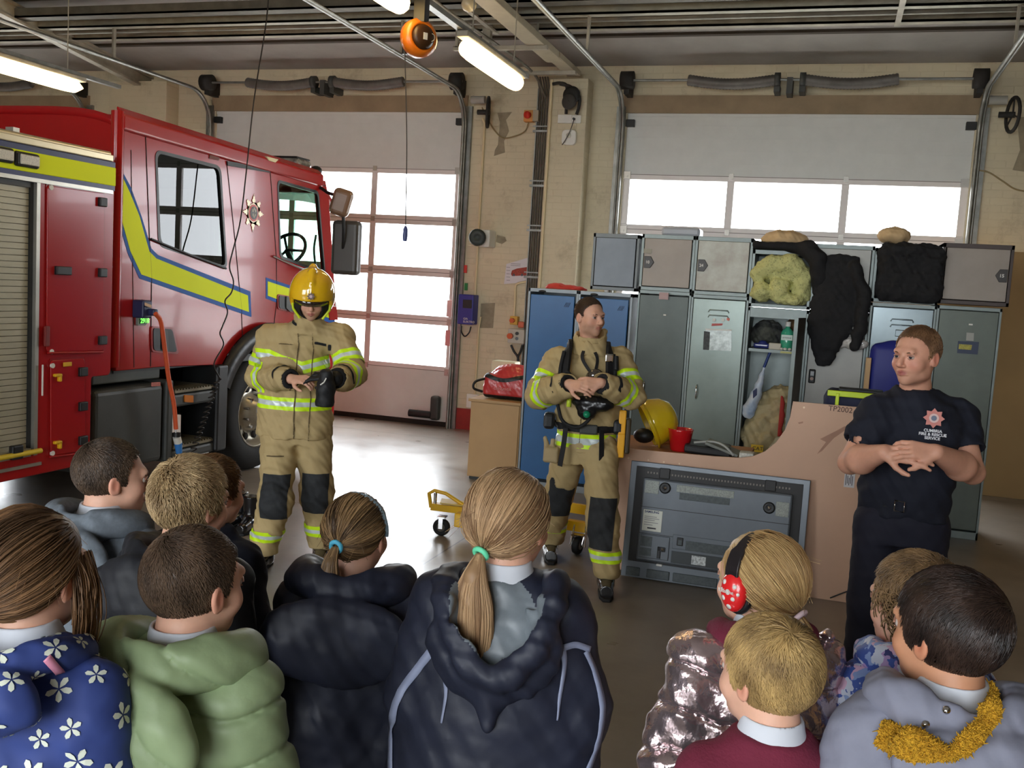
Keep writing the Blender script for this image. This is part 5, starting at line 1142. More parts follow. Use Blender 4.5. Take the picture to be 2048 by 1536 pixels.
tvbox(.085, .16, .915, .87, .03, .075, 'back_cover', M_tv, bevel=.012)
tvbox(.09, .62, .91, .625, .074, .0765, 'seam_line', M_tvd, bevel=0); tvbox(.09, .395, .30, .40, .074, .0765, 'seam_line', M_tvd, bevel=0)
q = MB()
for k in range(46):
    a_, b_ = tvp(.10+k*.0175, .905, .034), tvp(.108+k*.0175, .905, .034); q.prism([a_, b_, b_+Wz*.012, a_+Wz*.012], Nv*.002)
q.build('vent_slots', mat('slot_grey', (120, 112, 104), .5), tv)
tvbox(.28, .78, .60, .84, .074, .079, 'vent_panel', M_tvl); tvbox(.30, .72, .58, .775, .074, .077, 'vent_grid', M_tvm)
tvbox(.10, .74, .18, .85, .074, .079, 'vent_panel', M_tvl); tvbox(.83, .68, .90, .80, .074, .079, 'vent_panel', M_tvl)
for u, v in ((.215, .80), (.795, .74)):
    c = tvp(u, v, .075); o = MB().lathe(c, Nv, [(.035, -.005), (.036, .006), (.026, .012), (.014, .004), (0, .004)], 20).build('mounting_boss', M_black, tv); MB().lathe(c, Nv, [(0, .012), (.011, .010), (.011, 0)], 10).build('boss_screw', M_chrome, o)
for u in (.17, .76): tvbox(u, .875, u+.06, .965, .034, .042, 'bracket_cover', M_tvd)
o = tvbox(.105, .42, .215, .60, .075, .079, 'rating_label', mat('rating_label', (216, 218, 206), .5)); a_ = tvp(.112, .575, .0795); text('label_brand', 'SAMSUNG', a_, Ux, Wz, .02, mat('print_navy2', (50, 60, 100), .5), o, bold=.0006)
for k, (w_, v_) in enumerate(((.07, .54), (.085, .525), (.06, .51), (.08, .49), (.05, .47))): tvbox(.114, v_, .114+w_, v_+.006, .079, .0795, 'label_line', mat('print_grey2', (150, 150, 150), .5), o, 0)
tvbox(.135, .44, .185, .452, .079, .0795, 'barcode', M_black, o, 0)
tvbox(.10, .19, .27, .39, .075, .083, 'lower_cover', M_tv); tvbox(.105, .29, .17, .375, .083, .085, 'grid', M_tvm); tvbox(.105, .21, .17, .275, .083, .085, 'grid', M_tvm)
tvbox(.285, .30, .90, .42, .074, .079, 'terminal_cover', M_tv); o = tvbox(.31, .33, .345, .40, .079, .086, 'socket', M_black); tvbox(.318, .34, .338, .38, .086, .087, 'socket_inner', M_tvm, o)
tvbox(.36, .30, .60, .38, .079, .082, 'grid', M_tvm); tvbox(.285, .18, .90, .28, .074, .078, 'terminal_recess', mat('terminal_dark', (56, 62, 64), .5)); tvbox(.40, .19, .48, .265, .078, .08, 'terminal_plate', mat('terminal_white', (190, 195, 195), .4, vary=.6, vscale=70))
tvbox(.205, .20, .225, .30, .083, .09, 'clip', M_black); tvbox(.205, .26, .25, .30, .083, .09, 'clip', M_black); c = tvp(.235, .28, .095); MB().lathe(c, Nv, [(0, .0), (.01, -.002), (.01, -.01)], 10).build('clip_screw', M_chrome, tv)
for u0, u1 in ((.03, .11), (.15, .28), (.30, .55), (.58, .95)): tvbox(u0, .015, u1, .09, .03, .04, 'foot_panel', M_tvm)
tvbox(.20, .125, .235, .145, .03, .04, 'foot_label', M_white)
# bench behind the panel with its clutter
M_bench = mat('bench_wood', (168, 120, 74), .5, vary=.12, vscale=3)
t = thing('work_bench', 'brown wooden bench behind the plywood panel', 'bench', (-.9, 6.7, 0))
MB().box((-1.34, 6.26, .755), (-.42, 6.95, .785)).build('bench_top', M_bench, t, bevel=.003)
for x in (-1.30, -.49):
    for y in (6.30, 6.88): MB().box((x, y, 0), (x+.06, y+.06, .755)).build('leg', M_bench, t)
MB().box((-1.34, 6.24, .1), (-1.30, 6.30, .755)).build('end_board', mat('end_board', (160, 100, 72), .5), t)
bz0 = .786
def bowl_helmet():
    c = np.array([-1.06, 6.52, .95]); t = thing('yellow_helmet', 'yellow fire helmet resting on its side on the bench beside the mug', 'helmet', (c[0], c[1], bz0))
    ax = nrm((-.80, -.30, -.42)); MB().lathe(c-ax*.0, ax, [(.15, .05), (.162, .02), (.158, -.02), (.135, -.09), (.09, -.14), (.04, -.155), (0, -.16)], 32).build('helmet_shell', mat('helmet_yellow', (232, 200, 30), .15, coat=1), t)
    MB().lathe(c, ax, [(.162, .02), (.18, .035), (.178, .045), (.155, .04)], 32).build('helmet_brim', mat('helmet_yellow', (232, 200, 30), .15, coat=1), t)
    MB().lathe(c, ax, [(.148, .045), (.14, -.02), (.11, -.09), (0, -.12)], 24).build('helmet_liner', mat('liner_yellow', (190, 160, 40), .4), t)
    MB().add(*blob(c+[-.05, -.06, -.09], (.07, .05, .05), 12, 8), 0, True).build('helmet_padding', M_black, t)
bowl_helmet()
c = P(1360, 880, Y=6.45); t = thing('red_bucket', 'large glossy red mug-shaped pot on the bench', 'pot', (c[0], 6.45, bz0))
MB().lathe((c[0], 6.45, bz0), (0, 0, 1), [(0, .0), (.055, .0), (.062, .01), (.082, .135), (.086, .148), (.08, .148), (.074, .13), (.055, .015), (0, .012)], 32).build('pot_body', mat('pot_red', (196, 22, 30), .15, coat=1), t)
c = P(1420, 890, Y=6.42); t = thing('clipboard_folder', 'black folder and grey-edged papers lying on the bench', 'folder', (c[0], 6.45, bz0))
q = MB().obox((c[0]-.02, 6.50, bz0+.03), (.30, .3, .055), U=(1, .1, -.05)); q.build('folder_cover', M_black, t, bevel=.015)
q = MB().tube(spline([(c[0]-.10, 6.38, bz0+.075), (c[0]+.02, 6.4, bz0+.09), (c[0]+.10, 6.38, bz0+.07), (c[0]+.16, 6.36, bz0+.02)], 5), .008); q.build('folder_edge', mat('edge_grey', (160, 162, 156), .4), t)
q = MB().obox((c[0]+.08, 6.46, bz0+.05), (.22, .2, .02), U=(1, 0, -.3)); q.build('folder_pages', mat('pages_grey', (120, 124, 116), .5, vary=.2), t, bevel=.005)
c = P(1492, 908, Y=6.40); tag(MB().box((c[0]-.04, 6.36, bz0), (c[0]+.05, 6.46, bz0+.045)).build('small_carton', mat('carton_white', (190, 190, 180), .5, vary=.4, vscale=40), None, bevel=.004), 'small white carton at the right end of the bench', 'carton')
c = P(1330, 886, Y=6.7); cat_thing(MB().box((c[0]-.09, 6.72, bz0), (c[0]+.08, 6.9, bz0+.09)), 'wooden_box', mat('box_orange_wood', (190, 124, 66), .5, vary=.1), 'orange-brown wooden box behind the red pot', 'box', bevel=.004)
# bag with lime strip on a stand behind the tall part of the panel
cat_thing(MB().box((-.02, 6.32, 0), (.62, 6.75, 1.12)), 'equipment_case', mat('case_dark', (44, 46, 52), .5), 'tall dark equipment case behind the plywood panel', 'case', bevel=.02)
t = thing('equipment_bag', 'navy bag with a lime green strip on top of the case behind the plywood', 'bag', (.25, 6.5, 1.12))
s = SDF((-.05, 6.28, 1.10), (.60, 6.80, 1.38), .007); s.rbox((.26, 6.52, 1.19), (.25, .18, .08), rad=.05); s.disp(lambda p: folds(p, 20, 44, .006)); s.halfspace((0, 0, 1.122), (0, 0, -1)); sobj(s, 'bag_body', mat('bag_navy', (30, 36, 64), .7, vary=.1), t)
c = P(1680, 793, Y=6.36); MB().obox((.17, 6.335, 1.262), (.29, .012, .035), U=(1, 0, -.0)).obox((.085, 6.33, 1.225), (.022, .012, .08)).build('lime_strip', mat('lime_green', (200, 226, 40), .4), t, bevel=.004)
MB().obox((.22, 6.45, 1.283), (.26, .12, .02)).build('black_lid', M_black, t, bevel=.006)
# ------------------------------------------------------------ yellow vehicle dollies
def dolly(name, px_left, label, pts_beam, wheels, zb_=.17):
    pass
t = thing('vehicle_dolly', 'yellow steel vehicle dolly with castor wheels on the open floor', 'dolly', (-2.35, 6.5, 0))
M_dy = mat('dolly_yellow', (232, 184, 24), .35, coat=.3, vary=.06)
a_ = P(862, 1012, Y=6.45); b_ = P(960, 1025, Y=6.55); e_ = P(1010, 1030, Y=6.6)
q = MB(); d_ = nrm(e_-a_); q.obox((a_+e_)/2+[0, 0, -.0], (np.linalg.norm(e_-a_), .06, .05), U=d_); q.build('beam', M_dy, t, bevel=.004)
q = MB().tube([a_+[.0, 0, -.01], a_+[-.02, 0, .09], a_+[.02, 0, .115], a_+[.10, .02, .10], a_+[.26, .03, .02]], .014, 8); q.build('loop_handle', M_dy, t)
q = MB().obox(a_+[.16, .05, .035], (.2, .14, .008), U=d_); q.build('foot_plate', mat('dolly_yellow_worn', (214, 186, 90), .5), t)
MB().cyl(a_+[.03, 0, -.0], a_+[.03, 0, .1], .012).build('spring_pin', M_chrome, t)
q = MB().obox(a_+[.24, .0, -.07], (.09, .08, .1)); q.build('swivel_block', M_dy, t, bevel=.01)
def castor(c, r, par, yaw=0, nm='castor'):
    ax = np.array([math.sin(yaw), -math.cos(yaw), 0]); c = np.array(c, float)
    w_ = MB().lathe(c, ax, [(0, -.02), (r*.55, -.02), (r*.6, -.025), (r*.92, -.022), (r, -.01), (r, .01), (r*.92, .022), (r*.6, .025), (r*.55, .02), (0, .02)], 24).build(nm+'_wheel', M_rub, par)
    MB().lathe(c, ax, [(0, -.028), (r*.45, -.026), (r*.5, -.02), (r*.5, .02), (r*.45, .026), (0, .028)], 16).build('wheel_hub', M_steel, w_)
    q = MB()
    for s_ in (-1, 1): q.obox(c+ax*.034*s_+[0, 0, r*.55], (.03, .005, r*1.3), U=np.cross(ax, [0, 0, 1]))
    q.obox(c+[0, 0, r*1.2], (.06, .08, .01), U=np.cross(ax, [0, 0, 1])); q.build(nm+'_fork', M_chrome, w_)
cw = P(883, 1055, Y=6.42); castor((cw[0], 6.42, .062), .062, t, .1); castor((cw[0]+.34, 6.60, .062), .062, t, .5)
MB().tube([a_+[.36, .05, .02], a_+[.42, .07, .10], a_+[.47, .1, .14]], [.022, .03, .018], 10).build('pump_cylinder', M_dgrey, t)
t = thing('vehicle_dolly', 'second yellow dolly half hidden behind the legs of the person in the breathing harness', 'dolly', (-1.45, 6.5, 0))
MB().obox(P(1155, 1017, Y=6.62), (.34, .03, .07), U=(1, .05, -.04)).build('beam', M_dy, t, bevel=.003)
MB().obox(P(1157, 1052, Y=6.52), (.15, .06, .07), U=(1, 0, -.03)).build('end_block', M_dy, t, bevel=.003)
c = P(1155, 1090, Y=6.45); castor((c[0], 6.45, .06), .06, t, 1.4); q = MB()
for dx in (-.05, .05): q.tube([(c[0]+dx, 6.45, .05), (c[0]+dx*.8, 6.5, .2)], .008)
q.build('fork_bolts', M_chrome, t); MB().obox((c[0]+.08, 6.6, .2), (.14, .05, .03), U=(1, 0, .4)).build('pedal', M_black, t)
# pair of black boots by the fire engine
def boot(c, L, label, toe=(0, -1, 0), m=None, par=None, h=.24, sc=1.0):
    c = np.array(c, float); f = nrm(toe); s = SDF(c-[.2, .2, 0], c+[.2, .2, h+.1], .006)
    s.chain([c+[0, 0, .05]+f*-.04, c+[0, 0, .05]+f*.05, c+[0, 0, .045]+f*.17*sc], [.045, .046, .04], k=.02); s.cap(c+[0, 0, .05]-f*.02, c+[0, 0, h], .05, .058, k=.03); s.halfspace(c+[0, 0, .004], (0, 0, -1)); s.halfspace(c+[0, 0, h], (0, 0, 1))
    o = sobj(s, 'boot', m or mat('boot_black', (22, 22, 24), .22, coat=.6), par)
    r = np.cross(f, [0, 0, 1]); q = MB(); q.prism([c+f*(.17*sc+.032)+r*.022, c+f*(.17*sc+.032)-r*.022, c+f*.15*sc-r*.042, c+f*.04-r*.047, c-f*.07-r*.04, c-f*.07+r*.04, c+f*.04+r*.047, c+f*.15*sc+r*.042], (0, 0, .02)); q.build('boot_sole', M_rub, o, bevel=.006); 
    return o
c = P(484, 1065, Z=0)
o = boot((c[0]+.0, c[1]+.1, 0), .26, '', (.25, -1, 0)); tag(o, 'shiny black boot standing empty on the floor beside the helmeted person, nearer of the pair', 'boot', None)
o = boot((c[0]-.13, c[1]+.16, 0), .26, '', (.1, -1, 0)); tag(o, 'shiny black boot standing empty on the floor, mostly hidden behind the short fair head', 'boot', None)
# ============================================================ PEOPLE: shared builders
def skin_mat(name, c, red=(200, 110, 95)):
    m = mat(name, c, .5, vary=.05, vscale=30)
    nt = m.node_tree; N = nt.nodes; L = nt.links; b = N['Principled BSDF']; b.inputs['Subsurface Weight'].default_value = .08; b.inputs['Subsurface Radius'].default_value = (.02, .008, .004)
    src = b.inputs['Base Color'].links[0].from_socket
    for an, col in (('flush', red), ('lip', (176, 92, 86)), ('stubble', (150, 116, 92))):
        a = N.new('ShaderNodeAttribute'); a.attribute_name = an; mx = N.new('ShaderNodeMix'); mx.data_type = 'RGBA'
        L.new(a.outputs['Fac'], mx.inputs['Factor']); L.new(src, mx.inputs['A']); mx.inputs['B'].default_value = (*srgb(col), 1); src = mx.outputs['Result']
    L.new(src, b.inputs['Base Color']); return m
def hair_mat(name, dark, light, rough=.45):
    m = bpy.data.materials.new(name); m.use_nodes = True; nt = m.node_tree; N = nt.nodes; L = nt.links; b = N['Principled BSDF']
    a = N.new('ShaderNodeAttribute'); a.attribute_name = 'var'; mx = N.new('ShaderNodeMix'); mx.data_type = 'RGBA'
    L.new(a.outputs['Fac'], mx.inputs['Factor']); mx.inputs['A'].default_value = (*srgb(dark), 1); mx.inputs['B'].default_value = (*srgb(light), 1)
    L.new(mx.outputs['Result'], b.inputs['Base Color']); b.inputs['Roughness'].default_value = rough; b.inputs['Specular IOR Level'].default_value = .35; return m
def hframe(F, roll=0, up=(0, 0, 1)):
    F = nrm(F); R_ = nrm(np.cross(F, up)); U = np.cross(R_, F)
    if roll: c, s_ = math.cos(roll), math.sin(roll); R_, U = R_*c+U*s_, U*c-R_*s_
    return np.array([R_, F, U])
class Head:
    def __init__(s, C, F, roll=0, sc=1.0): s.C = np.array(C, float); s.M = hframe(F, roll); s.s = sc
    def w(s, x, y, z): return s.C+(np.array([x, y, z])*s.s)@s.M
    def wd(s, v): return np.asarray(v)@s.M
    def loc(s, V): return ((V-s.C)@s.M.T)/s.s
CRA, CRC = np.array([.0765, .096, .088]), np.array([0, -.018, .030])
def head_sdf(H, neck, child=False, h=.0035, nr=.054, ears=True):
    s_ = H.s; rad = .16*s_; lo = np.minimum(H.C-rad, np.array(neck)-.08); hi = np.maximum(H.C+rad, np.array(neck)+.08)
    D = SDF(lo, hi, h); w = H.w; M = H.M; e = lambda c, r, k=.01, op='add', m=None: D.ell(w(*c), np.array(r)*s_, M if m is None else m, k*s_, op)
    e(CRC, CRA); e((0, .026, -.018), (.062, .066, .085), .03)
    e((0, .028, -.064), (.050 if not child else .047, .052, .044), .03); D.ell(w(0, .070, -.094 if not child else -.088), [.019*s_]*3, None, .03*s_)
    for x in (-1, 1):
        e((x*.040, .054, -.030), (.026, .027, .026), .02)
        if not child: e((x*.045, .010, -.070), (.016, .03, .022), .02)
    D.cap(w(-.034, .083, .024), w(.034, .083, .024), .011*s_, k=.02*s_)
    for x in (-1, 1): e((x*.0315, .101, .003), (.019, .017, .0125), .010, 'sub')
    nl = 1.15 if not child else .75
    D.cap(w(0, .088, .012), w(0, .094+.016*nl, -.026), .0075*s_, .0115*s_*nl, .010*s_); e((0, .098, -.034), (.0175*nl, .012, .008), .008)
    for y0, z0, r in ((.0945, -.0575, .0058), (.0935, -.068, .0066)): D.cap(w(-.024, y0-.007, z0), w(0, y0+.001, z0), .003*s_, r*s_, .005*s_); D.cap(w(0, y0+.001, z0), w(.024, y0-.007, z0), r*s_, .003*s_, .005*s_)
    D.cap(w(-.020, .099, -.0628), w(.020, .099, -.0628), .0026*s_, k=.003*s_, op='sub')
    if ears:
        for x in (-1, 1):
            c_, s2 = math.cos(.30*x), math.sin(.30*x); m = np.array([M[0]*c_+M[1]*s2, M[1]*c_-M[0]*s2, M[2]])
            e((x*.079, -.012, -.008), (.0075, .0195, .031), .006, m=m); e((x*.0755, -.004, -.022), (.008, .010, .014), .006)
            e((x*.0875, -.009, -.004), (.006, .0105, .018), .004, 'sub', m)
    D.chain([w(0, -.02, -.04), np.array(neck)+[0, 0, .02], neck], [nr*s_, nr*1.03*s_, nr*1.12*s_], k=.03*s_)
    return D
def face_attrs(H, stub=0., flush=.25):
    def lip(V):
        q = H.loc(V); return np.clip(1.6*(1-(((q[:, 0])/.026)**2+((q[:, 2]+.0628)/.0125)**2)), 0, 1)*(q[:, 1] > .08)
    def fl(V):
        q = H.loc(V); a = np.exp(-(((np.abs(q[:, 0])-.042)/.02)**2+((q[:, 2]+.03)/.022)**2+((q[:, 1]-.07)/.03)**2)); n_ = np.exp(-((q[:, 0]/.012)**2+((q[:, 2]+.03)/.015)**2+((q[:, 1]-.105)/.02)**2)); e_ = np.exp(-(((np.abs(q[:, 0])-.083)/.01)**2+((q[:, 2]+.006)/.03)**2+((q[:, 1]+.012)/.025)**2)); return np.clip(flush*(a+n_+1.3*e_), 0, 1)
    def st(V):
        q = H.loc(V); return stub*np.clip((-.04-q[:, 2])/.02, 0, 1)*np.clip((q[:, 1])/.03, 0, 1)*np.clip((q[:, 2]+.125)/.02, 0, 1)
    return {'lip': lip, 'flush': fl, 'stubble': st}
M_eye = mat('eye_white', (196, 186, 178), .25); M_iris = mat('iris_dark', (44, 46, 50), .15)
def eyes(H, parent, brow, look=(0, 0)):
    for x in (-1, 1):
        c = H.w(x*.0315, .0775, .003); q = MB(); q.add(*blob(c, (.0122*H.s,)*3, 12, 8), 0, True); o = q.build('eyeball', M_eye, parent)
        g = nrm(H.wd([look[0], 1, look[1]])); MB().lathe(c+g*.0112*H.s, g, [(0, .0022), (.0055*H.s, .0012), (.0068*H.s, -.001)], 10).build('iris', M_iris, o)
        q = MB(); q.tube([H.w(x*.013, .0925, .0185), H.w(x*.030, .0935, .0215), H.w(x*.047, .0825, .0175)], [.0024, .0032, .0016], 6); q.build('eyebrow', brow, parent)
        q = MB(); q.tube([H.w(x*.018, .087, .0065), H.w(x*.031, .0925, .0105), H.w(x*.045, .084, .005)], [.002, .0042, .002], 6); q.tube([H.w(x*.019, .086, -.003), H.w(x*.031, .0905, -.0065), H.w(x*.044, .083, -.003)], [.001, .0024, .001], 6); q.build('eyelid', mat('eyelid', (176, 128, 108), .5), parent)
def hair_ok(q, kind='boy'):
    x, y, z = q[:, 0], q[:, 1], q[:, 2]
    zmin = np.where(y < -.045, -.088 if kind == 'boy' else -.082, np.interp(y, [-.045, -.02, .004, .022, .045, .07, .1], [-.075, -.038, .012, .034, .072, .094, .108]))
    if kind == 'boy': zmin = np.where((y > .004) & (y < .024), -.006, zmin)
    return z > zmin
def strand_mesh(name, paths, rad, mt, parent, var=None):
    """paths (n,k,3), rad (k) or (n,k): thin three-sided strands, all in one mesh"""
    n, k, _ = paths.shape; T_ = np.gradient(paths, axis=1); T_ /= np.linalg.norm(T_, axis=2, keepdims=True)+1e-9
    ref = nrm(RNG.normal(size=3)); A = np.cross(T_, ref); A /= np.linalg.norm(A, axis=2, keepdims=True)+1e-9; B = np.cross(T_, A)
    r = np.broadcast_to(np.asarray(rad), (n, k))[..., None]
    V = np.stack([paths+(A*math.cos(a)+B*math.sin(a))*r for a in (0, 2*PI/3, 4*PI/3)], 2).reshape(-1, 3)
    i = np.arange(n)[:, None, None]*k*3; j = np.arange(k-1)[None, :, None]*3; c = np.arange(3)[None, None, :]; c2 = (c+1) % 3
    Q = np.stack([i+j+c, i+j+c2, i+j+3+c2, i+j+3+c], -1).reshape(-1, 4)
    var = RNG.random(n) if var is None else var
    return link(name, np_mesh(name, V, Q, mt, None, True, {'var': np.repeat(np.clip(var, 0, 1), k*3)}), parent)
def scalp_roots(H, n, kind, lift=.0):
    out = np.zeros((0, 3))
    while len(out) < n:
        d = RNG.normal(size=(n, 3)); d /= np.linalg.norm(d, axis=1)[:, None]; q = CRC+d*(CRA+lift); q = q[hair_ok(q, kind)]; out = np.concatenate([out, q])
    return out[:n]
def hair_base(H, kind, mt, parent, thick=.009, h=.004, extra=None, name='hair', var=.35):
    rad = .15*H.s; D = SDF(H.C-rad, H.C+rad, h); D.ell(H.w(*CRC), (CRA+thick)*H.s, H.M)
    if extra: extra(D)
    # carve the face, ear and nape boundary
    idx = np.nonzero(D.D < .03); Pn = np.stack([D.ax[i][idx[i]] for i in range(3)], -1); q = H.loc(Pn)
    x, y, z = q[:, 0], q[:, 1], q[:, 2]
    zmin = np.where(y < -.045, -.082, np.interp(y, [-.045, -.02, .004, .022, .045, .07, .1], [-.07, -.035, .014, .036, .074, .096, .110]))
    if kind == 'boy': zmin = np.where((y > .004) & (y < .022), -.004, zmin)
    D.D[idx] = np.maximum(D.D[idx], ((zmin-z)*.6*H.s).astype(np.float32))
    D.disp(lambda p: .0012*np.sin(p[..., 0]*260+np.sin(p[..., 2]*90)*2)*np.sin(p[..., 1]*230))
    return sobj(D, name, mt, parent, 1, {'var': lambda V: np.full(len(V), var)})
def short_hair(H, mt, parent, n=5200, L=.024, kind='boy', thick=.008, swirl=(-.01, -.06, .10), fwd=.5, lift=.35, rad=.0011, var=None, extra=None, messy=.25, base_var=.3):
    base = hair_base(H, kind, mt, parent, thick, extra=extra, name='hair', var=base_var)
    q = scalp_roots(H, n, kind, thick-.0012); nn = (q-CRC)/(CRA**2); nn /= np.linalg.norm(nn, axis=1)[:, None]
    sw = np.array(swirl); f = q-sw; f -= nn*(f*nn).sum(1)[:, None]; f /= np.linalg.norm(f, axis=1)[:, None]+1e-6
    tw = np.cross(nn, f)*.45; down = np.array([0, 0, -1.])-nn*(-nn[:, 2:3]); fw = np.array([0, 1., 0])-nn*(nn[:, 1:2])
    top = np.clip((q[:, 2]-.06)/.05, 0, 1)[:, None]; f = f+tw+down*.7*(1-top)+fw*fwd*top+RNG.normal(size=q.shape)*messy; f -= nn*(f*nn).sum(1)[:, None]; f /= np.linalg.norm(f, axis=1)[:, None]
    k = 4; t = np.linspace(0, 1, k)[None, :, None]; Ls = (L*(.65+.5*RNG.random(n))*(0.72+.28*top[:, 0]))[:, None, None]
    path = q[:, None]+f[:, None]*t*Ls+nn[:, None]*(lift*Ls*t*(1-.45*t))-nn[:, None]*(Ls*Ls*t*t*5.0)
    W = H.C+(path.reshape(-1, 3)*H.s)@H.M; lum = .5+.35*np.sin(q[:, 0]*70+q[:, 2]*40)*np.sin(q[:, 1]*60)+.3*(RNG.random(n)-.5)
    strand_mesh('hair_strands', W.reshape(n, k, 3), np.array([1, .95, .7, .15])*rad*H.s*1.4, mt, base, lum if var is None else var(q)); return base
def pony_hair(H, mt, parent, tie, length=.2, n=4200, npn=900, spread=.028, bend=None, tie_c=None, rad=.0013, loose=60, sideways=0., curl=0.):
    """hair drawn back to a tie (head-local point), then a tail hanging from it"""
    tie = np.array(tie, float); base = hair_base(H, 'girl', mt, parent, .010, name='hair', var=.4)
    q = scalp_roots(H, n, 'girl', .006); du = (q-CRC)/(CRA+.006); dt = (tie-CRC)/(CRA+.006); rt = np.linalg.norm(dt); dt = dt/rt
    k = 10; t = np.linspace(0, 1, k)[None, :, None]; om = np.arccos(np.clip(du@dt, -1, 1))[:, None, None]; so = np.sin(om)+1e-6
    dd = (np.sin((1-t)*om)*du[:, None]+np.sin(t*om)*dt)/so; lf = (.012+.010*RNG.random(n))[:, None, None]*np.sin(np.clip(t*1.1, 0, 1)*PI*.5)+.001
    side = RNG.normal(size=(n, 1, 3))*.0035*np.sin(t*PI)
    path = CRC+dd*(CRA+.004+lf*np.array([1, 1, 1]))+side; path += (tie-path[:, -1:, :])*(t**3)
    W = H.C+(path.reshape(-1, 3)*H.s)@H.M; az = np.arctan2((q[:, 0]-tie[0]), q[:, 2]-tie[2]); lum = .45+.3*np.sin(az*9)+.2*np.sin(az*23+1)+.25*(RNG.random(n)-.5)
    strand_mesh('hair_strands', W.reshape(n, k, 3), np.full(k, rad*H.s), mt, base, lum)
    T0 = H.w(*tie); out = nrm(H.wd(nrm(tie-CRC))); m = npn; k = 12; t = np.linspace(0, 1, k)[None, :, None]
    a = RNG.random(m)*2*PI; rr = np.sqrt(RNG.random(m)); e1 = nrm(np.cross(out, [0, 0, 1])); e2 = np.array([0, 0, 1.]); od = out
    Lm = (length*(.8+.2*RNG.random(m)))[:, None, None]; wprof = (.010+spread*np.sin(np.clip(t*1.15, 0, 1)*PI*.62)**1)*(1-.45*t**3)
    c = T0+out*.012+od*(np.sin(np.clip(t*3, 0, 1)*PI/2)*.030)*H.s+np.array([0, 0, -1.])*(t**1.15*Lm)+e1*sideways*t*Lm
    pb = nrm(np.array([od[0], od[1], 0])); path = c+e1*(np.cos(a)*rr)[:, None, None]*wprof+pb*(np.sin(a)*rr)[:, None, None]*wprof*.6
    if curl: path = path+e1*curl*np.sin(t*14+a[:, None, None])+pb*curl*np.cos(t*14+a[:, None, None])
    tail = strand_mesh('ponytail', path, rad*1.15*np.concatenate([np.ones(k-2), [.7, .2]]), mt, base, .5+.3*np.sin(a*5)+.3*(RNG.random(m)-.5))
    D = SDF(T0-.32, T0+.1, .006); pts = [T0+out*.01, T0+out*.035+[0, 0, -.03]]+[T0+out*.04+np.array([0, 0, -1.])*length*f+e1*sideways*length*f for f in (.35, .6, .85)]
    D.chain(pts, [.007, .009+spread*.25, .005+spread*.5, .004+spread*.4, .004], k=.01); sobj(D, 'ponytail_core', mt, tail, 1, {'var': lambda V: np.full(len(V), .3)})
    if loose:
        q = scalp_roots(H, loose*4, 'girl', .012); q = q[q[:, 2] > .01][:loose]; loose = len(q); d = q-CRC; t = np.linspace(0, 1, 7)[None, :, None]; path = q[:, None]+d[:, None]*t*.18*RNG.random((loose, 1, 1))+RNG.normal(size=(loose, 1, 3))*.02*t**2+np.array([0, -.02, -.05])*t**1.5
        W = H.C+(path.reshape(-1, 3)*H.s)@H.M; strand_mesh('flyaway_hair', W.reshape(loose, 7, 3), np.full(7, .0004), mt, base)
    if tie_c is not None:
        q = MB(); q.tube([T0+out*.010+(e1*math.cos(x)+np.cross(out, e1)*math.sin(x))*.0145 for x in np.linspace(0, 2*PI, 17)[:-1]], .0062, 8, closed=True); q.build('hair_tie', tie_c, base)
    return base, tail
def hand(D, wr, d, n, side, curl=(.5, .5, .5, .5), s=1.0, spread=.06, thumb=(.5, .3), k=.004):
    """wr wrist, d direction to the fingers, n back-of-hand normal, side +1/-1: which way the thumb lies along cross(d, n)"""
    d = nrm(d); n = nrm(np.array(n)-d*(np.array(n)@d)); u = np.cross(d, n)*side; wr = np.array(wr, float)
    for i, x in enumerate((.028, .010, -.009, -.026)): D.cap(wr+u*x*.6*s+d*.012*s, wr+u*x*s+d*.085*s, .0155*s, .0125*s, .012)
    Ls = ((.040, .026, .021), (.045, .029, .022), (.042, .027, .021), (.033, .021, .019))
    for i, x in enumerate((.029, .010, -.010, -.029)):
        p = wr+u*x*s+d*.088*s; a = curl[i]*.6; dd = nrm(d+u*spread*(1.5-i))
        for j, l in enumerate(Ls[i]):
            v = dd*math.cos(a)-n*math.sin(a); q = p+v*l*s; D.cap(p, q, (.0092-.0008*j)*s, (.0088-.0009*j)*s, k); p = q; a += curl[i]
    p = wr+u*.024*s+d*.022*s-n*.004*s; a = p+(u*.030+d*.028-n*.010)*s; b = a+(u*(.022-.02*thumb[0])+d*.026-n*.012*thumb[0]*2)*s; c = b+(u*(.010-.02*thumb[1])+d*.020-n*.012*thumb[1])*s
    D.cap(p, a, .015*s, .0115*s, .012); D.cap(a, b, .0112*s, .0098*s, k); D.cap(b, c, .0098*s, .008*s, k)
def paint(o, fn, m):
    me = o.data; me.materials.append(m); off = np.zeros(3); p = o.parent
    while p is not None: off += np.array(p.location); p = p.parent
    n = len(me.polygons); c = np.empty(n*3, np.float32); me.polygons.foreach_get('center', c); c = c.reshape(-1, 3)+off
    mi = np.where(fn(c), len(me.materials)-1, 0).astype(np.int32); me.polygons.foreach_set('material_index', mi); me.update()
def segc(V, a, b):
    a = np.array(a); b = np.array(b); ab = b-a; L_ = np.linalg.norm(ab); t = ((V-a)@ab)/L_; tc = np.clip(t, 0, L_); return t, np.linalg.norm(V-(a+tc[:, None]*ab/L_), axis=1)
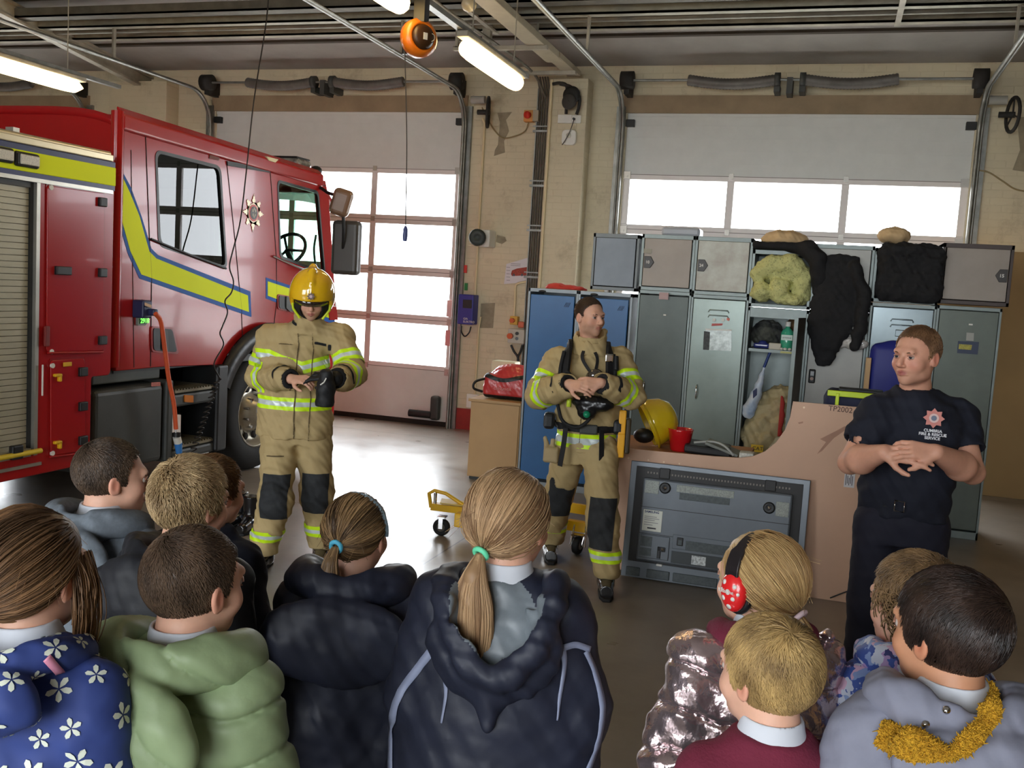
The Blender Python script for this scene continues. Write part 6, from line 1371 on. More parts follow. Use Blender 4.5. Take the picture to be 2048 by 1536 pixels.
# ============================================================ THE THREE ADULTS
M_skin = skin_mat('skin_fair', (214, 164, 138)); M_skin2 = skin_mat('skin_fair_ruddy', (216, 160, 134), (196, 100, 84))
M_tunic = mat('firefighter_tunic', (180, 158, 112), .8, vary=.06, vscale=4, bump=.15, bscale=300)
M_tp = [mat('fluorescent_tape', (210, 250, 30), .45), mat('silver_tape', (206, 216, 214), .3, .1)]
M_patchk = mat('knee_patch_black', (42, 44, 46), .8, vary=.15, vscale=30)
M_knit = mat('black_knit', (26, 26, 28), .9)
TAPE = [(-.038, -.014, 0), (-.014, .014, 1), (.014, .038, 0)]
def mkhands_body(name, J, H, hands, par, skin, neck, h=.005, attrs=None, build=1.0, forearm=None, legs=True):
    """continuous body from neck to feet; the head is a finer part of the same mesh"""
    pts = np.array([v for v in J.values()]); D = SDF(pts.min(0)-[.22, .22, .12], np.maximum(pts.max(0)+[.22, .22, .1], np.array(neck)+.08), h)
    b = build; F = J['front']-J['chest'] if 'front' in J else np.array([0, -1., 0]); R_ = nrm(np.cross(nrm(F), [0, 0, 1])); Fh = np.cross([0, 0, 1.], R_)
    D.loft(J['pelvis'], R_, Fh, nrm(J['chest']-J['pelvis']), [(-.10, 0, 0, .15*b, .105*b), (0, 0, 0, .165*b, .115*b), (.14, 0, 0, .145*b, .105*b), (.30, 0, 0, .165*b, .115*b), (.42, 0, 0, .165*b, .10*b), (.50, 0, 0, .08*b, .065*b)])
    for s_ in ('l', 'r'):
        sh, el, wr = J[s_+'sh'], J[s_+'el'], J[s_+'wr']; fr = forearm or (.046, .030)
        D.chain([J['chest']+[0, 0, .10], sh], [.07, .062*b], k=.05); D.chain([sh, el], [.060*b, .045*b], k=.02); D.chain([el, el+(wr-el)*.35, wr], [.043*b, fr[0]*b, fr[1]], k=.02)
        if legs: D.chain([J[s_+'hip'], J[s_+'kn'], J[s_+'kn']+(J[s_+'an']-J[s_+'kn'])*.35, J[s_+'an']], [.085*b, .055*b, .055*b, .036*b], k=.03)
    D.chain([J['chest']+[0, 0, .12], neck, np.array(neck)+[0, 0, .04]], [.085*b, .058, .054], k=.04)
    hands(D); V, Q = D.mesh(1)
    V2, Q2 = head_sdf(H, neck).mesh(1); Va = np.concatenate([V, V2]); Qa = np.concatenate([Q, Q2+len(V)])
    at = {k: f(Va) for k, f in (attrs or face_attrs(H)).items()}
    return link(name, np_mesh(name, Va, Qa, skin, None, True, at), par)
def trousers(J, m, par, h=.006, rt=.105, rk=.092, rb=.088, top=.03, F=(0, -1, 0), hem=.09, amp=.012, w_=.20, name='trousers', seed=1, d_=.145):
    pts = np.array([J[k] for k in ('pelvis', 'lkn', 'rkn', 'lan', 'ran', 'lhip', 'rhip')]); D = SDF(pts.min(0)-[.2, .2, .06], pts.max(0)+[.2, .2, .2], h)
    R_ = nrm(np.cross(nrm(F), [0, 0, 1])); Fh = np.cross([0, 0, 1.], R_)
    D.loft(J['pelvis'], R_, Fh, (0, 0, 1), [(-.14, 0, 0, w_*.92, d_*.9), (-.04, 0, 0, w_, d_), (.04+top, 0, 0, w_*.92, d_*.92)])
    for s_ in ('l', 'r'): D.chain([J[s_+'hip'], J[s_+'kn'], J[s_+'an']], [rt, rk, rb], k=.035)
    D.disp(lambda p: folds(p, 15, seed, amp)*np.clip(1.4-p[..., 2], .6, 1.4)); D.disp(lambda p: folds(p, 34, seed+5, amp*.4)); zc = min(J['lan'][2], J['ran'][2])
    idx = np.nonzero(D.D < .02); P_ = np.stack([D.ax[i][idx[i]] for i in range(3)], -1)
    hz = np.where(np.linalg.norm(P_[:, :2]-J['lan'][:2], axis=1) < np.linalg.norm(P_[:, :2]-J['ran'][:2], axis=1), J['lan'][2], J['ran'][2])-0.045
    D.D[idx] = np.maximum(D.D[idx], (hz-P_[:, 2]).astype(np.float32)); return sobj(D, name, m, par)
def arr(**k): return {a: np.array(b, float) for a, b in k.items()}
def boots(J, par, dirs, L=.25):
    for s_, d in zip('lr', dirs):
        a = J[s_+'an']; boot((a[0], a[1], 0), L, '', d, None, par, h=a[2]+.11, sc=1.25)
# ------------------------------------------------------------ firefighter with the yellow helmet
ff1 = thing('person', 'person in tan fire tunic and yellow helmet pulling on a black glove', 'person', (-3.05, 5.3, 0))
F1 = nrm((.30, -.95, 0)); R1 = nrm(np.cross(F1, [0, 0, 1]))
g = lambda x, y, Y: P(x, y, Y=Y)
J = arr(pelvis=(-3.07, 5.32, .90), chest=(-3.01, 5.33, 1.28), lsh=g(545, 678, 5.30), lel=g(522, 752, 5.26), lwr=g(583, 758, 5.04), rsh=g(682, 678, 5.38), rel=g(702, 748, 5.30), rwr=g(672, 757, 5.07), lhip=(-3.16, 5.30, .84), rhip=(-2.97, 5.36, .84), lkn=g(552, 1000, 5.10), rkn=g(634, 990, 5.36), lan=(-3.16, 5.16, .13), ran=(-2.93, 5.46, .13))
J['front'] = J['chest']+F1
H1 = Head(g(624, 597, 5.23)+np.array([0, 0, 0]), (.42, -.83, -.36), sc=1.0)
nk1 = np.array([-2.995, 5.30, 1.485])
M_glv = mat('glove_black', (24, 25, 27), .6, vary=.2)
body1 = mkhands_body('body', J, H1, lambda D: hand(D, J['lwr']+[.01, 0, 0], (.9, -.25, .08), (0, -.55, .83), 1, (.55, .75, .8, .85), .98, thumb=(.8, .4)), ff1, M_skin, nk1, attrs=face_attrs(H1, .35))
brn = hair_mat('eyebrow_brown', (70, 48, 34), (92, 66, 46)); eyes(H1, body1, brn, (0, -.3))
# tunic
def tunic(J, F, neck, par, hem, lo_w, seed, sections, rs=(.088, .088, .074), h=.006, open_=0, collar=True, amp=.013, cuff=True):
    R_ = nrm(np.cross(F, [0, 0, 1])); pts = np.array([J['lel'], J['rel'], J['lwr'], J['rwr'], J['chest'], J['lsh'], J['rsh']]); D = SDF([pts[:, 0].min()-.16, pts[:, 1].min()-.2, hem-.03], [pts[:, 0].max()+.16, pts[:, 1].max()+.24, neck[2]+.14], h)
    D.loft((J['pelvis'][0], J['pelvis'][1], 0), R_, F, nrm(neck-np.array([J['pelvis'][0], J['pelvis'][1], J['pelvis'][2]])) if False else (0, 0, 1), sections, k=.02)
    for s_ in 'lr':
        D.chain([neck+[0, 0, -.06], J[s_+'sh']], [.085, rs[0]*.98], k=.05); D.chain([J[s_+'sh'], J[s_+'el']], [rs[0], rs[1]], k=.03); e = J[s_+'el']; w_ = J[s_+'wr']; D.chain([e, w_-nrm(w_-e)*.035], [rs[1], rs[2]], k=.015)
    if collar:
        c = np.array(neck); q = []
        D.loft(c, R_, F, (0, 0, 1), [(-.05, 0, 0, .115, .11), (.02, 0, .0, .092, .088), (.075, 0, .005, .088, .086)], k=.02)
    D.disp(lambda p: folds(p, 14, seed, amp))
    D.disp(lambda p: folds(p, 36, seed+3, amp*.4))
    D.halfspace((0, 0, hem), (0, 0, -1)); D.loft(np.array(neck)+[0, 0, .02], R_, F, (0, 0, 1), [(-.03, 0, 0, .066, .066), (.09, 0, .005, .078, .08)], k=.004, op='sub')
    for s_ in 'lr':
        w_ = J[s_+'wr']; e = J[s_+'el']; d = nrm(w_-e); D.cap(w_-d*.045, w_+d*.1, rs[2]-.016, k=.003, op='sub')
    return sobj(D, 'tunic', M_tunic, par)
secs1 = [(.80, 0, 0, .225, .165), (.90, 0, 0, .228, .17), (1.05, .01, 0, .222, .165), (1.2, .02, .0, .222, .165), (1.34, .035, 0, .215, .15), (1.43, .045, 0, .155, .115), (1.48, .05, 0, .09, .09)]
tun1 = tunic(J, F1, nk1, ff1, .795, .22, 3, [(a, b+.0, c, d, e) for a, b, c, d, e in secs1])
def torso_mask(J, ex=.125, rs=None):
    def f(V, N_):
        ok = np.ones(len(V), bool)
        for s_ in 'lr':
            _, d1 = segc(V, J[s_+'sh'], J[s_+'el']); _, d2 = segc(V, J[s_+'el'], J[s_+'wr']); c = J['chest']; out = np.linalg.norm((V-c)[:, :2], axis=1)
            ok &= ~((d2 < ex) & (V[:, 2] < J[s_+'sh'][2])) & ~((d1 < .104) & (np.linalg.norm(V[:, :2]-J['chest'][:2], axis=1) > .205))
        return ok
    return f
def tapes(o, J, par, chest, waist, chF, sleeves=((.16, .0), (.12, .0)), vdrop=.0, only=''):
    if chest: band(o, 'chest_tape', lambda V: V[:, 2]-chest+vdrop*np.clip(.2-np.abs((V-J['chest'])@np.cross(chF, [0, 0, 1])), 0, .2), TAPE, M_tp, par, .003, torso_mask(J))
    if waist: band(o, 'waist_tape', lambda V: V[:, 2]-waist, TAPE, M_tp, par, .003, torso_mask(J, .10))
    for s_ in 'lr':
        for a, b, t0, nm in ((J[s_+'sh'], J[s_+'el'], sleeves[0][0], 'upper_sleeve_tape'), (J[s_+'el'], J[s_+'wr'], sleeves[1][0], 'lower_sleeve_tape')):
            def mk(V, N_, a=a, b=b):
                t, d = segc(V, a, b); c = J['chest']; far = np.linalg.norm((V-c)[:, :2], axis=1); lim = .185 if nm[0] == 'u' else .0
                return (d < .118) & (t > 0) & ((far > lim) if nm[0] == 'u' else ((V-c)@chF > -.5) & ((d < .105)))
            band(o, nm, lambda V, a=a, b=b: segc(V, a, b)[0]-t0, TAPE, M_tp, par, .003, mk)
tapes(tun1, J, ff1, 1.295, 1.015, F1, ((.15, 0), (.085, 0)), vdrop=.30)
def stripf(o, nm, J, F, u0, z0, hw, hh, m, par, tilt=0, off=.004, back=False):
    """small rectangular patch on the front of a garment, at (u, z) from the chest"""
    R_ = np.cross(F, [0, 0, 1])
    def fn(V):
        u = (V-J['chest'])@R_-u0; z = V[:, 2]-z0-u*tilt; return np.maximum(np.abs(u)/hw, np.abs(z)/hh)
    return band(o, nm, fn, [(-1, 1, 0)], m, par, off, lambda V, N_: (N_@F > .1) if not back else (N_@F < -.1))
stripf(tun1, 'flap', J, F1, .03, 1.12, .004, .32, mat('seam_dark_tan', (96, 80, 54), .9), ff1)  # thin dark tan strips mark the seams and flap edges of the kit
stripf(tun1, 'front_placket', J, F1, -.055, 1.12, .003, .33, mat('seam_dark_tan', (96, 80, 54), .9), ff1)
stripf(tun1, 'badge_loop', J, F1, -.10, 1.385, .035, .008, M_knit, ff1, .15); stripf(tun1, 'badge_loop', J, F1, -.155, 1.365, .010, .018, M_knit, ff1)
stripf(tun1, 'pocket_flap', J, F1, .10, 1.37, .045, .003, mat('seam_dark_tan', (96, 80, 54), .9), ff1)
stripf(tun1, 'collar_tab', J, F1, .07, 1.50, .025, .009, M_knit, ff1, .5)
for s_, nm in (('l', 'cuff'), ('r', 'cuff')):
    w_, e = J[s_+'wr'], J[s_+'el']; d = nrm(w_-e); q = MB(); q.lathe(w_-d*.05, d, [(.050, 0), (.058, .01), (.060, .035), (.052, .05), (.038, .05), (.036, .02)], 20); q.build(nm, M_knit, ff1)
    band(tun1, 'cuff_strap', lambda V, e=e, w_=w_: segc(V, e, w_)[0]-(np.linalg.norm(w_-e)-.075), [(-.009, .009, 0)], M_knit, ff1, .004, lambda V, N_, e=e, w_=w_: (segc(V, e, w_)[1] < .09) & (N_[:, 2] > -.2) & (N_@F1 > -.3))
# gloved hand with the second glove hanging from it
D = SDF(J['rwr']-[.22, .16, .20], J['rwr']+[.12, .16, .14], .0045); w_ = J['rwr']
hand(D, w_+[.01, 0, 0], (-.85, -.35, .10), (-.1, -.5, .85), -1, (.35, .5, .6, .65), 1.12, .05, (.5, .4), k=.006); D.chain([J['rwr']-nrm(J['rwr']-J['rel'])*.04, J['rwr']], [.055, .045], k=.02)
D.disp(lambda p: folds(p, 60, 3, .002)); sobj(D, 'glove', M_glv, ff1)
c = P(652, 768, Y=4.97); D = SDF(c-[.12, .1, .20], c+[.12, .1, .12], .005); D.chain([c+[0, 0, .05], c+[-.005, .01, -.03], c+[-.01, .01, -.12]], [.04, .052, .052], k=.02); D.disp(lambda p: folds(p, 40, 6, .004)); D.halfspace(c+[0, 0, -.13], (0, 0, -1)); sobj(D, 'hanging_glove', M_glv, ff1)
q = MB().tube([c+[-.0, -.065, -.0], c+[.02, -.062, .015], c+[.03, -.055, .04]], .004, 6); q.build('glove_piping', M_white, ff1)
tr1 = trousers(J, M_tunic, ff1, F=F1, seed=5, rt=.118, rk=.098, rb=.092, w_=.205)
def knee(o, J, s_, F, par, z0, z1):
    k_ = J[s_+'kn']
    fn = lambda V: np.maximum(np.abs(V[:, 2]-(z0+z1)/2)/((z1-z0)/2), np.abs((V-k_)@np.cross(F, [0, 0, 1]))/.078)
    band(o, 'knee_patch', fn, [(-1, 1, 0)], M_patchk, par, .004, lambda V, N_: ((N_@F) > -.05) & (np.linalg.norm((V-k_)[:, :2], axis=1) < .16))
def ankle(o, J, s_, par, z):
    a = J[s_+'an']; band(o, 'ankle_tape', lambda V: V[:, 2]-z, [(-.035, -.012, 0), (-.012, .012, 1), (.012, .035, 0)], M_tp, par, .003, lambda V, N_: np.linalg.norm((V-a)[:, :2], axis=1) < .15)
for s_, z0, z1 in (('l', .34, .60), ('r', .34, .59)): knee(tr1, J, s_, F1, ff1, z0, z1); ankle(tr1, J, s_, ff1, .215)
stripf(tr1, 'pocket_seam', J, F1, .13, .70, .05, .004, mat('seam_dark_tan', (96, 80, 54), .9), ff1)
a = g(532, 905, 5.2); D = SDF(a-[.1, .12, .16], a+[.12, .14, .16], .006); D.rbox(a+[-.0, .06, 0], (.05, .06, .10), hframe(F1), .02); D.disp(lambda p: folds(p, 30, 2, .003)); sobj(D, 'thigh_pocket', M_tunic, ff1)
boots(J, ff1, ((.15, -1, 0), (.45, -1, 0)))
# helmet
def dome(H, par):
    M_h = mat('helmet_yellow_gloss', (236, 186, 24), .12, coat=1)
    D = SDF(H.C-.21, H.C+.24, .004); D.ell(H.w(0, -.022, .042), (.130, .152, .135), H.M); D.ell(H.w(0, -.02, .00), (.131, .150, .125), H.M, k=.03)
    D.ell(H.w(0, -.02, .02), (.118, .138, .128), H.M, k=.004, op='sub')
    D.chain([H.w(0, .12, .06), H.w(0, .085, .135), H.w(0, .02, .178), H.w(0, -.06, .178), H.w(0, -.13, .12)], [.008, .012, .018, .016, .008], k=.02)
    idx = np.nonzero(D.D < .03); q = H.loc(np.stack([D.ax[i][idx[i]] for i in range(3)], -1)); z = q[:, 2]; y = q[:, 1]
    zm = np.interp(y, [-.15, -.02, .03, .06, .14], [-.085, -.075, -.05, .02, .034]); D.D[idx] = np.maximum(D.D[idx], ((zm-z)*.7).astype(np.float32))
    o = sobj(D, 'helmet_shell', M_h, par)
    D = SDF(H.C-.2, H.C+.2, .004); D.ell(H.w(0, -.012, -.01), (.112, .120, .125), H.M); D.ell(H.w(0, .105, -.045), (.064, .085, .098), H.M, k=.01, op='sub'); D.ell(H.w(0, -.0, -.01), (.086, .106, .115), H.M, k=.004, op='sub'); D.halfspace(H.w(0, 0, .05), H.wd([0, 0, 1])); sobj(D, 'helmet_liner', mat('liner_black', (22, 21, 22), .8), o)
    q = MB(); pts = [H.w(.118*math.sin(a_), -.02+.142*math.cos(a_), .028) for a_ in np.linspace(-1.15, 1.15, 15)]; pb = [H.w(.112*math.sin(a_), -.02+.134*math.cos(a_), -.006) for a_ in np.linspace(-1.1, 1.1, 15)]
    q.add(pts+pb, [(i, i+1, 16+i, 15+i) for i in range(14)], 0, True); vz = q.build('visor', mat('visor_smoke', (46, 34, 28), .05, coat=1), o); md = vz.modifiers.new('s', 'SOLIDIFY'); md.thickness = .003
    for x in (-1, 1): MB().tube([H.w(x*.112, .035, .0), H.w(x*.106, .045, -.05), H.w(x*.066, .058, -.105)], .008, 8).build('chin_strap', mat('strap_lime', (206, 222, 40), .4), o)
    c = H.w(0, .134, .068); nn = nrm(H.wd([0, .93, .35])); U = H.wd([-1, 0, 0]); V_ = nrm(np.cross(nn, U)); plate('helmet_badge', star(8, .026, .015), [], c+nn*.008, U, V_, .003, mat('badge_bronze', (84, 70, 62), .35, .6), o); plate('badge_centre', disc(.009, n=14), [], c+nn*.011, U, V_, .002, mat('badge_rose', (150, 130, 130), .3, .6), o)
    return o
dome(H1, ff1)
# ------------------------------------------------------------ bare-headed firefighter with breathing set
ff2 = thing('person', 'person in tan fire kit and black breathing harness without helmet, hands clasped over a mask', 'person', (-1.4, 5.95, 0))
F2 = nrm((.24, -.97, 0)); R2 = nrm(np.cross(F2, [0, 0, 1]))
J2 = arr(pelvis=(-1.385, 5.98, .86), chest=(-1.41, 5.98, 1.22), lsh=g(1112, 722, 5.98), lel=g(1078, 790, 5.88), lwr=g(1138, 768, 5.66), rsh=g(1240, 722, 6.02), rel=g(1262, 792, 5.92), rwr=g(1202, 766, 5.68), lhip=(-1.49, 6.02, .80), rhip=(-1.28, 5.94, .80), lkn=g(1113, 1002, 6.15), rkn=g(1205, 1038, 5.78), lan=(-1.66, 6.32, .13), ran=(-1.15, 5.74, .13))
J2['front'] = J2['chest']+F2
H2 = Head(g(1180, 634, 5.93), (.80, -.60, -.02), sc=.99)
nk2 = np.array([-1.40, 5.96, 1.44])
def hands2(D):
    l, r = J2['lwr'], J2['rwr']; hand(D, l, (.80, -.35, -.02), (-.15, -.8, .55), 1, (.5, .55, .6, .6), 1.0, .04, (.6, .3)); hand(D, r, (-.80, -.38, .0), (.1, -.8, .55), -1, (.62, .66, .66, .7), 1.0, .04, (.6, .3))
body2 = mkhands_body('body', J2, H2, hands2, ff2, M_skin, nk2, attrs=face_attrs(H2, .5), h=.0045); eyes(H2, body2, brn, (.25, 0))
short_hair(H2, hair_mat('hair_dark_brown', (44, 32, 24), (84, 62, 46)), ff2, n=4200, L=.010, thick=.0045, lift=.7, rad=.0010, fwd=.8)
secs2 = [(.80, 0, 0, .19, .15), (.90, 0, 0, .185, .145), (1.0, 0, 0, .20, .15), (1.15, 0, 0, .215, .155), (1.29, 0, 0, .21, .145), (1.38, 0, 0, .15, .11), (1.43, 0, 0, .085, .085)]
tun2 = tunic(J2, F2, nk2, ff2, .80, .2, 11, secs2, rs=(.082, .088, .074))
D = SDF(nk2-[.2, .2, .08], nk2+[.2, .2, .2], .005); D.loft(nk2+[0, 0, .03], R2, F2, (0, 0, 1), [(-.07, 0, 0, .125, .12), (0, 0, 0, .108, .105), (.05, 0, -.01, .10, .10), (.09, -.02, -.05, .085, .06)]); D.disp(lambda p: folds(p, 26, 5, .008)); D.loft(nk2+[0, 0, .06], R2, F2, (0, 0, 1), [(-.10, 0, .005, .072, .08), (.10, 0, .015, .088, .10)], k=.006, op='sub'); sobj(D, 'fire_hood', M_tunic, ff2)
for s_ in 'lr':
    for t0, a, b, nm in ((.14, s_+'sh', s_+'el', 'upper_sleeve_tape'), (.085, s_+'el', s_+'wr', 'lower_sleeve_tape')):
        A_, B_ = J2[a], J2[b]
        band(tun2, nm, lambda V, A_=A_, B_=B_, t0=t0: segc(V, A_, B_)[0]-t0, TAPE, M_tp, ff2, .003, lambda V, N_, A_=A_, B_=B_, nm=nm: (segc(V, A_, B_)[1] < .112) & ((np.linalg.norm((V-J2['chest'])[:, :2], axis=1) > .19) if nm[0] == 'u' else True))
    w_, e = J2[s_+'wr'], J2[s_+'el']; d = nrm(w_-e); MB().lathe(w_-d*.05, d, [(.052, 0), (.062, .01), (.064, .035), (.054, .05), (.038, .05), (.036, .02)], 20).build('cuff', M_knit, ff2)
    band(tun2, 'cuff_strap', lambda V, e=e, w_=w_: segc(V, e, w_)[0]-(np.linalg.norm(w_-e)-.085), [(-.012, .012, 0)], M_knit, ff2, .004, lambda V, N_, e=e, w_=w_: (segc(V, e, w_)[1] < .09) & (N_[:, 2] > -.1) & (N_@F2 > -.3))
band(tun2, 'waist_tape', lambda V: V[:, 2]-.875, [(-.045, -.02, 0), (-.02, .02, 1), (.02, .045, 0)], M_tp, ff2, .003, torso_mask(J2, .09))
stripf(tun2, 'front_seam', J2, F2, .02, 1.05, .003, .2, mat('seam_dark_tan', (96, 80, 54), .9), ff2)
tr2 = trousers(J2, M_tunic, ff2, F=F2, seed=9, rt=.112, rk=.095, rb=.088, w_=.19, amp=.010)
knee(tr2, J2, 'l', nrm((.5, -.86, 0)), ff2, .33, .60); knee(tr2, J2, 'r', nrm((.1, -1, 0)), ff2, .26, .56); ankle(tr2, J2, 'l', ff2, .225); ankle(tr2, J2, 'r', ff2, .215)
boots(J2, ff2, ((.3, -1, 0), (.25, -1, 0)))
# harness
M_web = mat('webbing_black', (24, 24, 26), .7, vary=.2); ch = J2['chest']
def onf(u, z, dpt=.16): return np.array([ch[0], ch[1], 0])-R2*u+F2*dpt+np.array([0, 0, z])
def strap(pts, w_, nm='strap', m=M_web, th=.008, par=ff2):
    P3 = [np.array(p, float) for p in spline(pts, 6)]; q = MB(); V = []
    for i, p in enumerate(P3):
        t = nrm(P3[min(i+1, len(P3)-1)]-P3[max(i-1, 0)]); c = np.array([ch[0], ch[1], p[2]]); o = p-c; o[2] = 0; o = nrm(o+[0, 0, .001]); sd = nrm(np.cross(t, o)); o2 = np.cross(sd, t)
        for a_, b_ in ((-1, -1), (1, -1), (1, 1), (-1, 1)): V.append(p+sd*a_*w_/2+o2*b_*th/2)
    n_ = len(P3); q.add(V, [(i*4+j, i*4+(j+1) % 4, (i+1)*4+(j+1) % 4, (i+1)*4+j) for i in range(n_-1) for j in range(4)]+[(0, 1, 2, 3), (n_*4-4, n_*4-3, n_*4-2, n_*4-1)]); return q.build(nm, m, par, bevel=.002)
for s_ in (-1, 1):
    strap([onf(s_*.115, 1.46, .0), onf(s_*.125, 1.45, .09), onf(s_*.135, 1.36, .165), onf(s_*.145, 1.22, .185), onf(s_*.16, 1.14, .17)], .062, 'shoulder_strap', th=.022)
    MB().tube(spline([onf(s_*.15, 1.42, .14), onf(s_*.165, 1.32, .18), onf(s_*.165, 1.2, .19)], 4), .012).build('hose', M_rub, ff2)
    strap([onf(s_*.11, .955, .175), onf(s_*.115, .86, .19), onf(s_*.13, .72 if s_ < 0 else .60, .19)], .034, 'strap_tail', th=.006)
q = MB().obox(onf(.125, 1.40, .175), (.05, .03, .05), U=R2); q.build('strap_buckle', M_chrome, ff2, bevel=.008); MB().tube([onf(.165, 1.41, .16), onf(.17, 1.33, .19)], .016).build('gauge_tube', M_black, ff2)
band(tun2, 'waist_belt', lambda V: V[:, 2]-.955, [(-.022, .022, 0)], M_web, ff2, .010, torso_mask(J2, .09))
MB().obox(onf(.03, .955, .165), (.11, .03, .06), U=R2).build('belt_buckle', M_dgrey, ff2, bevel=.01)
for s_, z in ((-1, .98), (1, .97)): MB().obox(onf(s_*.215, z, .06), (.07, .1, .10 if s_ < 0 else .09), U=R2).build('belt_unit', M_black, ff2, bevel=.02)
MB().obox(onf(.235, 1.0, .10), (.045, .02, .16), U=R2).obox(onf(.235, .86, .11), (.045, .02, .15), U=R2).build('torch_yellow', mat('torch_yellow', (236, 172, 40), .35), ff2, bevel=.008)
MB().obox(onf(.275, .92, .08), (.03, .07, .22), U=R2).build('torch_body', mat('torch_dark', (60, 50, 30), .5), ff2, bevel=.01)
MB().tube(spline([onf(-.17, 1.10, .17), onf(-.13, 1.0, .2), onf(-.04, .97, .215), (onf(.03, 1.03, .24)), (onf(.02, 1.08, .27))], 6), .011).build('air_hose', M_rub, ff2)
MB().lathe(onf(-.10, 1.12, .2), (0, 0, -1), [(0, -.03), (.014, -.03), (.016, .03), (0, .03)], 10).build('whistle', mat('lime_tab', (200, 220, 60), .4), ff2)
# mask held at the chest
c = onf(.04, 1.15, .23); D = SDF(c-[.2, .2, .2], c+[.2, .2, .25], .005); D.ell(c+[-.0, .02, -.03], (.13, .06, .05)); D.ell(c+[-.03, .0, -.08], (.06, .05, .05), k=.03); D.ell(c+[0, .03, .12], (.06, .05, .06), k=.02); D.disp(lambda p: folds(p, 50, 4, .004)); mk = sobj(D, 'face_mask', mat('mask_black', (20, 20, 22), .35, coat=.3), ff2)
MB().lathe(c+F2*.055+[-.03, 0, -.09], F2, [(0, .015), (.02, .012), (.022, -.01)], 16).build('mask_button', mat('button_green', (20, 130, 90), .4), mk)
MB().add(*blob(onf(.045, 1.29, .235), (.05, .025, .04), 14, 8), 0, True).build('mask_visor', mat('visor_glossy', (60, 54, 46), .05, coat=1), mk)
for k, (u, z) in enumerate(((-.10, 1.28), (-.07, 1.25), (.10, 1.25), (.13, 1.2))): MB().tube(spline([onf(u, z, .22), onf(u+(.03 if u > 0 else -.02), z+.025, .23), onf(u+(.05 if u > 0 else -.045), z-.005, .21)], 4), .010).build('mask_strap', M_rub, mk)
for s_ in (-1, 1): strap([onf(s_*.03, 1.44, .12), onf(s_*.045+.01, 1.38, .165), onf(.04, 1.28, .22)], .02, 'neck_strap', th=.005)
# air cylinder on the back
MB().lathe(np.array([ch[0], ch[1], 0])-F2*.25+[0, 0, 1.0], (0, 0, 1), [(0, 0), (.06, .01), (.085, .06), (.085, .38), (.06, .44), (.03, .46), (.03, .5), (0, .5)], 20).build('air_cylinder', mat('cylinder_grey', (120, 124, 120), .35), ff2); MB().obox(np.array([ch[0], ch[1], 1.22])-F2*.175, (.28, .05, .5), U=R2).build('back_plate', M_black, ff2, bevel=.02)
a = onf(-.185, .80, .08); D = SDF(a-.1, a+.12, .006); D.rbox(a+[0, 0, -.03], (.05, .04, .05), None, .02); D.chain([a+[-.03, 0, .0], a+[-.05, 0, .07]], [.018, .014]); D.chain([a+[.0, 0, .0], a+[.0, 0, .06]], [.018, .014]); D.disp(lambda p: folds(p, 40, 4, .003)); sobj(D, 'pocket_gloves', mat('glove_tan', (170, 150, 112), .8), ff2)
# ------------------------------------------------------------ man in navy shirt
m3 = thing('person', 'person in navy short-sleeved shirt with a star badge standing by the plywood, fingertips together', 'person', (.38, 4.55, 0))
F3 = nrm((-.30, -.95, 0)); R3 = nrm(np.cross(F3, [0, 0, 1]))
J3 = arr(pelvis=(.375, 4.56, .93), chest=(.37, 4.56, 1.22), lsh=g(1757, 832, 4.52), lel=g(1700, 925, 4.42), lwr=g(1768, 905, 4.20), rsh=g(1912, 838, 4.62), rel=g(1945, 945, 4.50), rwr=g(1872, 905, 4.20), lhip=(.28, 4.57, .86), rhip=(.47, 4.57, .86), lkn=(.27, 4.55, .48), rkn=(.48, 4.57, .48), lan=(.26, 4.58, .10), ran=(.49, 4.60, .10))
J3['front'] = J3['chest']+F3
H3 = Head(g(1832, 712, 4.50), (-.60, -.79, -.07), sc=1.04)
nk3 = np.array([.375, 4.57, 1.445])
def hands3(D):
    l, r = J3['lwr'], J3['rwr']; hand(D, l, (.92, -.18, .03), (-.2, -.7, .6), 1, (.25, .28, .3, .35), 1.05, .10, (.4, .2)); hand(D, r, (-.92, -.22, .06), (.1, -.75, .6), -1, (.4, .42, .45, .5), 1.05, .06, (.4, .2))
body3 = mkhands_body('body', J3, H3, hands3, m3, M_skin2, nk3, attrs=face_attrs(H3, .22, .45), h=.0042, build=1.08, forearm=(.056, .034))
ging = hair_mat('hair_light_brown', (92, 64, 44), (156, 118, 84)); eyes(H3, body3, ging, (-.15, 0))
short_hair(H3, ging, m3, n=5200, L=.016, thick=.0055, lift=.6, fwd=.2)
M_polo = mat('navy_polo', (24, 27, 40), .85, vary=.12, vscale=6)
D = SDF([-.12, 4.1, .88], [.88, 4.95, 1.56], .0055); D.loft((.375, 4.56, 0), R3, F3, (0, 0, 1), [(.91, 0, 0, .185, .13), (1.0, 0, .005, .195, .145), (1.12, 0, .005, .20, .15), (1.25, 0, .0, .212, .15), (1.34, 0, 0, .205, .135), (1.40, 0, 0, .15, .105), (1.45, 0, 0, .085, .08)])
for s_ in 'lr':
    D.chain([nk3+[0, 0, -.05], J3[s_+'sh']], [.075, .085], k=.05); a = J3[s_+'sh']; b = J3[s_+'el']; D.chain([a, a+(b-a)*.62], [.088, .082], k=.03)
D.disp(lambda p: folds(p, 15, 21, .010)); D.disp(lambda p: folds(p, 33, 25, .004)); 
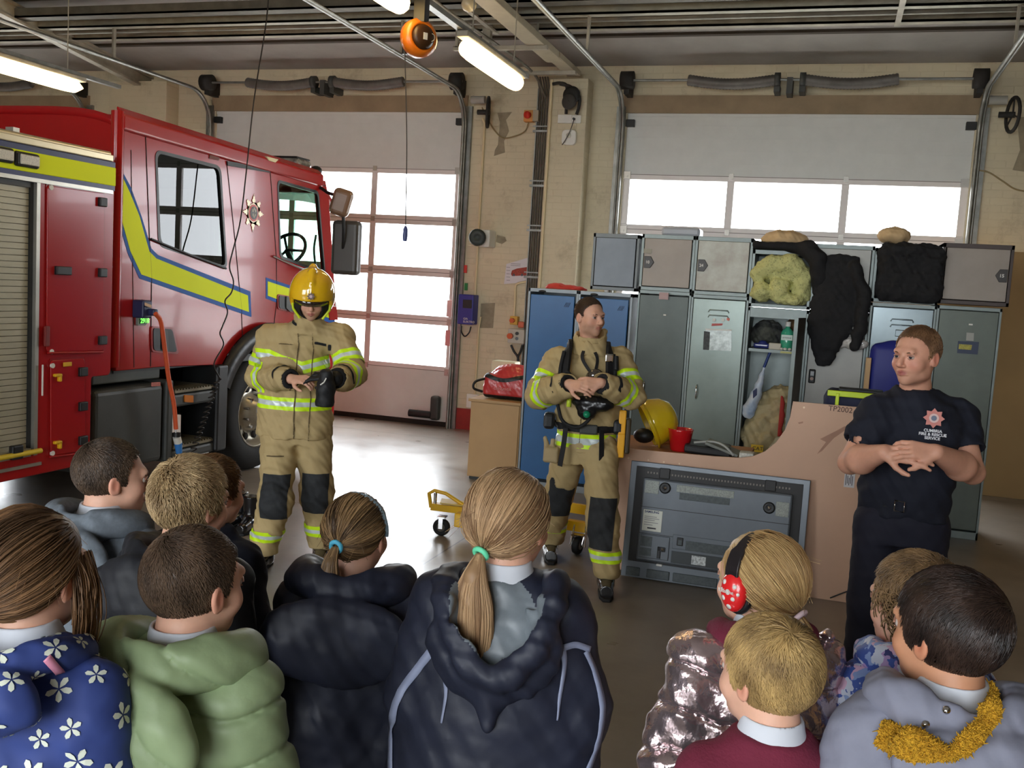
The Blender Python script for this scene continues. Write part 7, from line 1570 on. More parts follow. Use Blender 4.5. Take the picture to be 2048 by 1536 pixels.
for s_ in 'lr':
    a = J3[s_+'sh']; b = J3[s_+'el']; d = nrm(b-a); D.halfspace if False else None; D.cap(a+(b-a)*.70, b+d*.1, .073, k=.003, op='sub')
    idx = np.nonzero(D.D < .02); P_ = np.stack([D.ax[i][idx[i]] for i in range(3)], -1); t, dd = segc(P_, a, b); lim = np.linalg.norm(b-a)*.62; sel = (np.abs((P_-np.array([.375, 4.56, 0]))@R3) > .2); D.D[idx] = np.where(sel, np.maximum(D.D[idx], (t-lim)), D.D[idx]).astype(np.float32)
D.loft(nk3+[0, 0, .0], R3, F3, (0, 0, 1), [(-.05, 0, .03, .05, .05), (.0, 0, .01, .062, .062), (.06, 0, 0, .075, .075)], k=.004, op='sub')
polo = sobj(D, 'polo_shirt', M_polo, m3)
D = SDF(nk3-[.16, .16, .09], nk3+[.16, .16, .1], .0045); D.loft(nk3+[0, 0, -.02], R3, F3, (0, 0, 1), [(-.03, 0, 0, .105, .10), (.02, 0, 0, .083, .08), (.045, 0, -.005, .078, .075)]); D.loft(nk3, R3, F3, (0, 0, 1), [(-.06, 0, .03, .05, .06), (.0, 0, .01, .066, .07), (.05, 0, .01, .074, .08)], k=.003, op='sub'); D.ell(nk3+F3*.10+[0, 0, .0], (.028, .05, .06), None, .004, 'sub'); sobj(D, 'shirt_collar', M_polo, m3)
tr3 = trousers(J3, mat('navy_trousers', (26, 27, 42), .8, vary=.12, vscale=5), m3, F=F3, seed=15, rt=.105, rk=.085, rb=.075, w_=.185, top=.04, amp=.006, d_=.135)
band(tr3, 'belt', lambda V: V[:, 2]-.975, [(-.02, .02, 0)], M_web, m3, .006)
c = np.array([.375, 4.56, .972])+F3*.155+R3*-.02; q = MB(); q.tube([c+R3*a_+np.array([0, 0, b_]) for a_, b_ in ((-.02, -.022), (.02, -.022), (.02, .022), (-.02, .022))], .0035, 6, closed=True); q.build('belt_buckle', M_chrome, m3)
for s_, d in zip('lr', ((-.3, -1, 0), (-.1, -1, 0))): a = J3[s_+'an']; boot((a[0], a[1], 0), .2, '', d, None, m3, h=.18, sc=1.15)
# badge and lettering on the shirt, laid on the cloth
def onshirt(px, py, o, F):
    """first point of the shirt met by the line of sight"""
    from mathutils.bvhtree import BVHTree
    me = o.data; off = Vector((0, 0, 0)); p = o.parent
    while p is not None: off += p.location; p = p.parent
    bv = BVHTree.FromPolygons([v.co+off for v in me.vertices], [tuple(q.vertices) for q in me.polygons]); r = Vector(ray(px, py)).normalized(); hit = bv.ray_cast(Vector((0, 0, CAMH)), r); return (np.array(hit[0]), np.array(hit[1])) if hit[0] else None
hit3 = onshirt(1866, 850, polo, F3)
if hit3:
    c = hit3[0]; n3 = hit3[1]; n3 = n3 if n3@F3 > 0 else -n3; n3 = nrm(n3*.6+F3*.4); c = c+n3*.006+np.array([0, 0, .028]); U = nrm(np.cross([0, 0, 1], n3)); V_ = np.cross(n3, U); bd = plate('shirt_badge', star(8, .042, .030), [], c+n3*.006, U, V_, .003, mat('badge_rosepink', (206, 132, 122), .6), m3)
    plate('badge_ring', disc(.019, n=20), [], c+n3*.008, U, V_, .002, mat('badge_ring_pale', (220, 190, 184), .6), bd); plate('badge_centre', disc(.011, n=16), [], c+n3*.0095, U, V_, .002, mat('badge_slate', (110, 120, 140), .6), bd)
    for k, l in enumerate(('CUMBRIA', 'FIRE & RESCUE', 'SERVICE')): text('shirt_lettering', l, c+n3*.010-V_*(.058+.0155*k), U, V_, .0165, mat('stitch_white', (226, 228, 232), .6), m3, align='CENTER', bold=.0005)
# ============================================================ THE CHILDREN (seen from behind)
from mathutils.bvhtree import BVHTree
def az(a): return np.array([math.sin(a), math.cos(a), 0.])
def bvh_of(o):
    me = o.data; off = Vector((0, 0, 0)); p = o.parent
    while p is not None: off += p.location; p = p.parent
    return BVHTree.FromPolygons([v.co+off for v in me.vertices], [tuple(q.vertices) for q in me.polygons])
def cast(bv, x, y):
    h_ = bv.ray_cast(Vector((0, 0, CAMH)), Vector(ray(x, y)).normalized()); return (np.array(h_[0]), np.array(h_[1])) if h_[0] else None
def ribbon_on(o, px, w_, m, par, nm, off=.003, n=10):
    """strip of cloth laid on a garment along a line"""
    bv = bvh_of(o); pts = []
    for x, y in spline([np.array(p) for p in px], n):
        h_ = cast(bv, x, y)
        if h_: pts.append(h_)
    if len(pts) < 2: return None
    V = []; ws = w_ if hasattr(w_, '__len__') else [w_, w_]
    for i, (p, n_) in enumerate(pts):
        t = nrm(pts[min(i+2, len(pts)-1)][0]-pts[max(i-2, 0)][0]); s_ = nrm(np.cross(t, n_)); w2 = ws[0]+(ws[1]-ws[0])*i/(len(pts)-1)
        for a in (-1, 1):
            q = p+s_*a*w2/2; hit = bv.find_nearest(Vector(q)); V.append(np.array(hit[0])+np.array(hit[1])*off)
    q = MB().add(V, [(2*i, 2*i+1, 2*i+3, 2*i+2) for i in range(len(pts)-1)], 0, True); o2 = q.build(nm, m, par); md = o2.modifiers.new('s', 'SOLIDIFY'); md.thickness = .002; return o2
M_kskin = skin_mat('child_skin', (226, 176, 150), (226, 120, 96)); M_kskin2 = skin_mat('child_skin_olive', (202, 146, 112), (206, 110, 84)); M_collar = mat('white_school_collar', (214, 218, 226), .7, vary=.03)
M_ktrous = mat('school_trousers', (52, 54, 60), .85); M_shoe = mat('school_shoe', (24, 24, 26), .35, coat=.3)
class Kid:
    def __init__(s, label, px, dist, rel, brel, sc=.92, tilt=-.05, roll=0, skin=None, cat='person', name='person'):
        r = ray(*px); s.C = r/np.linalg.norm(r)*dist+np.array([0, 0, CAMH]); a0 = math.atan2(r[0], r[1]); s.F = az(a0+math.radians(rel)); s.B = az(a0+math.radians(brel)); s.R = nrm(np.cross(s.B, [0, 0, 1]))
        s.H = Head(s.C, nrm(s.F+[0, 0, tilt]), roll, sc); s.N = s.C+np.array([0, 0, -.112*sc])-s.F*.022-s.B*.008; s.t = thing(name, label, cat, (s.N[0], s.N[1], 0)); s.sc = sc; s.skin = skin or M_kskin
        s.J = {}
        n = s.N; L = lambda u, v, z: n+s.R*u+s.B*v+np.array([0, 0, z])
        s.L = L; z0 = n[2]
        for q, x in (('l', -1), ('r', 1)): s.J[q+'sh'] = L(x*.125, 0, -.085); s.J[q+'el'] = L(x*.175, .0, -.30); s.J[q+'wr'] = L(x*.16, .09, -.47); s.J[q+'hip'] = L(x*.07, 0, -.52-.02); s.J[q+'kn'] = L(x*.075, .01, -(z0-.32)); s.J[q+'an'] = L(x*.08, 0, -(z0-.08))
    def body(s):
        J, L = s.J, s.L; z0 = s.N[2]; D = SDF(np.minimum(s.N, L(0, 0, 0))-[.34, .34, z0], s.N+[.34, .34, .06], .008)
        D.loft(s.N, s.R, s.B, (0, 0, 1), [(-.62, 0, 0, .115, .08), (-.5, 0, 0, .125, .09), (-.3, 0, 0, .115, .085), (-.12, 0, 0, .13, .08), (-.05, 0, 0, .07, .05)], k=.03)
        for q, x in (('l', -1), ('r', 1)):
            D.chain([J[q+'sh'], J[q+'el'], J[q+'wr']], [.045, .034, .024], k=.02); D.chain([J[q+'hip'], J[q+'kn'], J[q+'an']], [.062, .043, .032], k=.02); D.cap(J[q+'an'], J[q+'an']+s.B*.09-[0, 0, .045], .03, .028, .02)
            hand(D, J[q+'wr'], s.B*.8+s.R*-x*.3-np.array([0, 0, .5]), s.R*x+np.array([0, 0, .4]), x, s=.78, k=.004)
        D.cap(s.N-[0, 0, .06], s.N+[0, 0, .02], .05, .046, .03); V, Q = D.mesh(1); V2, Q2 = head_sdf(s.H, s.N, True, .0036, .047).mesh(1)
        Va = np.concatenate([V, V2]); Qa = np.concatenate([Q, Q2+len(V)]); fa = face_attrs(s.H, 0, .4)
        s.b = link('body', np_mesh('body', Va, Qa, s.skin, None, True, {k: f(Va) for k, f in fa.items()}), s.t); eyes(s.H, s.b, hair_mat('brow', (80, 60, 44), (110, 84, 60)))
        D = SDF(np.minimum(J['lkn'], J['rkn'])-[.2, .2, .45], np.maximum(J['lhip'], J['rhip'])+[.2, .2, .12], .009)
        D.loft(s.N, s.R, s.B, (0, 0, 1), [(-.64, 0, 0, .125, .092), (-.45, 0, 0, .13, .095)], k=.02)
        for q in 'lr': D.chain([J[q+'hip'], J[q+'kn'], J[q+'an']-[0, 0, .02]], [.074, .058, .05], k=.02)
        D.halfspace((0, 0, .055), (0, 0, -1)); sobj(D, 'trousers', M_ktrous, s.t)
        for q in 'lr':
            a = J[q+'an']; boot((a[0], a[1], 0), .1, '', s.B, M_shoe, s.t, h=.075, sc=.72)
        return s
    def coat(s, m, name='coat', k=1.0, length=.62, amp=.009, puff=0, seed=1, arms=(.056, .054, .046), wide=0, armshift=None, low=False, neckr=.062, h=.006):
        L, J, n = s.L, s.J, s.N; k *= 1.07; wide += .012
        D = SDF(n-[.36, .36, length+.03], n+[.36, .36, .06], h)
        D.loft(n, s.R, s.B, (0, 0, 1), [(-length, 0, 0, .165*k+wide, .115*k), (-.40, 0, 0, .16*k+wide, .115*k), (-.25, 0, 0, .155*k+wide*.5, .112*k), (-.13, 0, 0, .15*k, .10*k), (-.075, 0, 0, .125*k, .085*k), (-.03, 0, 0, .085, .072), (.0, 0, 0, neckr+.010, neckr+.008)], k=.03)
        for q in 'lr':
            D.cap(L(0, 0, -.055), J[q+'sh'], .055, arms[0]*k, k=.05); D.chain([J[q+'sh'], J[q+'el']], [arms[0]*k, arms[1]*k], k=.02); D.chain([J[q+'el'], J[q+'wr']], [arms[1]*k, arms[2]*k], k=.012)
        if puff:
            zz = lambda p: (p[..., 2]-n[2]+.02*np.sin(p[..., 0]*9)+.012*np.sin(p[..., 0]*31))/.095
            D.disp(lambda p: -puff*np.abs(np.sin(zz(p)*PI))**.5+puff*.4+puff*.9*np.exp(-((zz(p)-np.round(zz(p)))*.095/.006)**2))
        D.disp(lambda p: folds(p, 15, seed, amp*1.1)); D.disp(lambda p: folds(p, 38, seed+7, amp*.28)); D.disp(lambda p: folds(p, 80, seed+11, amp*.10))
        D.halfspace(L(0, 0, -length), (0, 0, -1)); D.loft(L(0, 0, 0), s.R, s.B, (0, 0, 1), [(-.05, 0, .0, neckr-.018, neckr-.018), (.08, 0, 0, neckr, neckr)], k=.004, op='sub')
        s.c = sobj(D, name, m, s.t); return s.c
    def collar(s, m=None, z=.008, r=.055, hgt=.034, name='shirt_collar'):
        D = SDF(s.N-[.13, .13, .08], s.N+[.13, .13, .12], .004); L = s.L
        D.loft(L(0, 0, z), s.R, s.B, (0, 0, 1), [(-hgt, 0, 0, r+.022, r+.02), (0, 0, 0, r+.008, r+.006), (hgt*.55, 0, .0, r+.003, r+.001)], k=.005); D.loft(L(0, 0, z), s.R, s.B, (0, 0, 1), [(-.1, 0, 0, r-.004, r-.004), (.1, 0, 0, r-.004, r-.004)], k=.002, op='sub'); D.cap(L(0, .03, z+.03), L(0, .09, z-.05), .012, .03, .004, 'sub')
        return sobj(D, name, m or M_collar, s.t)
    def hood(s, m, rx=.15, rz=.11, back=.125, drop=.09, puff=0, seed=3, ring=.028, hollow=.07, amp=.006, width=.1, name='hood', tip=None, dz=0):
        L = s.L; D = SDF(s.N-[.26, .26, .32], s.N+[.26, .26, .1], .0055)
        D.ell(L(0, -back, -drop), (rx, .05, rz), np.array([s.R, s.B, [0, 0, 1]]), .02)
        if tip is not None: D.cap(L(0, -back, -drop), L(*tip), .05, .02, .06)
        pts = [L(-width*.6, .075, -.045+dz), L(-width, .02, -.015+dz), L(-width*.95, -.05, .0+dz), L(-width*.5, -.095, .0+dz), L(0, -.108, -.004+dz), L(width*.5, -.095, .0+dz), L(width*.95, -.05, .0+dz), L(width, .02, -.015+dz), L(width*.6, .075, -.045+dz)]
        P_ = spline(pts, 3); D.chain(P_, [ring]*len(P_), k=.025); D.ell(L(0, -.055, .035+dz), (hollow, .062, .065), np.array([s.R, s.B, [0, 0, 1]]), .02, 'sub')
        if puff:
            zz = lambda p: ((p-s.N)@s.R*.9+(p[..., 2]-s.N[2])*.8+.01*np.sin(p[..., 2]*40))/.085
            D.disp(lambda p: -puff*np.abs(np.sin(zz(p)*PI))**.5+puff*.4+puff*.9*np.exp(-((zz(p)-np.round(zz(p)))*.085/.005)**2))
        D.disp(lambda p: folds(p, 19, seed, amp*1.1)); D.disp(lambda p: folds(p, 44, seed+4, amp*.35)); s.h_ = sobj(D, name, m, s.t); return s.h_
# --- girl in the flowered coat, far left
k = Kid('person in a blue coat printed with white flowers at the left edge', (72, 1150), 1.92, 42, 38, .93).body()
M_fl = mat('flower_coat_blue', (52, 70, 134), .7, vary=.08)
c = k.coat(M_fl, k=1.02, seed=2, wide=.015); k.collar(z=.02); k.hood(M_fl, rx=.135, rz=.07, drop=.05, back=.13, ring=.022, seed=4)
def flowers(o, n, size, m, par, m2=None, seed=1):
    rg = np.random.default_rng(seed); me = o.data; off = np.zeros(3); p = o.parent
    while p is not None: off += np.array(p.location); p = p.parent
    cs = np.array([q.center for q in me.polygons])+off; ns = np.array([q.normal for q in me.polygons]); ordr = rg.permutation(len(cs)); chosen = []
    for i in ordr:
        if all(np.linalg.norm(cs[i]-cs[j]) > size*1.15 for j in chosen): chosen.append(i)
        if len(chosen) >= n: break
    bv = bvh_of(o); q = MB()
    for i in chosen:
        nn = ns[i]; u = nrm(np.cross(nn, rg.normal(size=3))); v = np.cross(nn, u); r = size*rg.uniform(.38, .56); a0 = rg.uniform(0, 2*PI)
        for t in range(5):
            a = a0+t*2*PI/5; d = u*math.cos(a)+v*math.sin(a); e = np.cross(nn, d); V = []
            for (x, y) in ((.08, 0), (.45, -.2), (.8, -.22), (1.0, 0), (.8, .22), (.45, .2)):
                pt = cs[i]+d*x*r+e*y*r; h_ = bv.find_nearest(Vector(pt)); V.append(np.array(h_[0])+np.array(h_[1])*.0022)
            q.add(V, [(0, 1, 2, 3, 4, 5)], 0)
    o2 = q.build('flower_print', m, par); o2['kind'] = 'stuff'; return o2
M_petal = mat('petal_white', (226, 232, 216), .7)
flowers(c, 420, .045, M_petal, k.t, seed=3); flowers(k.h_, 40, .04, M_petal, k.t, seed=5)
hb, tl = pony_hair(k.H, hair_mat('hair_brown_a', (74, 54, 38), (150, 112, 78)), k.t, (-.035, -.115, -.035), .17, n=4200, npn=800, spread=.022, tie_c=mat('tie_peach', (232, 190, 170), .5), loose=50)
L_ = k.H; rts = np.array([[.076+.006*RNG.random(), .0+.05*RNG.random(), .02+.03*RNG.random()] for _ in range(260)]); t = np.linspace(0, 1, 10)[None, :, None]
path = rts[:, None]+t*np.array([.004, .01, -.20])*(.55+.5*RNG.random((260, 1, 1)))+np.sin(t*3)*RNG.normal(size=(260, 1, 3))*.006+np.array([.014, 0, 0])*np.sin(t*PI)
strand_mesh('loose_lock', (k.H.C+(path.reshape(-1, 3)*k.H.s)@k.H.M).reshape(260, 10, 3), np.full(10, .0011), bpy.data.materials['hair_brown_a'], hb)
for px in (((92, 1315), (112, 1335), (128, 1350)),): ribbon_on(k.h_, px, .014, mat('trim_pink', (226, 150, 176), .6), k.t, 'pink_trim')
# --- boy in the grey coat
k = Kid('person in a grey hooded wool coat turned sideways in front of the fire engine', (226, 957), 3.0, 78, 40, .92).body()
M_gw = mat('grey_wool', (108, 116, 124), .95, vary=.14, vscale=70, bump=.3, bscale=14)
k.coat(M_gw, k=1.06, seed=6, length=.7, wide=.01); k.hood(M_gw, rx=.155, rz=.11, drop=.095, back=.15, seed=8, ring=.034, width=.105, hollow=.062); k.collar(z=.02)
short_hair(k.H, hair_mat('hair_dark_b', (48, 38, 32), (104, 84, 66)), k.t, n=6500, L=.016, thick=.0065, lift=.5)
# --- blond boy and the boy hidden behind him
k = Kid('person with short fair hair in a black hooded coat behind the green puffer coat', (385, 1008), 2.65, 48, 35, .93).body()
M_bc = mat('black_coat_cloth', (30, 32, 38), .6, vary=.15, vscale=30, bump=.3, bscale=14)
k.coat(M_bc, k=1.08, seed=9, length=.7, wide=.02); k.hood(M_bc, rx=.15, rz=.10, drop=.085, back=.15, seed=10, ring=.03)
short_hair(k.H, hair_mat('hair_blond_c', (136, 108, 74), (216, 188, 142)), k.t, n=7500, L=.030, thick=.009, lift=1.0, messy=.5)
k = Kid('person mostly hidden behind the short fair head, only brown hair showing', (430, 985), 3.05, 50, 35, .88).body()
k.coat(mat('navy_jumper_cloth', (34, 38, 52), .9), k=1.0, seed=12, length=.6)
short_hair(k.H, hair_mat('hair_brown_d', (78, 54, 36), (150, 110, 70)), k.t, n=4500, L=.024, thick=.008, lift=.8)
# --- boy in the green puffer coat
k = Kid('person in a pale green puffer coat with a white shirt collar', (392, 1172), 2.03, 50, 34, .95).body()
M_gp = mat('green_puffer', (140, 158, 118), .5, vary=.04, bump=.25, bscale=18)
k.coat(M_gp, k=1.13, seed=14, puff=.010, amp=.006, wide=.01, arms=(.064, .066, .058)); k.hood(M_gp, rx=.148, rz=.12, drop=.115, back=.172, puff=.006, seed=15, ring=.040, width=.115, hollow=.07, amp=.005); k.collar(z=.016, hgt=.045, r=.058)
short_hair(k.H, hair_mat('hair_brown_e', (58, 46, 38), (124, 100, 80)), k.t, n=9000, L=.017, thick=.0065, lift=.5)
# --- girl with the headband
k = Kid('person in a plain navy hooded coat with a grey headband and blue hair tie', (718, 1072), 2.72, 26, 12, .90).body()
M_nv = mat('navy_coat_cloth', (34, 38, 54), .55, vary=.12, vscale=10, bump=.3, bscale=13)
k.coat(M_nv, k=1.22, seed=17, length=.75, wide=.045, arms=(.062, .062, .052)); k.hood(M_nv, rx=.20, rz=.12, drop=.125, back=.165, seed=18, ring=.042, width=.12, hollow=.072)
hb, _ = pony_hair(k.H, hair_mat('hair_brown_f', (82, 62, 44), (172, 138, 96)), k.t, (-.004, -.125, -.005), .16, n=4200, npn=420, spread=.020, tie_c=mat('tie_blue', (90, 190, 224), .4), loose=50)
q = MB(); pts = [k.H.w(.092*math.sin(a), -.028+.022*(1-math.cos(a)), .030+.101*math.cos(a)) for a in np.linspace(-1.75, 1.75, 25)]; q.tube(pts, .0055, 8); q.build('headband', mat('headband_grey', (120, 138, 146), .5, vary=.3, vscale=90), hb)
# --- girl in the middle with the long ponytail
k = Kid('person in a navy coat with pale stripes and long ponytail in a mint tie', (1024, 1046), 2.25, 26, 6, .97).body()
c = k.coat(M_nv, k=1.18, seed=20, length=.75, wide=.03, arms=(.064, .066, .058), amp=.008)
L = k.L; D = SDF(k.N-[.28, .28, .36], k.N+[.28, .28, .09], .0055); fr = np.array([k.R, k.B, [0, 0, 1]])
D.ell(L(0, -.125, -.12), (.145, .045, .13), fr, .02); D.cap(L(0, -.14, -.18), L(.0, -.15, -.28), .04, .018, .04); P_ = spline([L(-.07, .07, -.04), L(-.115, .02, -.02), L(-.12, -.06, -.015), L(-.10, -.12, -.05), L(-.055, -.165, -.13), L(.02, -.178, -.17), L(.075, -.165, -.12), L(.115, -.12, -.05), L(.12, -.05, -.01), L(.11, .02, -.02), L(.07, .07, -.04)], 3); D.chain(P_, [.025]*len(P_), k=.02)
D.ell(L(0, -.135, -.03), (.092, .062, .135), fr, .012, 'sub'); D.disp(lambda p: folds(p, 20, 22, .008)); D.disp(lambda p: folds(p, 48, 23, .003)); cen = L(0, -.125, -.03); ff_ = lambda C_: (((((C_-cen)@fr.T)/np.array([.102, .078, .148]))**2).sum(1) < 1).astype(int); sobj(D, 'hood', [M_nv, mat('lining_grey', (112, 120, 126), .4, vary=.15, vscale=14)], k.t, mi=ff_); paint(c, lambda C_: ff_(C_) == 1, MATS['lining_grey']); k.collar(z=.012, hgt=.04, r=.057)
M_stripe = mat('stripe_lilac_grey', (142, 150, 176), .5)
for px, w_ in ((((872, 1291), (842, 1330), (800, 1390), (785, 1450), (782, 1560)), .019), (((884, 1293), (889, 1340), (893, 1390), (884, 1445)), (.014, .004)), (((1124, 1296), (1127, 1330), (1118, 1395), (1113, 1440)), (.015, .004)), (((1126, 1294), (1150, 1289), (1178, 1298)), .014), (((1170, 1302), (1188, 1345), (1203, 1410), (1195, 1480), (1172, 1545)), .017)): ribbon_on(c, px, w_, M_stripe, k.t, 'reflective_stripe')
hb, tl = pony_hair(k.H, hair_mat('hair_lightbrown_g', (124, 92, 64), (208, 172, 130)), k.t, (-.012, -.112, -.048), .235, n=6500, npn=1700, spread=.046, tie_c=mat('tie_mint', (110, 226, 176), .4), loose=60, sideways=-.06)
# --- girl with ear defenders
k = Kid('person in a shiny metallic puffer coat wearing red spotted ear defenders', (1512, 1162), 2.38, -52, -25, .92).body()
M_met = mat('metallic_puffer', (196, 176, 178), .2, .85, vary=.25, vscale=12, bump=1, bscale=16); M_mar = mat('maroon_knit', (112, 34, 56), .9, vary=.12, bump=.3, bscale=160)
k.coat(M_met, k=1.12, seed=26, puff=.010, amp=.012, length=.6, arms=(.064, .07, .062), wide=.02); k.hood(M_mar, rx=.11, rz=.045, drop=.02, back=.085, seed=27, ring=.026, width=.085, hollow=.055, name='jumper_neck'); k.collar(z=.014, hgt=.04)
bl = hair_mat('hair_blonde_h', (150, 112, 68), (228, 196, 138)); hb, tl = pony_hair(k.H, bl, k.t, (.02, -.112, -.055), .05, n=5600, npn=300, spread=.010, tie_c=mat('tie_pinkwhite', (226, 200, 206), .4), loose=50)
ed = thing('ear_defenders', 'red spotted ear defenders with black headband worn above the metallic coat', 'ear defenders', tuple(k.H.w(0, 0, .12)))
H = k.H; pts = [H.w(.100*math.sin(a), -.006, .030+.092*math.cos(a)) for a in np.linspace(-1.6, 1.6, 25)]
V = []
for i, p in enumerate(pts):
    t_ = nrm(pts[min(i+1, 24)]-pts[max(i-1, 0)]); f_ = H.wd([0, 1, 0]); n_ = np.cross(t_, f_); w2 = .012 if 5 < i < 19 else .018
    for a, b in ((-1, -1), (1, -1), (1, 1), (-1, 1)): V.append(p+f_*a*w2+n_*b*.0035)
MB().add(V, [(i*4+j, i*4+(j+1) % 4, i*4+4+(j+1) % 4, i*4+4+j) for i in range(24) for j in range(4)]).build('headband', mat('band_black', (34, 30, 32), .3, coat=.4), ed, bevel=.002)
for x in (-1, 1):
    cc = H.w(x*.092, -.008, -.012); D = SDF(cc-.08, cc+.08, .0035); D.ell(cc, (.024*.9, .034, .046), H.M); o = sobj(D, 'ear_cup', mat('cup_red', (222, 38, 40), .25, coat=.6), ed)
    MB().tube([H.w(x*.076, -.008+.036*math.cos(a), -.012+.048*math.sin(a)) for a in np.linspace(0, 2*PI, 21)[:-1]], .010, 8, closed=True).build('cushion', M_black, o)
    q = MB(); ax_ = H.wd([x, 0, 0])
    for y, z, r in ((0, .002, .0065), (.014, .022, .006), (-.016, .016, .005), (-.013, -.012, .005), (.014, -.014, .006), (0, -.032, .0065), (.02, .004, .004), (-.024, .0, .004)):
        cx_ = .0225*math.sqrt(max(0, 1-(y/.034)**2-(z/.046)**2)); p = H.w(x*(.092+cx_/H.s*.93), -.008+y/H.s, -.012+z/H.s); nn = nrm(H.wd([x*cx_/.0225**2, y/.034**2, z/.046**2])); q.lathe(p+nn*.0006, nn, [(0, .001), (r, .0004), (r, -.001)], 12)
    q.build('cup_spots', M_white, o)
    if x < 0:
        nn = nrm(H.wd([-1, 0, 0])); U = nrm(-H.wd([0, -1, 0])) if False else nrm(H.wd([0, -1, 0])); text('cup_lettering', 'Kids line', H.w(-.1195, .018, -.012), U, H.wd([0, 0, 1]), .0125, M_white, o)
# --- boy in the maroon jumper
k = Kid('person in a maroon jumper with white collar and slipped-down charcoal coat', (1532, 1350), 2.06, -50, -20, .94).body()
k.coat(M_mar, name='jumper', k=.98, seed=30, amp=.004, arms=(.052, .048, .038)); k.collar(z=.012, hgt=.044, r=.055)
L = k.L; D = SDF(k.N-[.34, .34, .6], k.N+[.34, .34, 0], .0065); D.loft(k.N, k.R, k.B, (0, 0, 1), [(-.58, -.01, -.005, .19, .135), (-.3, -.015, -.01, .185, .132), (-.16, -.02, -.012, .17, .12), (-.10, -.03, -.01, .14, .10)], k=.02)
for x, q_ in ((-1, 'l'), (1, 'r')): D.chain([L(x*.155, 0, -.14), k.J[q_+'el'], k.J[q_+'wr']], [.06, .064, .054], k=.03)
D.ell(L(.03, -.02, -.04), (.115, .16, .115), None, .01, 'sub'); D.disp(lambda p: folds(p, 20, 31, .009)); sobj(D, 'slipped_coat', mat('charcoal_coat', (58, 62, 68), .85, vary=.1), k.t)
short_hair(k.H, hair_mat('hair_fair_i', (104, 80, 50), (206, 172, 112)), k.t, n=8500, L=.040, thick=.011, lift=.35, messy=.45, rad=.0013)
# --- curly-haired child
k = Kid('person with curly hair in a blue and lilac splashed coat at the right', (1825, 1210), 2.5, -58, -30, .95).body()
M_pat = mat('splash_pattern', (70, 100, 176), .6, c2=(206, 206, 226), vscale=26); nt = M_pat.node_tree
nt = M_pat.node_tree; N_ = nt.nodes; tc_ = N_.new('ShaderNodeTexCoord'); vo = N_.new('ShaderNodeTexVoronoi'); vo.inputs['Scale'].default_value = 34; vo.inputs['Randomness'].default_value = 1; nz_ = N_.new('ShaderNodeTexNoise'); nz_.inputs['Scale'].default_value = 30; nz_.inputs['Detail'].default_value = 3; nt.links.new(tc_.outputs['Object'], nz_.inputs['Vector']); va_ = N_.new('ShaderNodeVectorMath'); va_.operation = 'SCALE'; va_.inputs['Scale'].default_value = .09; nt.links.new(nz_.outputs['Color'], va_.inputs[0]); vb_ = N_.new('ShaderNodeVectorMath'); nt.links.new(tc_.outputs['Object'], vb_.inputs[0]); nt.links.new(va_.outputs[0], vb_.inputs[1]); nt.links.new(vb_.outputs[0], vo.inputs['Vector']); sp_ = N_.new('ShaderNodeSeparateColor'); nt.links.new(vo.outputs['Color'], sp_.inputs[0]); rp_ = N_.new('ShaderNodeValToRGB'); rp_.color_ramp.interpolation = 'CONSTANT'; el = rp_.color_ramp.elements
el[0].position = 0; el[0].color = (*srgb((66, 92, 170)), 1); el[1].position = .28; el[1].color = (*srgb((140, 164, 214)), 1)
for po, co in ((.45, (206, 214, 232)), (.62, (52, 56, 110)), (.74, (176, 150, 200)), (.88, (214, 176, 204))):
    e_ = el.new(po); e_.color = (*srgb(co), 1)
nt.links.new(sp_.outputs[0], rp_.inputs[0]); nt.links.new(rp_.outputs[0], N_['Principled BSDF'].inputs['Base Color'])
k.coat(M_pat, k=1.08, seed=33, wide=.02, amp=.008, length=.6); k.hood(M_pat, rx=.14, rz=.07, drop=.05, back=.11, seed=34, ring=.034)
L = k.L; D = SDF(k.N-[.2, .2, .2], k.N+[.2, .2, .08], .005); D.ell(L(-.06, -.10, -.03), (.05, .045, .05)); sobj(D, 'hood_lining', mat('lining_lilac', (168, 138, 186), .7), k.t)
cm_ = hair_mat('hair_curly_j', (76, 58, 40), (158, 126, 88)); hb = short_hair(k.H, cm_, k.t, n=3000, L=.03, thick=.016, lift=.5, messy=.6)
q = scalp_roots(k.H, 900, 'girl', .004); d = q-CRC; d /= np.linalg.norm(d, axis=1)[:, None]; t = np.linspace(0, 1, 16)[None, :, None]; e1 = np.cross(d, [0, 0, 1.])+.01; e1 /= np.linalg.norm(e1, axis=1)[:, None]; e2 = np.cross(d, e1); ph = RNG.random((900, 1, 1))*6
path = q[:, None]+d[:, None]*t*.030+(e1[:, None]*np.cos(t*13+ph)+e2[:, None]*np.sin(t*13+ph))*.010*np.minimum(t*4, 1)+np.array([0, 0, -.05])*t**2
strand_mesh('curls', (k.H.C+(path.reshape(-1, 3)*k.H.s)@k.H.M).reshape(900, 16, 3), np.full(16, .0019), cm_, hb, .4+.4*RNG.random(900))
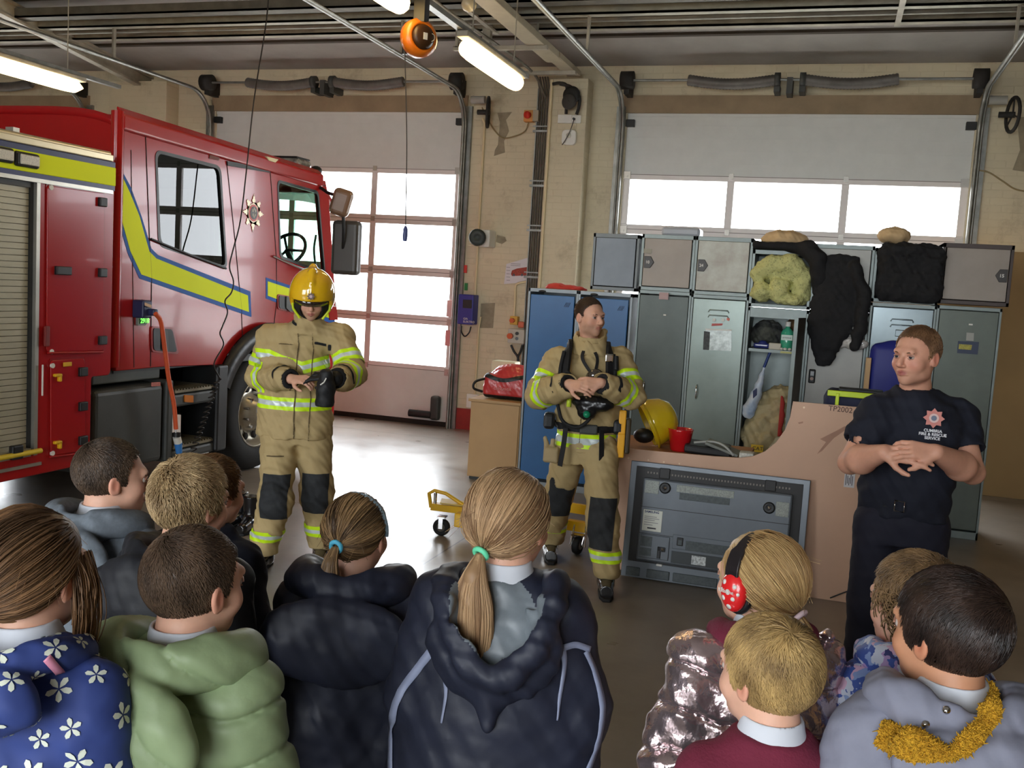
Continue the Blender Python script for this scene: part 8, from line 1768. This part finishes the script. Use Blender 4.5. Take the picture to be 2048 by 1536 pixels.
# --- dark-haired boy in the grey coat with mustard fleece
k = Kid('person in a grey-lilac coat with mustard fleece hood lining at bottom right', (1892, 1268), 2.06, -52, -22, .98, skin=M_kskin2).body()
M_lg = mat('lilac_grey_coat', (132, 134, 150), .75, vary=.06, vscale=14, bump=.3, bscale=14)
c = k.coat(M_lg, k=1.14, seed=36, wide=.02, amp=.009, arms=(.066, .066, .056)); k.hood(M_lg, rx=.155, rz=.08, drop=.07, back=.15, seed=37, ring=.036, width=.11, hollow=.064, amp=.008); k.collar(z=.014, hgt=.045, r=.057)
M_must = mat('mustard_fleece', (214, 164, 44), .95, vary=.12, vscale=120, bump=.6, bscale=260)
b1, b2 = bvh_of(c), bvh_of(k.h_)
def near(x, y):
    hs = [h_ for h_ in (cast(b1, x, y), cast(b2, x, y)) if h_]; return min(hs, key=lambda h_: np.linalg.norm(h_[0]-[0, 0, CAMH]))[0] if hs else None
def nearn(x, y):
    hs = [h_ for h_ in (cast(b1, x, y), cast(b2, x, y)) if h_]; return min(hs, key=lambda h_: np.linalg.norm(h_[0]-[0, 0, CAMH])) if hs else None
for ctr, edge in ((((1758, 1462), (1790, 1478), (1830, 1492), (1868, 1502), (1900, 1512)), (26, 30, 32, 22, 8)), (((1895, 1512), (1925, 1494), (1955, 1468), (1978, 1436), (1988, 1402), (1984, 1380)), (10, 20, 22, 20, 16, 8))):
    cs_ = spline([np.array(c_, float) for c_ in ctr], 8); es = np.interp(np.linspace(0, 1, len(cs_)), np.linspace(0, 1, len(edge)), edge); rows = []
    for i_, c_ in enumerate(cs_):
        tt = cs_[min(i_+1, len(cs_)-1)]-cs_[max(i_-1, 0)]; tt = tt/np.linalg.norm(tt); nn_ = np.array([-tt[1], tt[0]]); row = []
        for j_ in range(7):
            a_ = -1+j_/3; h_ = nearn(*(c_+nn_*a_*es[i_])); 
            if h_ is None: row = None; break
            row.append(h_[0]+h_[1]*(.004+.016*math.sqrt(max(0, 1-a_*a_))))
        if row: rows.append(row)
    n_ = len(rows); V = [p for r_ in rows for p in r_]; q = MB().add(V, [(i_*7+j_, i_*7+j_+1, (i_+1)*7+j_+1, (i_+1)*7+j_) for i_ in range(n_-1) for j_ in range(6)], 0, True); o = q.build('fleece_lining', M_must, k.t)
    A_ = np.array(rows); m_ = 2600; ii = RNG.integers(0, n_-1, m_); jj = RNG.integers(0, 6, m_); u_ = RNG.random((m_, 1)); v_ = RNG.random((m_, 1))
    p_ = A_[ii, jj]*(1-u_)*(1-v_)+A_[ii+1, jj]*u_*(1-v_)+A_[ii, jj+1]*(1-u_)*v_+A_[ii+1, jj+1]*u_*v_; d_ = (np.array([0, 0, CAMH])-p_); d_ /= np.linalg.norm(d_, axis=1)[:, None]; d_ = d_*.5+RNG.normal(size=(m_, 3))*.5
    tq = np.linspace(0, 1, 3)[None, :, None]; strand_mesh('fleece_tufts', p_[:, None]+d_[:, None]*tq*.0055, np.array([.0018, .0015, .0006]), M_must, o)
for x, y in ((1852, 1449), (1893, 1421)):
    p = near(x, y)
    if p is not None: nn = nrm(np.array([0, 0, CAMH])-p); MB().lathe(p, nn, [(0, .005), (.006, .004), (.008, 0), (.008, -.003)], 16).build('press_stud', M_chrome, k.t)
short_hair(k.H, hair_mat('hair_black_k', (20, 15, 14), (66, 50, 42), .32), k.t, n=9500, L=.046, thick=.012, lift=.22, messy=.28, rad=.0013, swirl=(.03, -.09, .06), base_var=.15)
